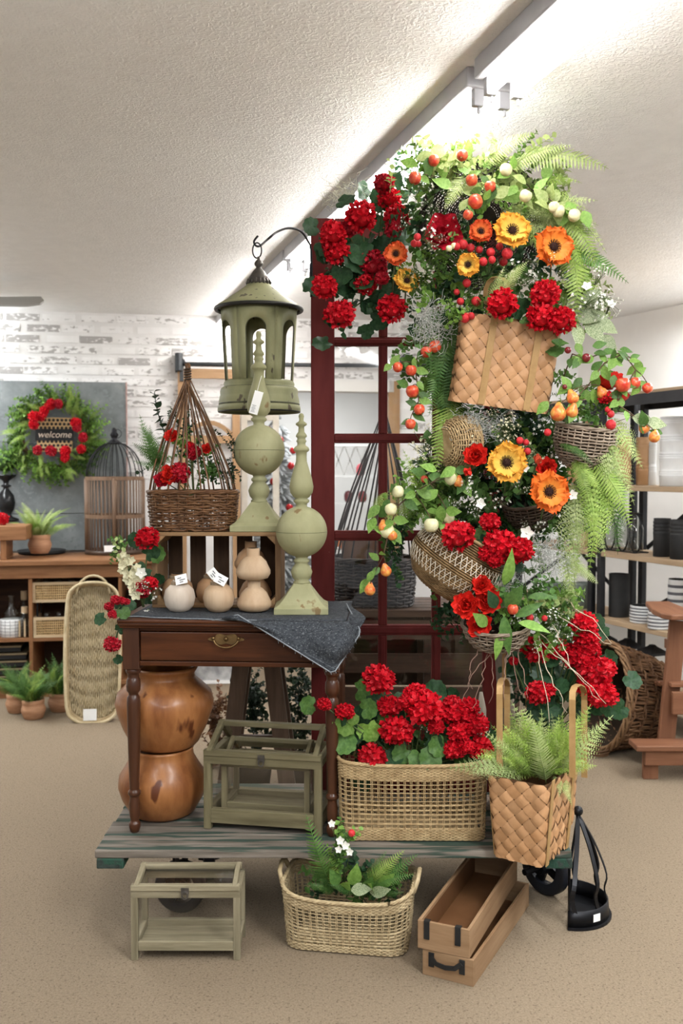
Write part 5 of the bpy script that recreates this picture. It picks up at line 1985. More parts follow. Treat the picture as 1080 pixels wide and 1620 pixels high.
# glass bottles in a black wire carrier, black ribbed canisters, jars on the middle board
p0, h0 = spx(985, 795, .15, ZB)
car = thing('bottle_carrier', 'black wire carrier holding three clear glass bottles on the middle board', 'carrier', p0, SROT)
for k, dx in enumerate((-.13, 0, .13)):
    mb = MB()
    mb.tube([(dx + .058 * math.cos(a), 0, .125 + .125 * math.sin(a)) for a in [i * PI / 12 for i in range(24)]], .006, 5, True)
    obj('wire_hoop', mb, BLACK, car, smooth=True)
obj('wire_base', MB().tube([(-.19, -.05, .004), (.19, -.05, .004), (.19, .05, .004), (-.19, .05, .004)], .005, 5, True), BLACK, car)
obj('carry_bar', MB().tube([(-.2, 0, .25), (.2, 0, .25)], .005, 5), BLACK, car)
for k, dx in enumerate((-.13, 0, .13)):
    q = p0 + V((math.cos(SROT), math.sin(SROT), 0)) * dx
    lathe_thing('glass_bottle', '%s clear glass bottle from the post in the wire carrier' % ('first', 'second', 'third')[k], 'bottle', (q.x, q.y, ZB + .009), [(.04, 0), (.048, .006), (.048, .15), (.03, .19), (.018, .205), (.018, .235), (.022, .24), (.022, .25)], glassy, 18, 'bottles in the wire carrier')
for px, yt, w, d, lb in ((1048, 820, 28, .12, 'matte black ribbed canister, left of the two at the frame edge'), (1076, 822, 30, .1, 'matte black ribbed canister cut off by the frame edge')):
    p, h = spx(px, yt, d, ZB)
    lathe_thing('ribbed_canister', lb, 'canister', p, stackprof(pm(w / 2, p.y), h, 1, .98, 4), MBLACK, 28)
p, h = spx(930, 835, .2, ZB)
for k in range(2):
    q = p + SE * (-.02 + .1 * k)
    lathe_thing('slatted_jar', ['pale slatted wooden jar behind the hanging fern on the middle board', 'second pale slatted jar next to the wire carrier'][k], 'jar', (q.x, q.y, ZB), stackprof(.045, .14, 2), palew('z'), 18)

# black cylinder, striped pots, green pots on the lower board
p, h = spx(981, 908, .14, ZC)
lathe_thing('cylinder_vase', 'tall matte black cylinder vase on the lower board', 'vase', p, [(pm(15.5, p.y), 0), (pm(16, p.y), .006), (pm(16, p.y), h), (pm(14.5, p.y), h), (pm(14, p.y), h - .1), (.001, h - .1)], MBLACK, 32)


def striped(px, yt, w, d, n, lb):
    p, h = spx(px, yt, d, ZC)
    r = pm(w / 2, p.y)
    t = thing('striped_pot', lb, 'pot', p, 0, 'white pots with dark grooves')
    pr = [(r * .86, 0)]
    for i in range(n):
        z0, z1 = h * i / n, h * (i + 1) / n
        k = 1 - .12 * abs((i + .5) / n - .4)
        pr += [(r * k * .94, z0 + .001), (r * k, z0 + (z1 - z0) * .2), (r * k, z0 + (z1 - z0) * .75), (r * k * .94, z1 - .001)]
    obj('body', MB().lathe(pr, 28, cap=False), whitec, t, smooth=True)
    for i in range(1, n):
        k = 1 - .12 * abs(i / n - .4)
        obj('dark_groove', MB().lathe([(r * k * .9, h * i / n - h / n * .24), (r * k * 1.0, h * i / n - h / n * .2), (r * k * 1.0, h * i / n + h / n * .2), (r * k * .9, h * i / n + h / n * .24)], 28, cap=False), mat('charcoal_glaze', (.06, .06, .07), (.1, .1, .11), rough=.5), t)
    obj('dark_inside', MB().lathe([(r * .9, h - .001), (r * .86, h * .7), (.001, h * .7)], 28, cap=False), MBLACK, t, smooth=True)


striped(1019, 958, 41, .12, 6, 'wide white pot with dark grooves next to the black cylinder')
striped(1044, 968, 34, .05, 5, 'small white grooved pot nearest the board edge')
striped(1054, 954, 34, .25, 5, 'white grooved pot behind the small one')
striped(1075, 916, 34, .16, 7, 'tall white grooved pot at the frame edge')
ggr = mat('grey_green_glaze', (.11, .135, .12), (.16, .19, .17), rough=.55)
for k, px in enumerate((876, 900, 926)):
    p, h = spx(px, 922, .16, ZC)
    lathe_thing('green_pot', ['grey green pot farthest along the lower board, beside the dusty miller', 'middle grey green pot on the lower board', 'grey green pot next to the shelf post'][k], 'pot', p, [(.04, 0), (.05, .006), (.062, h * .9), (.062, h), (.055, h), (.05, h - .02), (.001, h - .02)], ggr, 24, 'grey green pots')
for k in range(3):
    p = sp(955 + 40 * k, .18, ZD)
    t = thing('iron_lantern', ['black frame lantern on the bottom board beside the post', 'black frame lantern on the bottom board in the middle', 'black frame lantern on the bottom board behind the brown chair'][k], 'lantern', p, SROT)
    for x in (-.06, .06):
        for y in (-.06, .06):
            obj('post', MB().bb(x - .006, x + .006, y - .006, y + .006, 0, .22), iron, t)
    obj('base', MB().bb(-.07, .07, -.07, .07, 0, .012), iron, t)
    obj('roof', MB().sq([(.075, .22), (.07, .235), (.02, .27), (.012, .28)]), iron, t)

# big twig basket lying on its side
tw = at(987, 1108, 5.25)
k = 5.25 / F
Rt = frame_from_axis((-.96, -.20, .14))
prof = [(52, -62), (60, -58), (72, -20), (80, 18), (84, 38)]
tk = thing('twig_basket', 'big brown twig basket lying on its side on the carpet', 'basket', (tw.x, tw.y, .0), R=Rt)
twz = min((Rt @ V((r * k * math.cos(a), r * k * math.sin(a), z * k))).z for r, z in prof for a in [i * PI / 12 for i in range(24)])
W[tk.name] = Matrix.Translation((tw.x, tw.y, -twz + .012)) @ Rt.to_4x4()
tk.matrix_world = W[tk.name]
S = lathe_surf([(r * k, z * k) for r, z in prof])
twig = mat('brown_twigs', (.055, .024, .010), (.175, .09, .042), rough=.65, scale=18, rv=.2)
mb = MB()
for i in range(150):
    u = i / 150
    ph = rnd.random() * 6
    pts = []
    for j in range(9):
        v = j / 8
        p, nn = S(u + rnd.uniform(-.004, .004), v)
        pts.append(p + nn * (.010 * math.sin(j * 1.9 + ph)))
    pts[-1] = pts[-1] + (pts[-1] - pts[-2]) * rnd.uniform(-.1, .35)
    mb.tube(pts, rnd.uniform(.004, .008), 5)
obj('twig_wall', mb, twig, tk, smooth=True, kind='stuff')
mb = MB()
for v in (.12, .3, .5, .7, .9):
    for q in range(3):
        mb.tube([S(i / 60, v + q * .02)[0] + S(i / 60, v)[1] * (.012 * math.sin(i * 1.57 + q * 2)) for i in range(60)], .006, 5, True)
obj('cross_weave', mb, twig, tk, smooth=True, kind='stuff')
mb = MB()
for q in range(4):
    mb.tube([S(i / 60, 1)[0] + S(i / 60, 1)[1] * .012 * math.cos(q * 1.57 + i * .7) + V((0, 0, .012 * math.sin(q * 1.57 + i * .7))) for i in range(60)], .008, 5, True)
obj('rim', mb, mat('light_twigs', (.15, .08, .035), (.26, .15, .075), rough=.6, scale=18), tk, smooth=True)
obj('lining', MB().grid(lambda u, v: S(u, v)[0] * 1.0 - S(u, v)[1] * .012, 40, 6, True), DARKIN, tk, smooth=True)  # dark inner sheet, painted shade behind the twigs
obj('bottom', MB().lathe([(52 * k, -61 * k), (.0001, -61 * k)], 32, cap=False), twig, tk)
hd = at(935, 1188, 5.1)
mb = MB()
for q in range(3):
    mb.tube([W[tk.name].inverted() @ V((hd.x + .09 * math.cos(a) + .012 * q, hd.y + .05 * math.sin(a), .02 + .012 * q + .01 * math.sin(a * 2 + q))) for a in [i * PI / 10 for i in range(20)]], .007, 5, True)
obj('twisted_handle', mb, twig, tk, smooth=True)

# brown adirondack-style chair at the right edge
aw = lambda ax: wood('brown_stained', (.165, .066, .033), (.235, .105, .055), ax, rough=.5)
ac = on(1030, 1236, 0)
ad = thing('slatted_chair', 'brown slatted wooden chair with footrest and wide armrest cut by the right frame edge', 'chair', (ac.x, ac.y, 0), 0)
IW = W[ad.name].inverted()
La = lambda px, py, Y: IW @ at(px, py, Y)
Yc = ac.y
a0 = La(1003, 1186, Yc + .02)
obj('foot_board', MB().bb(a0.x, a0.x + .52, -.02, .12, a0.z, a0.z + .03), aw('x'), ad, bevel=.006)
obj('foot_rail', MB().bb(a0.x + .05, a0.x + .52, .0, .025, a0.z - .075, a0.z), aw('x'), ad, bevel=.003)
obj('leg', MB().bb(-.03, .045, .03, .06, 0, a0.z), aw('z'), ad, bevel=.003)
b0, b1 = La(1058, 1235, Yc + .22), La(1072, 985, Yc + .30)
ps = MB().beam(La(1052, 1180, Yc + .16), La(1072, 982, Yc + .16), .085, .03, (0, 1, 0))
obj('front_leg', ps, aw('z'), ad, bevel=.004)
obj('front_leg', MB().bb(.42, .50, .14, .17, 0, La(1072, 982, Yc + .16).z), aw('z'), ad, bevel=.004)
arz = La(1060, 966, Yc + .1).z
mb = MB()
xl0 = La(1039, 966, Yc + .08).x
pts = [(xl0 + .03, -.04), (xl0 + .16, -.04), (xl0 + .19, .0), (xl0 + .19, .45), (xl0 + .06, .45), (xl0 + .0, .15), (xl0, .02)]
n = len(pts)
mb.add([(x, y, arz - .028) for x, y in pts] + [(x, y, arz) for x, y in pts], [tuple(range(n - 1, -1, -1)), tuple(range(n, 2 * n))] + [(i, (i + 1) % n, n + (i + 1) % n, n + i) for i in range(n)])
obj('armrest', mb, aw('y'), ad, bevel=.006)
sl = La(1062, 1100, Yc + .15)
for i in range(6):
    z = La(1062, 1078, Yc + .15).z - i * .012 + (.0 if i else -.0)
    obj('seat_slat', MB().bb(sl.x - .02, .44, .10 + i * .06, .10 + i * .06 + .052, z - .02, z), aw('x'), ad, bevel=.004)
obj('seat_front', MB().bb(sl.x - .02, .44, .075, .10, La(1062, 1125, Yc + .15).z, La(1062, 1090, Yc + .15).z), aw('x'), ad, bevel=.004)
zq = La(1062, 1040, Yc + .15).z
obj('arm_rail', MB().bb(sl.x + .05, sl.x + .08, .18, .42, zq, zq + .05), aw('y'), ad, bevel=.003)
# ================================================================ FLORA
rnd.seed(11)


def leafmat(name, c1, c2, **k):
    return mat(name, c1, c2, rough=.5, scale=k.pop('scale', 9), rv=k.pop('rv', .25), transl=k.pop('transl', .25), spec=.3, **k)


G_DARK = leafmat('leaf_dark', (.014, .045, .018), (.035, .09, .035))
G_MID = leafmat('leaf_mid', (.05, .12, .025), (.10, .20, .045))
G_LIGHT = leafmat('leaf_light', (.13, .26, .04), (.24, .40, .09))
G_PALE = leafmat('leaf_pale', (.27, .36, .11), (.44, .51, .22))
G_FERN = leafmat('fern_green', (.19, .31, .05), (.33, .44, .11))
G_FERND = leafmat('fern_dark', (.035, .10, .025), (.08, .18, .045))
G_IVY = leafmat('ivy_dark', (.010, .022, .010), (.022, .045, .02))
G_VAR = leafmat('variegated_leaf', (.10, .17, .06), (.48, .52, .33), scale=26)
G_LIME = leafmat('fern_lime', (.27, .42, .065), (.45, .58, .15))
STEM = mat('stem_green', (.06, .09, .03), (.10, .14, .05), rough=.7)
TWIGB = mat('twig_brown', (.06, .035, .02), (.11, .07, .04), rough=.9, scale=30)
GREYF = mat('grey_moss', (.34, .36, .33), (.55, .56, .52), rough=.95, scale=20)
PALEM = mat('pale_moss', (.42, .42, .32), (.62, .61, .5), rough=.95, scale=20)
RED = mat('petal_red', (.40, .002, .010), (.72, .008, .022), rough=.55, scale=18, rv=.12, transl=.15, spec=.25, lo=.3, hi=.7)
RED2 = mat('petal_scarlet', (.50, .010, .008), (.78, .03, .016), rough=.5, scale=14, rv=.1, transl=.15, spec=.3)
CRIM = mat('petal_crimson', (.30, .003, .014), (.55, .012, .03), rough=.5, scale=14, rv=.1, transl=.12, spec=.3)
CORAL = mat('petal_coral', (.62, .07, .03), (.80, .17, .08), rough=.5, scale=14, rv=.1, transl=.15)


def radial(name, inner, outer, r0, r1):
    m = mat(name, outer, tuple(min(1, c * 1.2) for c in outer), rough=.55, scale=14, rv=.08, transl=.15, spec=.25)
    N, L = m.node_tree.nodes, m.node_tree.links
    pb = N['Principled BSDF']
    src = pb.inputs['Base Color'].links[0].from_socket
    tc = N.new('ShaderNodeTexCoord')
    sx = N.new('ShaderNodeVectorMath')
    sx.operation = 'LENGTH'
    L.new(tc.outputs['Object'], sx.inputs[0])
    mr = N.new('ShaderNodeMapRange')
    mr.inputs['From Min'].default_value, mr.inputs['From Max'].default_value = r0, r1
    L.new(sx.outputs['Value'], mr.inputs['Value'])
    mx = N.new('ShaderNodeMix')
    mx.data_type = 'RGBA'
    mx.inputs[6].default_value = (*inner, 1)
    L.new(mr.outputs[0], mx.inputs[0])
    L.new(src, mx.inputs[7])
    for l in list(src.links):
        if l.to_node != mx:
            L.new(mx.outputs[2], l.to_socket)
    return m


P_YEL = radial('petal_golden', (.80, .52, .10), (.82, .36, .035), .3, 1.0)
P_ORA = radial('petal_orange', (.80, .30, .045), (.72, .11, .012), .3, 1.0)
P_DOR = radial('petal_deep_orange', (.72, .18, .04), (.60, .05, .012), .3, 1.0)
DARKC = mat('seed_head', (.018, .007, .006), (.045, .015, .01), rough=.8, scale=30, bump=.5)
APPLE = mat('apple_red', (.52, .035, .02), (.70, .19, .07), rough=.28, scale=1.6, rv=.12, lo=.4, hi=.75, coat=.3)
CREAMA = mat('apple_cream', (.62, .58, .30), (.72, .70, .46), rough=.35, scale=2, rv=.06, coat=.2)
PEARM = mat('pear_blush', (.62, .09, .03), (.70, .38, .08), rough=.3, scale=1.5, rv=.08, coat=.3)
BERRYM = mat('berry_red', (.42, .012, .02), (.56, .03, .035), rough=.4, scale=3, rv=.15, bump=.4, bscale=8)
BERRYD = mat('berry_dark', (.10, .006, .012), (.2, .015, .02), rough=.3, scale=3, coat=.3)
WHITEF = mat('petal_white', (.78, .77, .70), (.85, .84, .78), rough=.6, transl=.2)
CREAMF = mat('petal_cream', (.68, .64, .42), (.78, .75, .56), rough=.6, transl=.2, scale=9)


def rotm(a, ax):
    return Matrix.Rotation(a, 4, ax)


def petal(mb, L, w, cup, ruf, M, nu=4, nv=4, base=.25, seed=0.0, notch=0.0):
    """petal from origin along +Y, face up +Z, cupped"""
    b = len(mb.v)
    vs = []
    for j in range(nv + 1):
        t = j / nv
        wid = w * (base + (1 - base) * math.sin(min(1, t * 1.15) * PI / 2)) * (1 - .55 * max(0, t - .8) / .2)
        for i in range(nu + 1):
            s = i / nu * 2 - 1
            e = abs(s)
            z = cup * t * t + .18 * w * e * e * (1 if cup >= 0 else -1) + ruf * t * t * math.sin(s * 7 + seed + t * 2)
            y = L * t * (1 - .12 * e * e) - notch * t * L * (math.cos(s * 9 + seed) * .5 + .5) * (t > .9)
            vs.append(M @ V((wid * s, y, z)))
    fs = [(j * (nu + 1) + i, j * (nu + 1) + i + 1, (j + 1) * (nu + 1) + i + 1, (j + 1) * (nu + 1) + i) for j in range(nv) for i in range(nu)]
    mb.add(vs, fs)


def fib(n):
    for i in range(n):
        z = 1 - 2 * (i + .5) / n
        r = math.sqrt(1 - z * z)
        a = i * 2.39996
        yield V((r * math.cos(a), r * math.sin(a), z))


def orient(d, roll=0.0, loc=(0, 0, 0), s=1.0):
    """matrix with local +Z along d"""
    q = V(d).to_track_quat('Z', 'Y')
    return Matrix.Translation(V(loc)) @ q.to_matrix().to_4x4() @ rotm(roll, 'Z') @ Matrix.Scale(s, 4)


def m_geranium(seed, m, n=64):
    rr = random.Random(seed)
    mb = MB()
    lump = [V((rr.uniform(-1, 1), rr.uniform(-1, 1), rr.uniform(-1, 1))).normalized() for _ in range(5)]
    for d in fib(n):
        if d.z < -.8:
            continue
        k = .66 + .14 * max(max(0, d.dot(l)) ** 3 for l in lump) + rr.uniform(-.09, .07)
        M0 = orient(d + V((rr.uniform(-.3, .3), rr.uniform(-.3, .3), rr.uniform(-.3, .3))), rr.random() * 6, d * k * .86)
        nf = rr.choice((3, 4, 4, 5))
        for q in range(nf):
            M = M0 @ rotm(2 * PI * q / nf + rr.uniform(-.3, .3), 'Z') @ rotm(rr.uniform(.35, 1.15), 'X')
            petal(mb, .30 * rr.uniform(.85, 1.2), .15, rr.uniform(-.05, .07), .03, M, 2, 2, .35, rr.random() * 6)
    mb.ball((0, 0, 0), .55, 8, 6)
    return mb.mesh('flower_head', m)


def m_peony(seed, m, layers=((10, 1.0, .35), (9, .9, .85), (8, .72, 1.15), (6, .5, 1.4)), w=.42):
    rr = random.Random(seed)
    mb = MB()
    for n, L, a in layers:
        for q in range(n):
            M = rotm(2 * PI * q / n + rr.uniform(-.2, .2), 'Z') @ rotm(a + rr.uniform(-.12, .12), 'X')
            petal(mb, L * rr.uniform(.9, 1.08), w * L, .22 * L, .07, M, 5, 4, .3, rr.random() * 6)
    return mb.mesh('petals', m)


def m_poppy(seed, m):
    rr = random.Random(seed)
    mb = MB()
    for n, L, a, z in ((7, 1.0, .10, 0), (6, .86, .34, .03)):
        for q in range(n):
            M = Matrix.Translation((0, 0, z)) @ rotm(2 * PI * q / n + rr.uniform(-.1, .1) + (.4 if z else 0), 'Z') @ rotm(a + rr.uniform(-.08, .1), 'X')
            petal(mb, L * rr.uniform(.92, 1.06), .46 * L, .1, .075, M, 8, 5, .3, rr.random() * 6, .16)
    return mb.mesh('petals', m)


def m_poppyc():
    mb = MB().ball((0, 0, .12), .2, 12, 8, (1, 1, .6))
    for d in fib(90):
        if d.z > -.15:
            p = V((d.x * .2, d.y * .2, .12 + d.z * .12))
            mb.tube([p, p + V((d.x * .12, d.y * .12, .06 + d.z * .05))], [.012, .018], 3)
    return mb.mesh('seed_head', DARKC)


def m_fruit(m, pear=False):
    if pear:
        pr = [(.001, -.95), (.3, -.98), (.6, -.85), (.85, -.5), (.9, -.1), (.75, .3), (.48, .7), (.35, 1.0), (.22, 1.15), (.001, 1.2)]
    else:
        pr = [(.001, -.82), (.2, -.9), (.55, -.86), (.86, -.5), (1.0, 0.05), (.92, .5), (.62, .84), (.3, .88), (.001, .72)]
    return MB().lathe(pr, 16, cap=False).mesh('fruit', m)


def leafshape(mb, M, L, w, fold=.15, bend=.15, nv=4, shape='oval'):
    vs, fs = [], []
    for j in range(nv + 1):
        t = j / nv
        if shape == 'oval':
            ww = w * math.sin(PI * min(.985, max(.02, t)) ** .8)
        else:
            ww = w * math.sin(PI * min(.985, max(.02, t)) ** .6)
        z = -bend * L * t * t
        for s in (-1, 0, 1):
            vs.append(M @ V((s * ww, L * t, z + fold * ww * abs(s))))
    for j in range(nv):
        for i in range(2):
            fs.append((j * 3 + i, j * 3 + i + 1, j * 3 + 3 + i + 1, j * 3 + 3 + i))
    mb.add(vs, fs)


def m_leaf(kind, m):
    mb = MB()
    if kind == 'round':       # scalloped geranium leaf, 1 across
        n = 26
        vs = [(0, 0, .0)]
        for ring in (.5, 1.0):
            for i in range(n):
                a = -PI / 2 + 2 * PI * (i + .5) / n
                r = .5 * ring * (1 + .07 * math.cos(a * 9 + .5) * (ring == 1)) * (1 - .55 * max(0, 1 - abs((i + .5) / n - 0) * 14) - .55 * max(0, 1 - abs((i + .5) / n - 1) * 14))
                vs.append((r * math.cos(a), r * math.sin(a) + .45, .10 * ring * ring * (1 + .5 * math.sin(a * 4)) - (.06 if ring == 1 else 0)))
        vs[0] = (0, .42, -.02)
        fs = [(0, 1 + i, 1 + (i + 1) % n) for i in range(n)] + [(1 + i, 1 + n + i, 1 + n + (i + 1) % n, 1 + (i + 1) % n) for i in range(n)]
        mb.add(vs, fs)
    elif kind == 'oval':
        leafshape(mb, Matrix.Identity(4), 1, .3, .2, .2, 6)
    elif kind == 'long':
        leafshape(mb, Matrix.Identity(4), 1, .17, .2, .35, 7)
    return mb.mesh('leaf', m)


def m_sprig(seed, m, n=13, ll=.26, lw=.10, bend=.25, shape='oval', berries=None):
    """stem along +Z of length 1 with leaves"""
    rr = random.Random(seed)
    mb = MB()
    c = lambda t: V((bend * .4 * math.sin(2 * t + seed), -bend * t * t, t))
    mb.tube([c(i / 6) for i in range(7)], [.012] * 4 + [.009] * 3, 4)
    for i in range(n):
        t = .12 + .88 * i / (n - 1)
        a = i * 2.4 + rr.uniform(-.4, .4)
        L = ll * rr.uniform(.75, 1.2) * (1 - .3 * t)
        M = Matrix.Translation(c(t)) @ rotm(a, 'Z') @ rotm(rr.uniform(.25, .95), 'X') @ rotm(rr.uniform(-.6, .6), 'Y')
        leafshape(mb, M, L, lw * rr.uniform(.8, 1.2), .2, .25, 3, shape)
    return mb.mesh('sprig', m)


def m_frond(seed, m, arch=.18, w=.17, n=24, droop=.12, lobes=3):
    """sword-fern frond, base at origin, tip at (0,0,1), face +Y"""
    rr = random.Random(seed)
    mb = MB()
    c = lambda t: V((.03 * math.sin(3 * t + seed), arch * 4 * t * (1 - t), t))
    mb.tube([c(i / 10) for i in range(11)], [.009 - .006 * i / 10 for i in range(11)], 4)
    for i in range(n):
        t = .10 + .9 * i / n
        T = (c(min(1, t + .02)) - c(t - .02)).normalized()
        Nn = V((1, 0, 0)).cross(T)
        Nn = -Nn if Nn.y < 0 else Nn
        L = w * min(1, (t / .22) ** .7) * (1.02 - t) ** .62 * 1.25
        for sd in (-1, 1):
            d = (V((sd, 0, 0)) * .92 + T * .42 - Nn * droop * rr.uniform(.2, 2)).normalized()
            p = c(t)
            wd = min(.021, L * .17)
            vs, k = [], lobes * 2 + 1
            for j in range(k + 1):
                s = j / k
                ww = wd * (1 - s) ** .55 * (1.0 if j % 2 == 0 else .72) * (1 if j else .8)
                q = p + d * L * s - Nn * droop * L * s * s * 1.2
                vs += [q + T * ww, q - T * ww]
            mb.add(vs, [(2 * j, 2 * j + 1, 2 * j + 3, 2 * j + 2) for j in range(k)])
    return mb.mesh('frond', m)


def m_lace(seed, m, arch=.15, w=.30, n=15, droop=.2):
    """finely divided lace-fern frond"""
    rr = random.Random(seed)
    mb = MB()
    c = lambda t: V((.04 * math.sin(3 * t + seed), arch * 4 * t * (1 - t), t))
    mb.tube([c(i / 8) for i in range(9)], [.008 - .005 * i / 8 for i in range(9)], 4)
    for i in range(n):
        t = .08 + .92 * i / n
        T = (c(min(1, t + .02)) - c(t - .02)).normalized()
        Nn = V((1, 0, 0)).cross(T)
        Nn = -Nn if Nn.y < 0 else Nn
        L = w * min(1, (t / .25) ** .6) * (1.02 - t) ** .8 * 1.15
        for sd in (-1, 1):
            d = (V((sd, 0, 0)) * .86 + T * .5 - Nn * droop * rr.uniform(-.3, 1.6)).normalized()
            e = d.cross(Nn).normalized()
            p = c(t)
            k = 7
            for j in range(k):
                s = (j + .6) / k
                l2 = L * .30 * (1.05 - s)
                q = p + d * L * s - Nn * droop * L * s * s
                for s2 in (-1, 1):
                    dd = (e * s2 + d * .55 + Nn * rr.uniform(-.4, .4)).normalized()
                    f = dd.cross(Nn).normalized() * l2 * .26
                    mb.add([q, q + dd * l2 * .5 + f, q + dd * l2, q + dd * l2 * .5 - f], [(0, 1, 2, 3)])
    return mb.mesh('frond', m)


def m_blossom(seed, m, n=14, r=.05):
    """airy spray of tiny blossoms on thread stems, length 1"""
    rr = random.Random(seed)
    mb = MB()
    mb.mi = 1
    for i in range(n):
        e = V((rr.uniform(-.35, .35), rr.uniform(-.3, .3), rr.uniform(.35, 1.0)))
        mb.mi = 1
        mb.tube([(0, 0, 0), e * .5 + V((0, 0, .08)), e], .008, 3, cap=False)
        mb.mi = 0
        for q in range(5):
            M = Matrix.Translation(e) @ orient(e, q * 2 * PI / 5) @ rotm(.35, 'X')
            petal(mb, r * 1.4, r * .55, .01, 0, M, 2, 1, .5)
    return mb.mesh('blossom_spray', [m, STEM])


def m_star(m):
    mb = MB()
    for q in range(5):
        petal(mb, 1, .36, .12, .02, rotm(q * 2 * PI / 5, 'Z') @ rotm(.3, 'X'), 4, 4, .3)
    mb.ball((0, 0, .1), .16, 8, 5)
    return mb.mesh('petals', m)


def m_moss(seed, m, n=230, r=.009, curl=1.0):
    rr = random.Random(seed)
    mb = MB()
    for i in range(n):
        p = V((rr.gauss(0, .38), rr.gauss(0, .25), rr.gauss(0, .38)))
        d = V((rr.uniform(-1, 1), rr.uniform(-1, 1), rr.uniform(-1, 1))).normalized()
        pts = [p]
        for j in range(6):
            d = (d + V((rr.uniform(-1, 1), rr.uniform(-1, 1), rr.uniform(-1, 1))) * .65 * curl).normalized()
            p = p + d * .10
            pts.append(p)
        mb.tube(pts, r, 3, cap=False)
    return mb.mesh('strands', m)


GER = [m_geranium(i, RED) for i in range(3)]
GERC = [m_geranium(20 + i, CRIM) for i in range(2)]
PEO = [m_peony(i, RED2) for i in range(2)]
PEOC = m_peony(5, CRIM, ((8, 1.0, .2), (7, .9, .6), (6, .7, 1.0)), .46)
TUL = m_peony(7, RED2, ((4, 1.0, 1.25), (4, .95, 1.4)), .5)
TULC = m_peony(8, CORAL, ((4, 1.0, 1.2), (4, .95, 1.4)), .5)
POP = {'y': [m_poppy(1, P_YEL), m_poppy(2, P_YEL)], 'o': [m_poppy(3, P_ORA), m_poppy(4, P_ORA)], 'd': [m_poppy(5, P_DOR), m_poppy(6, P_DOR)]}
POPC = m_poppyc()
FR = {'apple': m_fruit(APPLE), 'cream': m_fruit(CREAMA), 'pear': m_fruit(PEARM, True)}
BER = MB().ball((0, 0, 0), 1, 10, 7).mesh('berry', BERRYM)
BERD = MB().ball((0, 0, 0), 1, 10, 7).mesh('berry', BERRYD)
LRD, LRM, LRL = m_leaf('round', G_DARK), m_leaf('round', G_MID), m_leaf('round', G_LIGHT)
LOD, LOM, LOL, LOV = m_leaf('oval', G_DARK), m_leaf('oval', G_MID), m_leaf('oval', G_LIGHT), m_leaf('oval', G_VAR)
LOP = m_leaf('oval', G_PALE)
LLM = m_leaf('long', G_MID)
LLL = m_leaf('long', G_LIGHT)
SPD = [m_sprig(i, G_DARK) for i in range(2)]
SPM = [m_sprig(i + 3, G_MID) for i in range(2)]
SPL = [m_sprig(i + 6, G_LIGHT) for i in range(2)]
SPP = [m_sprig(i + 9, G_PALE) for i in range(2)]
SPI = [m_sprig(i + 12, G_IVY, 15, .2, .085) for i in range(2)]
FRF = [m_frond(i, G_FERN) for i in range(3)]
FRP = [m_frond(i + 4, G_PALE, .14, .2) for i in range(2)]
FRM = [m_frond(i + 8, G_MID) for i in range(2)]
FRD = [m_frond(i + 12, G_FERND) for i in range(2)]
LCF = [m_lace(i, G_FERN) for i in range(2)]
LCP = [m_lace(i + 3, G_PALE) for i in range(2)]
LCM = [m_lace(i + 6, G_MID) for i in range(2)]
LCL = [m_lace(i + 20, G_LIME, .12, .34, 17, .35) for i in range(3)]
BLO = [m_blossom(i, WHITEF) for i in range(2)]
BLC = [m_blossom(i + 4, CREAMF, 18, .045) for i in range(2)]
STARW = m_star(WHITEF)
STARC = m_star(CREAMF)
MOSS = [m_moss(i, GREYF) for i in range(2)]
MOSP = m_moss(5, PALEM, 230, .006, .5)


def align(b, t, face=(0, -1, .5), roll=0.0):
    b, t = V(b), V(t)
    z = t - b
    L = z.length
    z.normalize()
    f = V(face)
    y = f - z * f.dot(z)
    if y.length < 1e-3:
        y = z.orthogonal()
    y.normalize()
    x = y.cross(z)
    R = Matrix((x, y, z)).transposed().to_4x4()
    return Matrix.Translation(b) @ R @ rotm(roll, 'Z') @ Matrix.Scale(L, 4)


def frond(t, me, b, e, face=(0, -1, .5), roll=None, name='frond'):
    r = rnd.uniform(-.35, .35) if roll is None else roll
    return put(name, me, t, align(b, e, face, r))


def leaf(t, me, p, size, d=None, name='leaf', face=None):
    """leaf with its blade along d, face roughly to the viewer"""
    d = V(d) if d is not None else V((rnd.uniform(-1, 1), rnd.uniform(-.5, .1), rnd.uniform(-1, .6)))
    f = V(face) if face is not None else V((rnd.uniform(-.5, .5), -1, rnd.uniform(-.1, .8)))
    y = d.normalized()
    z = f - y * f.dot(y)
    z.normalize()
    x = y.cross(z)
    R = Matrix((x, y, z)).transposed().to_4x4()
    return put(name, me, t, Matrix.Translation(V(p)) @ R @ Matrix.Scale(size, 4))


def stem(t, a, b, r=.0025, sag=.02, m=None, name='stem'):
    a, b = V(a), V(b)
    c = a.lerp(b, .5) + V((0, 0, sag))
    pts = [a.lerp(c, s).lerp(c.lerp(b, s), s) for s in [i / 6 for i in range(7)]]
    return obj(name, MB().tube(pts, r, 5), m or STEM, t, world=True, smooth=True)


def plant(name, label, cat, p, group=None):
    return thing(name, label, cat, tuple(V(p)), 0, group)


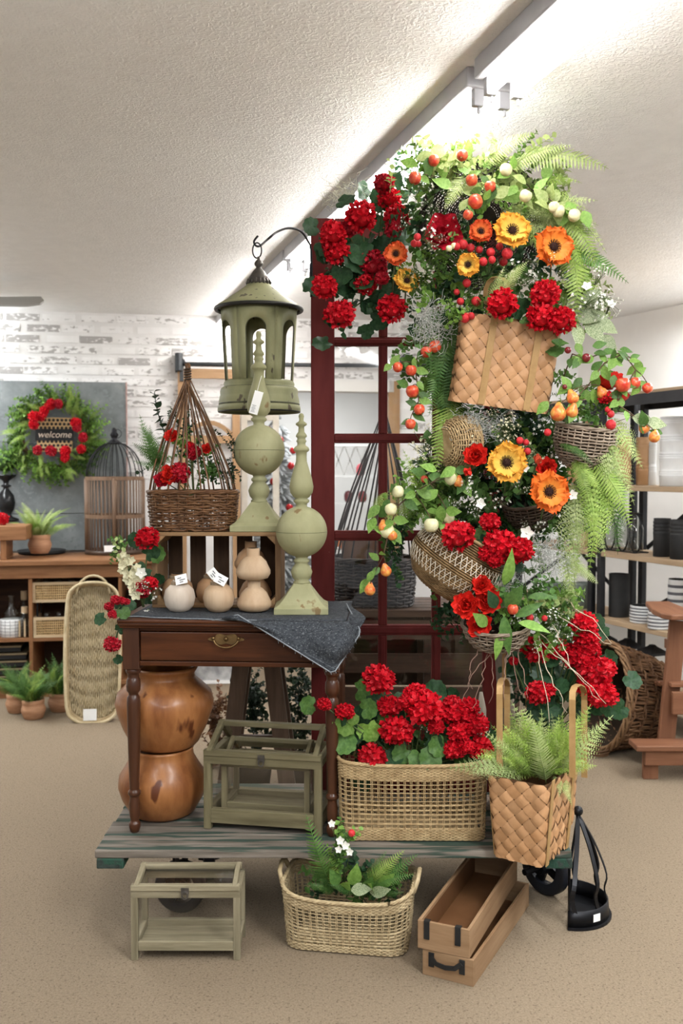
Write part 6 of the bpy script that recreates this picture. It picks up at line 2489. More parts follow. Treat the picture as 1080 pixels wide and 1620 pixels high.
def geranium(label, root, heads, Y, leaves=(), lm=(LRD, LRM), meshes=GER, nl=3, ls=34, dY=.04, group='red faux geranium bushes', name='geranium_bush'):
    rp = at(*root)
    t = plant(name, label, 'flowers', rp, group)
    for (px, py, r) in heads:
        y = Y + rnd.uniform(-dY, dY)
        c = at(px, py, y)
        R = pm(r, y) * 1.16
        put('flower_head', rnd.choice(meshes), t, Matrix.Translation(c) @ Matrix.Rotation(-.6, 4, 'X') @ rotm(rnd.random() * 6, 'Z') @ Matrix.Diagonal((R, R, R * .9, 1)))
        stem(t, rp, c + V((0, R * .4, -R * .4)), .0028, .03)
        for _ in range(nl):
            q = at(px + rnd.uniform(-1.7, 1.7) * r, py + rnd.uniform(-.6, 2.0) * r, y + .05 + rnd.random() * .07)
            leaf(t, rnd.choice(lm), q, pm(ls * rnd.uniform(.7, 1.2), y))
    for (px, py, s, me, dy) in leaves:
        leaf(t, me, at(px, py, Y + dy), pm(s, Y))
    return t


def fill(t, meshes, cx, cy, rx, ry, Y, dY, n, L, name='sprig', out=.8, dirn=None, lsd=.35):
    for _ in range(n):
        a, q = rnd.random() * 2 * PI, math.sqrt(rnd.random())
        px, py = cx + rx * q * math.cos(a), cy + ry * q * math.sin(a)
        y = Y + rnd.uniform(-dY, dY)
        p = at(px, py, y)
        if dirn is not None:
            d = V(dirn) + V((rnd.uniform(-.6, .6), rnd.uniform(-.6, .2), rnd.uniform(-.6, .6)))
        else:
            d = V(((px - cx) / rx * out + rnd.uniform(-.6, .6), rnd.uniform(-.8, .15), -(py - cy) / ry * out + rnd.uniform(-.6, .6)))
        d.normalize()
        l = pm(L * rnd.uniform(1 - lsd, 1 + lsd), y)
        put(name, rnd.choice(meshes), t, align(p - d * l * .5, p + d * l * .5, (rnd.uniform(-.6, .6), -1, rnd.uniform(-.3, .9)), rnd.uniform(-.5, .5)))


def poppy(label, px, py, r, kind, Y, face=(0, -1, .15)):
    c = at(px, py, Y)
    R = pm(r, Y) * 1.08
    t = plant('poppy', label, 'flower', c, 'large faux poppies')
    M = orient(face, rnd.random() * 6, c, R)
    put('petals', rnd.choice(POP[kind]), t, M)
    put('seed_head', POPC, t, M)
    stem(t, c + V((0, .01, 0)), c + V((rnd.uniform(-.03, .03), .12, -.1)), .003)


def bloom(name, label, me, px, py, r, Y, face, cat='flower', group=None):
    c = at(px, py, Y)
    R = pm(r, Y) * 1.05
    t = plant(name, label, cat, c, group)
    put('petals', me, t, orient(face, rnd.random() * 6, V(c) - V(face).normalized() * R * .4, R))
    stem(t, V(c) - V(face).normalized() * R * .3, V(c) - V(face).normalized() * R * .3 + V((rnd.uniform(-.02, .02), .09, -.07)), .003)
    return t


def branch(label, root, fruits, Y, kind=None, leaves=(LOL, LOM), nl=3, ls=22, berries=(), path=(), name='fruit_branch', group='faux fruit branches'):
    """spray with apples or pears: woody stem, leaves, fruits"""
    rp = at(*root)
    t = plant(name, label, 'fruit branch', rp, group)
    prev = rp
    for (px, py) in path:
        q = at(px, py, Y)
        stem(t, prev, q, .0022, .004, TWIGB, 'twig')
        for _ in range(2):
            w = V(prev).lerp(q, rnd.uniform(.2, 1))
            leaf(t, rnd.choice(leaves), w, pm(ls * rnd.uniform(.75, 1.2), Y))
        prev = q
    for f in fruits:
        px, py, r, kd = f
        y = Y + rnd.uniform(-.03, .02)
        c = at(px, py, y)
        R = pm(r, y)
        o = put('fruit', FR[kd], t, Matrix.Translation(c) @ rotm(rnd.uniform(-.5, .5), 'X') @ rotm(rnd.uniform(-.5, .5), 'Y') @ rotm(rnd.random() * 6, 'Z') @ Matrix.Scale(R, 4))
        anchor = prev if not path else min([at(a, b, Y) for a, b in path] + [rp], key=lambda q: (q - c).length)
        stem(t, anchor, c + V((0, 0, R * .75)), .0016, .012, TWIGB, 'twig')
        for _ in range(nl):
            leaf(t, rnd.choice(leaves), c + V((rnd.uniform(-1.5, 1.5) * R, rnd.uniform(-.2, 1.5) * R, rnd.uniform(0, 1.6) * R)), pm(ls * rnd.uniform(.7, 1.2), y))
    for (px, py, r) in berries:
        c = at(px, py, Y)
        put('berry', BER, t, Matrix.Translation(c) @ Matrix.Scale(pm(r, Y), 4))
        stem(t, prev, c, .001, .01, TWIGB, 'twig')
    return t


def moss(label, me, px, py, rx, ry, Y, mname='hanging_moss', n=1):
    c = at(px, py, Y)
    t = plant(mname, label, 'moss', c)
    o = put('strands', me, t, Matrix.Translation(c) @ Matrix.Diagonal((pm(rx, Y), pm(min(rx, ry), Y) * .7, pm(ry, Y), 1)))
    o['kind'] = 'stuff'
    return t


# ---------------------------------------------------------------- A  upper left geraniums
geranium('dark red geranium bush with dark leaves at the top left door corner', (590, 470, 3.5),
         [(608, 290, 17), (616, 314, 19), (628, 343, 21), (622, 362, 15), (571, 343, 25), (551, 362, 14), (527, 370, 22), (533, 398, 20), (524, 388, 15), (590, 419, 23), (578, 450, 17), (604, 440, 12), (513, 454, 21), (538, 497, 24), (620, 488, 23)], 3.33,
         [(532, 322, 34, LRD, .02), (565, 384, 44, LRD, .02), (540, 418, 42, LRD, .04), (600, 330, 40, LRD, .06), (578, 400, 46, LRD, .03), (600, 460, 36, LRD, .04), (556, 470, 42, LRD, .06), (640, 300, 34, LRD, .06), (590, 384, 40, LRD, .05), (560, 440, 44, LRD, .05)],
         (LRD,), GER + GERC, 2, 36)
moss('pale wispy moss spilling over the top left door corner', MOSP, 552, 312, 52, 36, 3.42, 'pale_moss')
t = plant('ivy_spray', 'dark small-leaved spray hanging under the top left geraniums', 'foliage', at(600, 470, 3.36))
fill(t, SPD, 585, 440, 75, 60, 3.42, .04, 20, 55, dirn=(0, -.3, -.9))
fill(t, SPD, 640, 300, 40, 45, 3.42, .03, 10, 50)

# ---------------------------------------------------------------- B  top of the arch
tf_ = plant('fern', 'pale green fern with long fronds over the top of the flower arch', 'fern', at(800, 330, 3.25), 'ferns in the flower display')
for b, e, me in (((815, 250, 3.2), (961, 269, 3.06), FRP[0]), ((760, 262, 3.2), (848, 213, 3.08), FRP[1]), ((800, 270, 3.2), (905, 232, 3.08), FRP[0]), ((740, 280, 3.18), (700, 330, 3.08), FRP[1]),
                 ((850, 300, 3.2), (925, 380, 3.1), LCF[0]), ((870, 330, 3.2), (950, 440, 3.1), FRF[0]), ((880, 320, 3.2), (960, 400, 3.1), LCP[0]), ((890, 380, 3.2), (915, 520, 3.08), FRF[1]),
                 ((880, 400, 3.2), (996, 445, 3.08), FRM[0]), ((900, 420, 3.2), (950, 520, 3.1), LCF[1]), ((850, 330, 3.2), (945, 320, 3.08), LCP[1]), ((870, 350, 3.22), (935, 470, 3.12), FRF[2]),
                 ((800, 290, 3.2), (760, 210, 3.12), LCP[0]), ((840, 300, 3.2), (920, 290, 3.1), LCF[0]), ((720, 300, 3.2), (680, 215, 3.12), SPP[0]), ((780, 470, 3.1), (835, 415, 3.03), FRP[0]), ((770, 480, 3.1), (800, 420, 3.05), LCP[1])):
    frond(tf_, me, at(*b), at(*e))
for _ in range(16):
    a = rnd.uniform(-.2, 1.1)
    px, py = 790 + 70 * rnd.random(), 300 + 60 * rnd.random()
    frond(tf_, rnd.choice(LCP + LCF + FRP), at(px, py, 3.24), at(px + 95 * math.cos(a), py - 10 + 90 * math.sin(a), 3.14))
tt = plant('leafy_spray', 'light green leafy spray across the top of the arch', 'foliage', at(780, 300, 3.26))
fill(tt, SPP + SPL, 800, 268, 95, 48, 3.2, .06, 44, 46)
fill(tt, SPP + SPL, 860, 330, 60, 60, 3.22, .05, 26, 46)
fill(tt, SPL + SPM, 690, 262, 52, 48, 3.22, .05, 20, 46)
fill(tt, SPP, 715, 250, 40, 28, 3.16, .04, 8, 60)
for px, py, s in ((845, 305, 30), (860, 285, 30), (832, 290, 28), (870, 318, 30), (880, 300, 28), (730, 300, 34), (715, 298, 34), (780, 310, 34), (700, 250, 34), (680, 240, 36), (660, 262, 30)):
    leaf(tt, rnd.choice((LOL, LOP)), at(px, py, 3.12), pm(s, 3.12))
for px, py in ((684, 222), (742, 205), (617, 250), (725, 215)):
    q = at(px + rnd.uniform(-6, 6), py + 55, 3.2)
    frond(tt, rnd.choice(SPP), q, at(px, py, 3.2), name='sprig')
branch('red apple branch at the top of the arch', (720, 290, 3.22), [(686, 254, 9, 'apple'), (731, 246, 9, 'apple'), (656, 282, 10, 'apple'), (746, 285, 9.5, 'apple'), (775, 295, 9, 'apple'), (752, 319, 11.5, 'apple'), (740, 340, 8, 'apple')], 3.08, None, (LOL, LOP, LOM), 3, 24)
branch('cream apple branch at the top right of the arch', (840, 300, 3.2), [(800, 269, 10, 'cream'), (831, 310, 10, 'cream'), (883, 334, 10, 'cream'), (908, 341, 10, 'cream'), (876, 328, 9, 'cream')], 3.08, None, (LOL, LOP), 3, 26)
bloom('peony', 'deep crimson open peony left of the top poppies', PEOC, 700, 366, 32, 3.14, (-.1, -1, .2), group='faux peonies')
poppy('deep orange poppy, left of the big golden poppy near the arch top', 760, 367, 20, 'd', 3.12)
poppy('big golden poppy near the arch top', 809, 366, 31, 'y', 3.1, (.05, -1, .2))
poppy('big orange poppy at the upper right of the arch', 874, 391, 33, 'o', 3.08, (.2, -1, 0))
poppy('small golden orange poppy under the deep orange one', 741, 419, 20, 'y', 3.1, (-.35, -1, -.1))
poppy('orange poppy beside the top left geraniums', 626, 402, 20, 'd', 3.24, (-.1, -1, 0))
poppy('golden poppy hanging below the top left geraniums', 643, 445, 21, 'y', 3.23, (.1, -1, .25))
bs = plant('berry_spray', 'spray of small raspberry red berries among the top poppies', 'berries', at(770, 440, 3.2))
for px, py, r in ((776, 399, 7), (802, 401, 9), (758, 395, 6), (732, 387, 8), (764, 414, 7), (778, 411, 6), (660, 375, 6), (655, 385, 6), (662, 386, 5), (796, 414, 7), (738, 448, 7), (730, 430, 5), (728, 477, 6), (753, 477, 8), (722, 462, 5), (790, 390, 6), (722, 390, 6), (744, 392, 7), (735, 503, 8), (745, 500, 6)):
    c = at(px, py, 3.12 + rnd.uniform(-.03, .03))
    put('berry', BER, bs, Matrix.Translation(c) @ Matrix.Scale(pm(r, 3.12), 4))
    stem(bs, at(770, 440, 3.2), c, .001, .01)
for px, py, r in ((714, 389, 5), (706, 393, 5)):
    put('berry', FR['cream'], bs, Matrix.Translation(at(px + 4, py, 3.1)) @ Matrix.Scale(pm(r, 3.1), 4))
tm = plant('leafy_spray', 'mid green leafy mass between the top poppies and the plaited basket', 'foliage', at(780, 450, 3.26))
fill(tm, SPM + SPD, 770, 440, 115, 55, 3.24, .05, 60, 50)
fill(tm, SPL + SPM, 690, 430, 45, 55, 3.2, .05, 26, 46)
fill(tm, SPM + SPD, 690, 350, 60, 50, 3.26, .04, 22, 46)
fill(tm, SPM + SPP, 860, 440, 60, 50, 3.2, .05, 22, 46)
fill(tm, BLO, 665, 380, 45, 55, 3.14, .04, 9, 34, 'blossom_spray')
fill(tm, BLO, 700, 320, 60, 35, 3.16, .04, 7, 34, 'blossom_spray')
fill(tm, BLO, 860, 430, 60, 40, 3.1, .04, 10, 34, 'blossom_spray')
fill(tm, SPL, 768, 485, 60, 20, 3.12, .03, 10, 40)
geranium('four red geranium heads leaning over the hanging plaited basket', (830, 530, 3.24), [(794, 481, 25), (862, 466, 24), (856, 502, 24), (886, 506, 24)], 3.05, [(830, 500, 36, LRD, .06), (872, 540, 30, LLM, .05), (835, 520, 30, LRD, .08)], (LRD, LRM), GER, 1, 30, .01)
tv = plant('variegated_spray', 'cream-edged variegated leaves beside the hanging plaited basket', 'foliage', at(900, 520, 3.2))
for px, py, s, d in ((925, 478, 44, (.6, -.3, .5)), (950, 480, 40, (.9, -.2, .2)), (920, 500, 44, (.8, -.3, -.2)), (935, 520, 44, (.5, -.3, -.6)), (912, 525, 46, (.2, -.3, -.9)), (955, 515, 40, (.8, -.2, -.4)), (905, 490, 40, (-.1, -.3, .9)), (940, 500, 40, (1, -.2, 0)), (960, 540, 32, (.5, -.3, -.5))):
    leaf(tv, LOV, at(px - d[0] * 18, py + d[2] * 18, 3.1), pm(s, 3.1), d)
fill(tv, SPP + SPL, 915, 470, 45, 40, 3.14, .04, 20, 46)
fill(tv, BLO, 930, 460, 40, 40, 3.08, .03, 8, 36, 'blossom_spray')


def star(label, px, py, r, Y=3.06):
    bloom('star_flower', label, STARW, px, py, r, Y, (rnd.uniform(-.3, .3), -1, rnd.uniform(0, .5)), group='small white star flowers')


star('white star flower at the right of the top basket', 928, 452, 9)
star('white star flower at the end of the variegated leaves', 967, 480, 8)

# ---------------------------------------------------------------- C  hanging left column: moss, fern, apple string
moss('grey hanging moss left of the plaited basket', MOSS[0], 678, 512, 40, 58, 3.2)
fd = plant('fern', 'green fern hanging straight down beside the red door panes', 'fern', at(710, 520, 3.32), 'ferns in the flower display')
for i in range(15):
    b = (700 + rnd.uniform(-14, 26), 470 + rnd.uniform(0, 150), 3.32)
    e = (b[0] + rnd.uniform(-26, 14), min(745, b[1] + rnd.uniform(80, 130)), 3.24)
    frond(fd, rnd.choice(FRM + LCM + FRD), at(*b), at(*e))
frond(fd, FRF[1], at(702, 620, 3.3), at(690, 755, 3.22), roll=0)
frond(fd, FRF[0], at(712, 610, 3.3), at(702, 735, 3.22), roll=0)
tl = plant('leafy_spray', 'leafy strand behind the string of red apples', 'foliage', at(690, 540, 3.32))
fill(tl, SPM + SPL, 678, 570, 34, 70, 3.3, .03, 28, 42, dirn=(-.3, -.3, -.5))
fill(tl, SPM + SPD, 712, 610, 24, 90, 3.32, .03, 30, 44, dirn=(0, -.3, -.8))
branch('string of small red apples hanging in front of the door panes', (690, 530, 3.3), [(688, 548, 10, 'apple'), (674, 557, 9, 'apple'), (629, 581, 8, 'apple'), (650, 586, 9, 'apple'), (652, 619, 10.5, 'apple'), (663, 648, 9, 'apple'), (649, 671, 8.5, 'apple')], 3.2, None, (LOL, LOM), 2, 20, path=((672, 545), (655, 575), (660, 610), (662, 635), (652, 655)))

# ---------------------------------------------------------------- D  middle mass
md = plant('leafy_spray', 'dark leafy mass filling the middle of the display', 'foliage', at(800, 760, 3.36))
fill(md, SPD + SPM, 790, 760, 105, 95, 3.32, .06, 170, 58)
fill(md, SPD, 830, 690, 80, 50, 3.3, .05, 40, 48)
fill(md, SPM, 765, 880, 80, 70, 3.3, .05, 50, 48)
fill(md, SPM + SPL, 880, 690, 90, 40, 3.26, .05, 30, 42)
fill(md, BLC, 795, 690, 60, 45, 3.16, .05, 14, 36, 'blossom_spray')
fill(md, BLO, 790, 800, 75, 70, 3.14, .05, 12, 34, 'blossom_spray')
fill(md, BLO, 870, 700, 70, 60, 3.16, .05, 7, 34, 'blossom_spray')
moss('grey dusty moss under the hanging plaited basket', MOSS[1], 762, 674, 44, 30, 3.18)
moss('silvery dusty miller clump beside the red geraniums at mid height', MOSS[0], 867, 878, 38, 46, 3.1, 'dusty_miller')
moss('silvery dusty miller clump behind the middle geraniums', MOSS[1], 800, 910, 32, 36, 3.16, 'dusty_miller')
poppy('big golden poppy in the middle of the display', 801, 732, 33, 'y', 3.06, (-.1, -1, .1))
poppy('big orange poppy at the right of the middle golden one', 867, 778, 34, 'o', 3.02, (.1, -1, .05))
bloom('peony', 'scarlet peony at the left of the middle golden poppy', PEO[0], 752, 721, 22, 3.12, (-.1, -1, .3), group='faux peonies')
bloom('tulip', 'red tulip opening to the left under the scarlet peony', TUL, 741, 746, 16, 3.08, (-.5, -.8, -.15))
bloom('tulip', 'coral tulip bud right of the middle golden poppy', TULC, 850, 728, 15, 3.06, (.1, -.6, .8))
bloom('peony', 'scarlet peony behind the coral tulip bud', PEO[1], 865, 740, 20, 3.12, (.2, -1, .1), group='faux peonies')
star('white star flower above the coral geranium heads', 760, 797, 9)
star('white star flower right of the middle geranium cluster', 833, 843, 12)
star('white star flower beside the orange poppy', 906, 783, 9)
star('white star flower by the golden poppy', 830, 740, 8)
geranium('red geranium heads in the middle beside the belly basket', (790, 880, 3.3), [(724, 848, 27), (775, 826, 17), (793, 862, 28), (771, 876, 15), (820, 870, 24), (783, 886, 14)], 3.06, [(755, 850, 30, LRD, .08), (745, 880, 30, LRD, .1)], (LRD, LRM), GER, 1, 30, .015)
b2 = plant('berry_spray', 'dark red berries dotted through the middle of the display', 'berries', at(800, 770, 3.3))
for px, py, r in ((822, 697, 6), (822, 745, 6), (834, 714, 6), (832, 700, 5), (866, 684, 6), (818, 742, 5), (861, 978, 5), (838, 977, 6)):
    c = at(px, py, 3.06)
    put('berry', BER, b2, Matrix.Translation(c) @ Matrix.Scale(pm(r, 3.06), 4))
    stem(b2, at(810, 770, 3.3), c, .001, .01)

# ---------------------------------------------------------------- E  right branch of apples, pears and red flowers
branch('apple and pear branch reaching out to the right', (900, 650, 3.2), [(1004, 606, 9, 'apple'), (1024, 614, 8.5, 'apple'), (985, 609, 12, 'apple'), (952, 621, 10, 'pear'), (905, 628, 11, 'pear'), (883, 652, 14, 'pear'), (905, 650, 11, 'pear'), (1018, 676, 10, 'pear'), (1035, 690, 10, 'pear')], 3.06, None, (LOL, LOM), 2, 24,
       berries=((966, 655, 6), (966, 672, 8.5), (961, 648, 5)), path=((930, 610), (955, 575), (985, 560), (1005, 585), (975, 640), (1005, 660)))
t = branch('thin leafy branch with two dark berries rising at right', (890, 600, 3.2), [], 3.08, None, (LOM, LOL), 2, 20, path=((905, 560), (925, 570), (950, 560), (985, 560), (1010, 575)))
for px, py, r in ((898, 554, 5.5), (927, 566, 7), (893, 612, 4)):
    put('berry', BERD, t, Matrix.Translation(at(px, py, 3.06)) @ Matrix.Scale(pm(r, 3.06), 4))
for px, py in ((893, 545), (911, 543), (917, 567), (939, 559), (952, 558), (937, 548), (980, 553), (1008, 578), (985, 578), (899, 610), (920, 598), (935, 585), (960, 600), (975, 590)):
    leaf(t, rnd.choice((LOM, LOL)), at(px, py, 3.08), pm(22, 3.08))
geranium('bright red flower pair among the right hand pears', (950, 650, 3.2), [(966, 612, 22), (981, 634, 17), (958, 628, 12)], 3.09, (), (LRM,), PEO + GER, 0, 30, .01)
fill(t, SPM + SPL, 930, 625, 55, 40, 3.16, .03, 26, 40)
leaf(t, LOV, at(1000, 660, 3.06), pm(34, 3.06), (.9, -.2, -.2))
leaf(t, LOV, at(1020, 668, 3.06), pm(34, 3.06), (.9, -.2, -.1))

# ---------------------------------------------------------------- F  ferns cascading at right
fr_ = plant('fern', 'light green lace fern cascading down the right side of the display', 'fern', at(930, 720, 3.22), 'ferns in the flower display')
for b, e, me in (((965, 660, 3.14), (1018, 742, 3.06), LCP[0]), ((960, 690, 3.14), (1000, 800, 3.06), LCP[1]), ((930, 720, 3.14), (998, 838, 3.04), FRF[0]), ((920, 740, 3.14), (938, 870, 3.06), LCF[0]),
                 ((930, 730, 3.16), (975, 790, 3.06), LCF[1]), ((910, 760, 3.14), (918, 880, 3.06), LCP[0]), ((940, 760, 3.14), (930, 905, 3.08), LCF[0]), ((900, 800, 3.16), (905, 925, 3.08), LCP[1]),
                 ((950, 670, 3.16), (960, 790, 3.06), LCP[0]), ((960, 740, 3.14), (960, 850, 3.08), LCF[1]), ((900, 730, 3.12), (955, 780, 3.04), FRF[1]), ((915, 790, 3.16), (955, 885, 3.08), LCP[1]),
                 ((880, 700, 3.12), (940, 735, 3.04), FRM[0]), ((890, 860, 3.16), (905, 965, 3.1), LCP[0]), ((905, 720, 3.12), (935, 800, 3.04), FRF[2]), ((920, 700, 3.14), (985, 720, 3.06), LCF[0]), ((945, 700, 3.15), (990, 770, 3.05), LCP[1]), ((895, 880, 3.16), (945, 925, 3.08), FRP[0])):
    frond(fr_, me, at(*b), at(*e))
for _ in range(14):
    px, py = 905 + 55 * rnd.random(), 690 + 120 * rnd.random()
    frond(fr_, rnd.choice(LCP + LCF + LCM), at(px, py, 3.18), at(px + rnd.uniform(-10, 40), py + rnd.uniform(70, 110), 3.1))
fill(fr_, SPM + SPL, 905, 790, 34, 90, 3.22, .04, 26, 48, dirn=(.2, -.3, -.6))

# ---------------------------------------------------------------- G  left apples with cream fruit
branch('cream apple branch over the belly basket and door', (690, 770, 3.26), [(629, 778, 10, 'cream'), (618, 806, 10, 'cream'), (612, 840, 12, 'cream'), (606, 832, 9, 'pear'), (620, 846, 9, 'pear'), (610, 902, 10, 'pear'), (585, 932, 10, 'pear'), (713, 758, 10, 'cream'), (725, 762, 9, 'pear'), (682, 831, 12, 'cream'), (709, 819, 10, 'cream'), (671, 758, 6, 'apple')], 3.14, None, (LOL, LOM, LOL), 2, 26, path=((680, 765), (655, 780), (630, 800), (618, 830), (606, 880)))
tg = plant('leafy_spray', 'feathery green spray left of the belly basket', 'foliage', at(680, 790, 3.3))
fill(tg, SPL + SPM, 665, 790, 50, 45, 3.26, .04, 34, 46)
fill(tg, LCM + LCF, 650, 790, 55, 45, 3.28, .03, 14, 70, 'frond')
fill(tg, SPD + SPM, 622, 870, 14, 40, 3.24, .02, 14, 40, dirn=(0, -.2, -.8))
fill(tg, BLC, 680, 715, 26, 34, 3.28, .03, 14, 44, 'blossom_spray')
for px, py in ((690, 745), (683, 788), (692, 775), (696, 800), (705, 808), (697, 830), (720, 740), (677, 770), (600, 800)):
    leaf(tg, LOL, at(px, py, 3.12), pm(28, 3.12))

# ---------------------------------------------------------------- H  lower peonies and trailing twigs
for k, (px, py, r, f, lb) in enumerate(((737, 958, 25, (-.3, -1, .2), 'scarlet peony, outermost left under the belly basket'), (772, 950, 26, (.2, -1, .3), 'scarlet peony at the right of the lower peony trio'), (757, 988, 24, (0, -1, -.1), 'scarlet peony lowest of the trio over the small wicker bowl'), (762, 925, 19, (0, -1, .5), 'scarlet peony topmost above the lower peony trio'))):
    bloom('peony', lb, PEO[k % 2], px, py, r, 3.06, f, group='faux peonies')
lw_ = plant('leafy_spray', 'broad green leaves beside the lower peonies', 'foliage', at(800, 980, 3.22))
for px, py, s, d, me in ((797, 925, 60, (.1, -.3, .4), LLL), (797, 975, 60, (.05, -.3, -1), LLM), (815, 975, 48, (.9, -.3, .5), LLM), (820, 985, 50, (1, -.3, -.1), LLL), (790, 1000, 44, (-.1, -.3, -1), LLL), (770, 990, 34, (-.5, -.4, .5), LOL), (835, 945, 40, (.9, -.3, .2), LLM), (800, 960, 44, (.5, -.4, .7), LOM), (784, 962, 34, (-.3, -.4, .7), LOD)):
    leaf(lw_, me, at(px, py, 3.04), pm(s, 3.04), d)
fill(lw_, SPM + SPL, 845, 970, 60, 45, 3.14, .05, 36, 44)
fill(lw_, SPP + SPL, 880, 940, 40, 50, 3.14, .05, 18, 44)
fill(lw_, SPD, 730, 960, 50, 35, 3.24, .03, 18, 42)
fill(lw_, BLO, 850, 1000, 50, 30, 3.1, .04, 10, 34, 'blossom_spray')
put('fruit', FR['apple'], lw_, Matrix.Translation(at(811, 964, 3.03)) @ Matrix.Scale(pm(9, 3.03), 4))
tw_ = plant('twig_bundle', 'pale bare twigs trailing from under the small wicker bowl', 'twigs', at(840, 990, 3.14))
PT = mat('pale_twig', (.40, .32, .22), (.58, .5, .38), rough=.8, scale=20)
for b, m1, e in (((850, 1000), (870, 1080), (898, 1125)), ((845, 1000), (855, 1060), (870, 1140)), ((850, 1000), (910, 1060), (946, 1108)), ((860, 960), (930, 1000), (965, 1018)), ((880, 945), (930, 965), (968, 1016)), ((870, 980), (890, 1020), (905, 1060)), ((790, 1020), (745, 1060), (732, 1110)), ((770, 1020), (765, 1080), (748, 1120)), ((775, 1022), (785, 1060), (775, 1110)), ((810, 1020), (815, 1070), (825, 1100)), ((800, 1025), (795, 1075), (797, 1110)), ((845, 1010), (905, 1050), (960, 1115)), ((765, 1020), (738, 1050), (745, 1090)), ((815, 1020), (830, 1060), (835, 1105))):
    ps = [at(b[0], b[1], 3.14), at(m1[0], m1[1], 3.02), at(e[0], e[1], 3.0)]
    pts = [ps[0].lerp(ps[1], s).lerp(ps[1].lerp(ps[2], s), s) + V((rnd.uniform(-.006, .006), 0, rnd.uniform(-.006, .006))) for s in [i / 10 for i in range(11)]]
    obj('twig', MB().tube(pts, [.0022 - .0014 * i / 10 for i in range(11)], 5), PT if b[0] > 830 else mat('brown_trailing_twig', (.13, .07, .05), (.26, .16, .12), rough=.8), tw_, world=True)

# ---------------------------------------------------------------- I  right lower geraniums in the brown basket behind the bucket
geranium('tall bush of bright red geraniums behind the bucket at right', (860, 1180, 3.35),
         [(922, 986, 22), (926, 1008, 22), (931, 1028, 20), (911, 1038, 24), (898, 1030, 15), (878, 1026, 20), (850, 1030, 22), (834, 1020, 16), (940, 1066, 30), (958, 1056, 18), (951, 1098, 26), (932, 1088, 20), (852, 1096, 21), (868, 1092, 12), (925, 1048, 20), (812, 1046, 8)], 3.2,
         [(880, 1060, 44, LRD, .08), (860, 1060, 44, LRD, .1), (900, 1080, 44, LRD, .1), (880, 1110, 46, LRD, .08), (850, 1130, 40, LRD, .1), (905, 1110, 46, LRD, .08), (840, 1065, 40, LRD, .08), (890, 1130, 46, LRD, .1), (875, 1085, 30, LRD, .04)], (LRD,), GER, 2, 38, .03)
t = plant('leafy_spray', 'green bud spray rising left of the right hand geraniums', 'foliage', at(880, 1010, 3.2))
fill(t, SPL + SPM, 885, 990, 28, 22, 3.16, .03, 16, 36)
fill(t, SPD, 870, 1090, 50, 60, 3.34, .03, 30, 50)
gp = at(855, 1190, 3.36)
bowlb = thing('handled_basket', 'brown splint basket with loop handle behind the bucket', 'basket', (gp.x, gp.y + .02, CT + .003), .1)
S, P = box_surf(.2, .2, .23, .22, .03, .26)
plaited(bowlb, S, P, .26, .036, .0022, splint)
obj('base', MB().bb(-.09, .09, -.09, .09, 0, .004), splint, bowlb)
loop(bowlb, 797, 834, 1020, 1120, 3.26, 3.30, .02)

# ---------------------------------------------------------------- J  long basket of geraniums
geranium('low bush of bright red geraniums filling the long openwork basket', (650, 1230, 3.28),
         [(599, 1076, 27), (672, 1122, 32), (656, 1098, 20), (616, 1118, 20), (640, 1112, 14), (627, 1156, 27), (589, 1198, 25), (719, 1128, 24), (714, 1112, 14), (741, 1118, 18), (752, 1148, 22), (726, 1158, 20), (718, 1186, 18), (760, 1184, 22), (545, 1126, 16), (513, 1114, 12), (690, 1150, 14), (738, 1182, 14)], 3.17,
         [(565, 1150, 44, LRL, .02), (580, 1140, 40, LRL, .03), (570, 1125, 34, LRM, .04), (549, 1158, 40, LRM, .04), (646, 1182, 34, LRM, .02), (664, 1186, 34, LRM, .01), (690, 1186, 38, LRM, .0), (705, 1170, 36, LRM, .01), (672, 1170, 34, LRD, .03), (615, 1185, 36, LRD, .04), (555, 1175, 34, LRD, .05), (600, 1150, 36, LRM, .05), (700, 1195, 34, LRM, .02), (690, 1135, 30, LRM, .06), (630, 1190, 36, LRD, .05)],
         (LRD, LRM, LRD), GER, 2, 36, .03)
t = plant('leafy_spray', 'leafy green filler among the long basket geraniums', 'foliage', at(640, 1220, 3.28))
fill(t, SPD + SPM, 645, 1165, 110, 42, 3.3, .04, 60, 50)
fill(t, BLO, 700, 1150, 60, 35, 3.2, .03, 6, 30, 'blossom_spray')

# ---------------------------------------------------------------- K  bucket fern
bf = plant('fern', 'bright lime fern bursting out of the plaited bucket', 'fern', at(850, 1240, 3.12), 'ferns in the flower display')
for b, e, me in (((832, 1225, 3.06), (806, 1108, 3.04), LCP[0]), ((850, 1235, 3.06), (828, 1118, 3.02), FRP[0]), ((860, 1240, 3.04), (846, 1140, 2.98), FRP[1]), ((870, 1225, 3.1), (930, 1112, 3.08), LCF[0]), ((880, 1220, 3.1), (972, 1134, 3.06), LCP[1]),
                 ((830, 1225, 3.08), (742, 1226, 2.98), LCP[0]), ((830, 1220, 3.1), (752, 1196, 3.02), LCF[1]), ((830, 1218, 3.1), (775, 1150, 3.06), LCF[0]), ((880, 1230, 3.04), (882, 1262, 2.93), LCP[1]), ((860, 1225, 3.08), (880, 1130, 3.04), LCF[1]), ((875, 1225, 3.08), (905, 1150, 3.06), LCP[0]),
                 ((890, 1230, 3.04), (905, 1275, 2.98), LCP[0]), ((840, 1225, 3.08), (850, 1140, 3.08), LCF[0]), ((845, 1222, 3.06), (790, 1180, 3.0), FRF[0]), ((860, 1220, 3.1), (900, 1180, 3.0), LCF[1]), ((835, 1220, 3.06), (705, 1212, 3.04), LCP[1]), ((870, 1225, 3.06), (925, 1200, 3.02), LCF[0])):
    frond(bf, me if me not in LCF else rnd.choice(LCL), at(*b), at(*e))
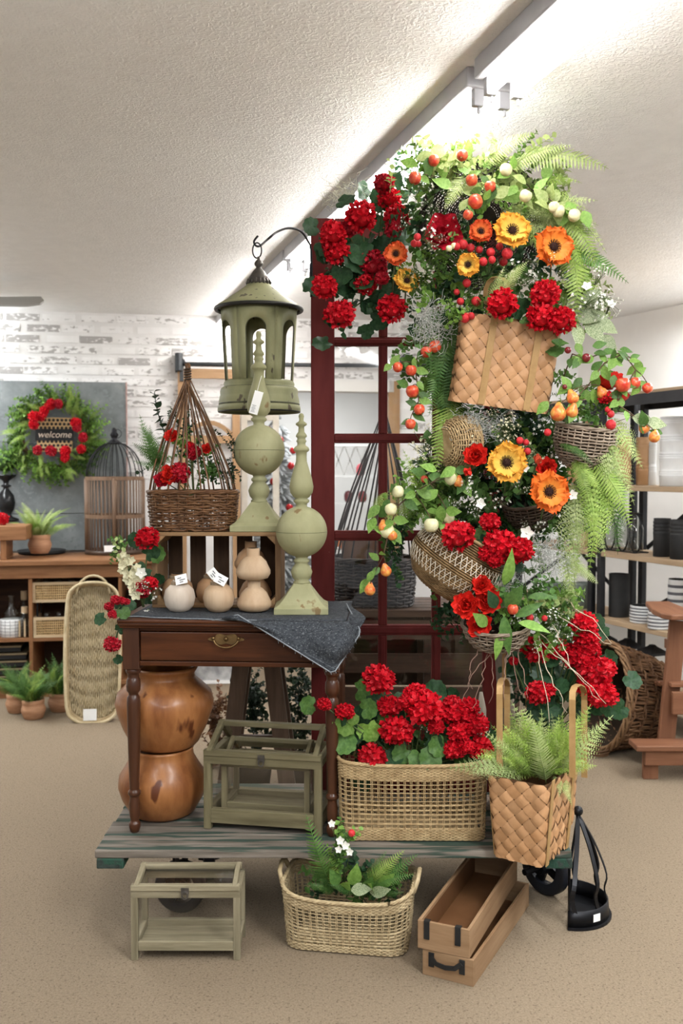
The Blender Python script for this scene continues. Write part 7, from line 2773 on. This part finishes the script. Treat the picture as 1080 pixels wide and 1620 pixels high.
for _ in range(95):
    a = rnd.uniform(.1, PI - .1)
    px, py = 850 + rnd.uniform(-35, 35), 1222
    L = rnd.uniform(45, 105)
    frond(bf, rnd.choice(LCF + LCP + LCL + LCL), at(px, py, 3.1), at(px + L * .7 * math.cos(a), py - L * math.sin(a), rnd.uniform(2.98, 3.14)))

# ---------------------------------------------------------------- L  floor basket greens
fg = plant('fern', 'mid green fern in the openwork basket on the carpet', 'fern', at(560, 1430, 3.12), 'ferns in the flower display')
for b, e, me in (((530, 1400, 3.06), (480, 1290, 2.98), FRM[0]), ((590, 1410, 3.06), (660, 1350, 3.0), FRM[1]), ((580, 1405, 3.06), (640, 1345, 3.0), FRF[0]), ((580, 1410, 3.04), (655, 1380, 2.98), FRM[0]), ((540, 1405, 3.06), (484, 1365, 3.02), FRD[0]), ((530, 1410, 3.04), (482, 1400, 3.0), FRM[1]), ((570, 1410, 3.08), (610, 1345, 3.04), FRM[1]), ((600, 1415, 3.04), (640, 1410, 3.0), FRM[0]), ((540, 1410, 3.06), (520, 1340, 3.0), FRF[1]), ((560, 1412, 3.04), (520, 1400, 2.98), FRD[1]), ((590, 1412, 3.06), (600, 1370, 3.02), FRD[0])):
    frond(fg, me, at(*b), at(*e))
fl2 = plant('flower_sprig', 'small white flower sprig with broad leaves in the carpet basket', 'flowers', at(545, 1410, 3.06))
fill(fl2, SPL + SPM, 540, 1350, 16, 30, 3.0, .02, 10, 44, dirn=(0, -.2, .9))
fill(fl2, SPM + SPD, 565, 1395, 75, 18, 3.06, .03, 26, 44)
for px, py, s, d in ((557, 1400, 40, (.2, -.4, .9)), (535, 1400, 34, (-.3, -.4, .8)), (600, 1400, 34, (.5, -.4, .5)), (545, 1405, 30, (.1, -.6, .4)), (575, 1405, 34, (.3, -.5, .5)), (590, 1408, 34, (-.2, -.6, .4))):
    leaf(fl2, rnd.choice((LOM, LOL)), at(px, py, 3.0), pm(s, 3.0), d)
for px, py, r in ((524, 1303, 7), (538, 1330, 8), (546, 1338, 8), (553, 1348, 7), (536, 1344, 7)):
    put('flower', STARW, fl2, orient((rnd.uniform(-.4, .4), -1, .4), 0, at(px, py, 2.96), pm(r, 2.96)))
    stem(fl2, at(545, 1400, 3.06), at(px, py, 2.97), .0012, .01)
put('berry', BER, fl2, Matrix.Translation(at(556, 1318, 2.96)) @ Matrix.Scale(pm(6, 2.96), 4))
for px, py in ((555, 1408), (585, 1412)):
    leaf(fl2, LOV, at(px, py, 2.98), pm(34, 2.98), (.9, -.3, .2))

# ---------------------------------------------------------------- M  left of the crate: snapdragon and red geraniums
sd = plant('snapdragon', 'cream white snapdragon spike at the left of the crate', 'flower', at(222, 955, 3.4))
for i in range(44):
    s = i / 43
    px, py = 182 + 40 * (1 - s) ** 1.0 * 1.0 - 0, 850 + 90 * (1 - s)
    px = 184 + 38 * (1 - s) + rnd.uniform(-1, 1) * (6 + 12 * (1 - s))
    r = 5 + 6 * (1 - s)
    c = at(px, py, 3.36 + rnd.uniform(-.02, .02))
    put('flower', STARC, sd, orient((rnd.uniform(-.8, .8), -1, rnd.uniform(-.3, .6)), rnd.random() * 6, c, pm(r, 3.36))) if s < .72 else put('bud', LOP, sd, orient((rnd.uniform(-.8, .8), -1, .6), rnd.random() * 6, c, pm(9, 3.36)))
stem(sd, at(228, 960, 3.4), at(186, 852, 3.36), .003, .0)
fill(sd, SPM, 186, 862, 9, 16, 3.37, .01, 5, 24)
geranium('red geraniums with dark leaves between the crate and the snapdragon', (226, 960, 3.42), [(232, 852, 20), (222, 930, 18), (236, 924, 14), (215, 938, 10)], 3.38, [(228, 880, 30, LRD, .02), (234, 895, 34, LRD, .02), (226, 905, 30, LRD, .03), (238, 880, 30, LRM, .03), (230, 910, 34, LRD, .04)], (LRD,), GERC + GER, 1, 26, .01)
geranium('small red flowers drooping over the left table corner', (205, 955, 3.36), [(183, 950, 9), (172, 960, 8), (178, 972, 8), (177, 1020, 14), (192, 950, 7), (200, 952, 6)], 3.2, [(168, 975, 22, LRD, .0), (190, 962, 22, LRM, .0), (185, 1000, 20, LRD, .02)], (LRD,), GERC, 1, 18, .01)
star('white star flower between the snapdragon and crate', 223, 906, 10, 3.34)
for k, (px, py) in enumerate(((232, 965), (236, 935))):
    fill(sd, BLO, px, py, 8, 12, 3.36, .02, 3, 24, 'blossom_spray')

# ---------------------------------------------------------------- N  cloche basket flowers
cf = plant('rose_bunch', 'red roses with small greens inside the cone of willow rods', 'flowers', at(306, 790, 3.54))
for px, py, r, me in ((274, 692, 13, PEO[0]), (305, 716, 13, GERC[0]), (327, 712, 10, PEO[1]), (272, 754, 18, PEO[0]), (284, 748, 18, GERC[1]), (256, 760, 13, PEOC), (300, 706, 8, GER[0])):
    c = at(px, py, 3.46 if py > 740 else 3.5)
    put('flower', me, cf, orient((rnd.uniform(-.4, .4), -1, .4), rnd.random() * 6, c, pm(r, 3.5) * 1.1))
    stem(cf, at(306, 790, 3.54), c, .002, .0)
fill(cf, SPL, 300, 715, 26, 24, 3.53, .03, 12, 28)
fill(cf, SPM + SPD, 316, 735, 30, 34, 3.54, .03, 16, 32)
fill(cf, SPD, 285, 660, 22, 40, 3.56, .03, 10, 24, dirn=(0, 0, .8))
fill(cf, SPI, 358, 720, 16, 44, 3.52, .03, 12, 34, dirn=(.3, 0, -.6))
frond(cf, LCM[0], at(250, 740, 3.56), at(222, 655, 3.5))
frond(cf, LCM[1], at(255, 745, 3.56), at(232, 690, 3.48))
frond(cf, SPI[0], at(262, 700, 3.56), at(244, 622, 3.52), name='sprig')
frond(cf, SPI[1], at(262, 720, 3.56), at(220, 738, 3.5), name='sprig')
fill(cf, LCM, 245, 700, 18, 40, 3.54, .02, 8, 44, 'frond', dirn=(-.5, 0, .5))

# ---------------------------------------------------------------- O  back left: pots, topiary, wreath
for (t, h, s, r) in POTS:
    big = .27 if s < .75 else (.3 if s == 1.0 else .3)
    pw = W[t.name].translation
    ms = FRF + FRP if s == 1.0 else FRM + LCM + LCF
    for i in range(24):
        a, e = i * 2.4, rnd.uniform(.35, 1.25)
        L = big * rnd.uniform(.7, 1.05)
        b = pw + V((0, 0, h * .82))
        d = V((math.cos(a) * math.cos(e), math.sin(a) * math.cos(e), math.sin(e)))
        frond(t, rnd.choice(ms), b + V((d.x, d.y, 0)) * r * .35, b + d * L, (math.cos(a) * -.3, -.6, .8))
tp = plant('topiary_ball', 'bright green boxwood ball standing on the black candlestick', 'topiary', V(TOPI))
fb_ = V(TOPI) + V((0, 0, .105))
obj('core', MB().ball((0, 0, .105), .085, 14, 10), mat('topiary_core', (.02, .05, .012), (.04, .08, .02)), tp, smooth=True)
for d in fib(110):
    l = .055
    put('sprig', rnd.choice(SPL), tp, align(fb_ + d * .065, fb_ + d * .065 + d * l * 1.2, (rnd.uniform(-1, 1), -1, rnd.uniform(-1, 1)), rnd.random() * 6))
c = at(-2, 822, 6.5)
bloom('small_bloom', 'red bloom lying at the left frame edge on the wooden riser', GER[0], 2, 820, 11, rs.location.y + .08, (0, -1, .3))
mbw = W[wr.name]
for i in range(290):
    a = i * 2 * PI / 145
    rr_ = RW * rnd.uniform(.66, 1.15)
    p = mbw @ V((rr_ * math.cos(a), rnd.uniform(-.05, .0), rr_ * math.sin(a)))
    q = a + rnd.uniform(.2, 1.0)
    L = rnd.uniform(.08, .15)
    e = p + (mbw.to_3x3() @ V((math.cos(q) * L, rnd.uniform(-.06, .01), math.sin(q) * L)))
    frond(wr, rnd.choice(SPL + SPL + SPL + SPM + LCF), p, e, name='sprig')
for px, py, r in ((80, 640, 9), (92, 639, 8), (54, 660, 10), (66, 657, 9), (53, 672, 8), (70, 650, 8), (120, 668, 9), (122, 676, 8), (132, 692, 8), (128, 710, 8), (59, 712, 8), (80, 714, 9), (103, 714, 9), (103, 724, 8)):
    c = bk(px, py, .31)
    put('flower', rnd.choice(GERC + GER), wr, Matrix.Translation(c) @ rotm(rnd.random() * 6, 'Y') @ Matrix.Scale(pm(r, 7) * 1.15, 4))

# ---------------------------------------------------------------- P  dark ivy plants beyond the cart, brown dried bunch
for k, (px, py, rx, ry, lb) in enumerate(((400, 1105, 20, 32, 'dark ivy seen between the legs of the trestle stool'), (472, 1098, 30, 40, 'dark loose ivy beyond the right table leg'))):
    t = plant('ivy_plant', lb, 'plant', on(px, 1245, 0) * 1.0, 'dark ivy beyond the cart')
    fill(t, SPI, px, py, rx, ry, 4.75, .08, 34, 40)
    fill(t, SPI, px, py + 60, rx * .7, 40, 4.75, .08, 20, 44)
    w = W[t.name].translation
    obj('pot', MB().lathe([(.08, 0), (.1, .15), (.09, .15), (.001, .13)], 20), DARKIN, t, smooth=True)
t = plant('dried_bunch', 'brown dried leaf bunch behind the teak pots', 'plant', on(338, 1215, 0))
BRL = leafmat('dried_leaf', (.10, .045, .02), (.24, .12, .06))
SPB = [m_sprig(60, BRL), m_sprig(61, BRL)]
fill(t, SPB, 338, 1112, 22, 16, 4.9, .08, 26, 34)
fill(t, SPB, 338, 1170, 12, 40, 4.9, .05, 14, 50, dirn=(0, 0, 1))
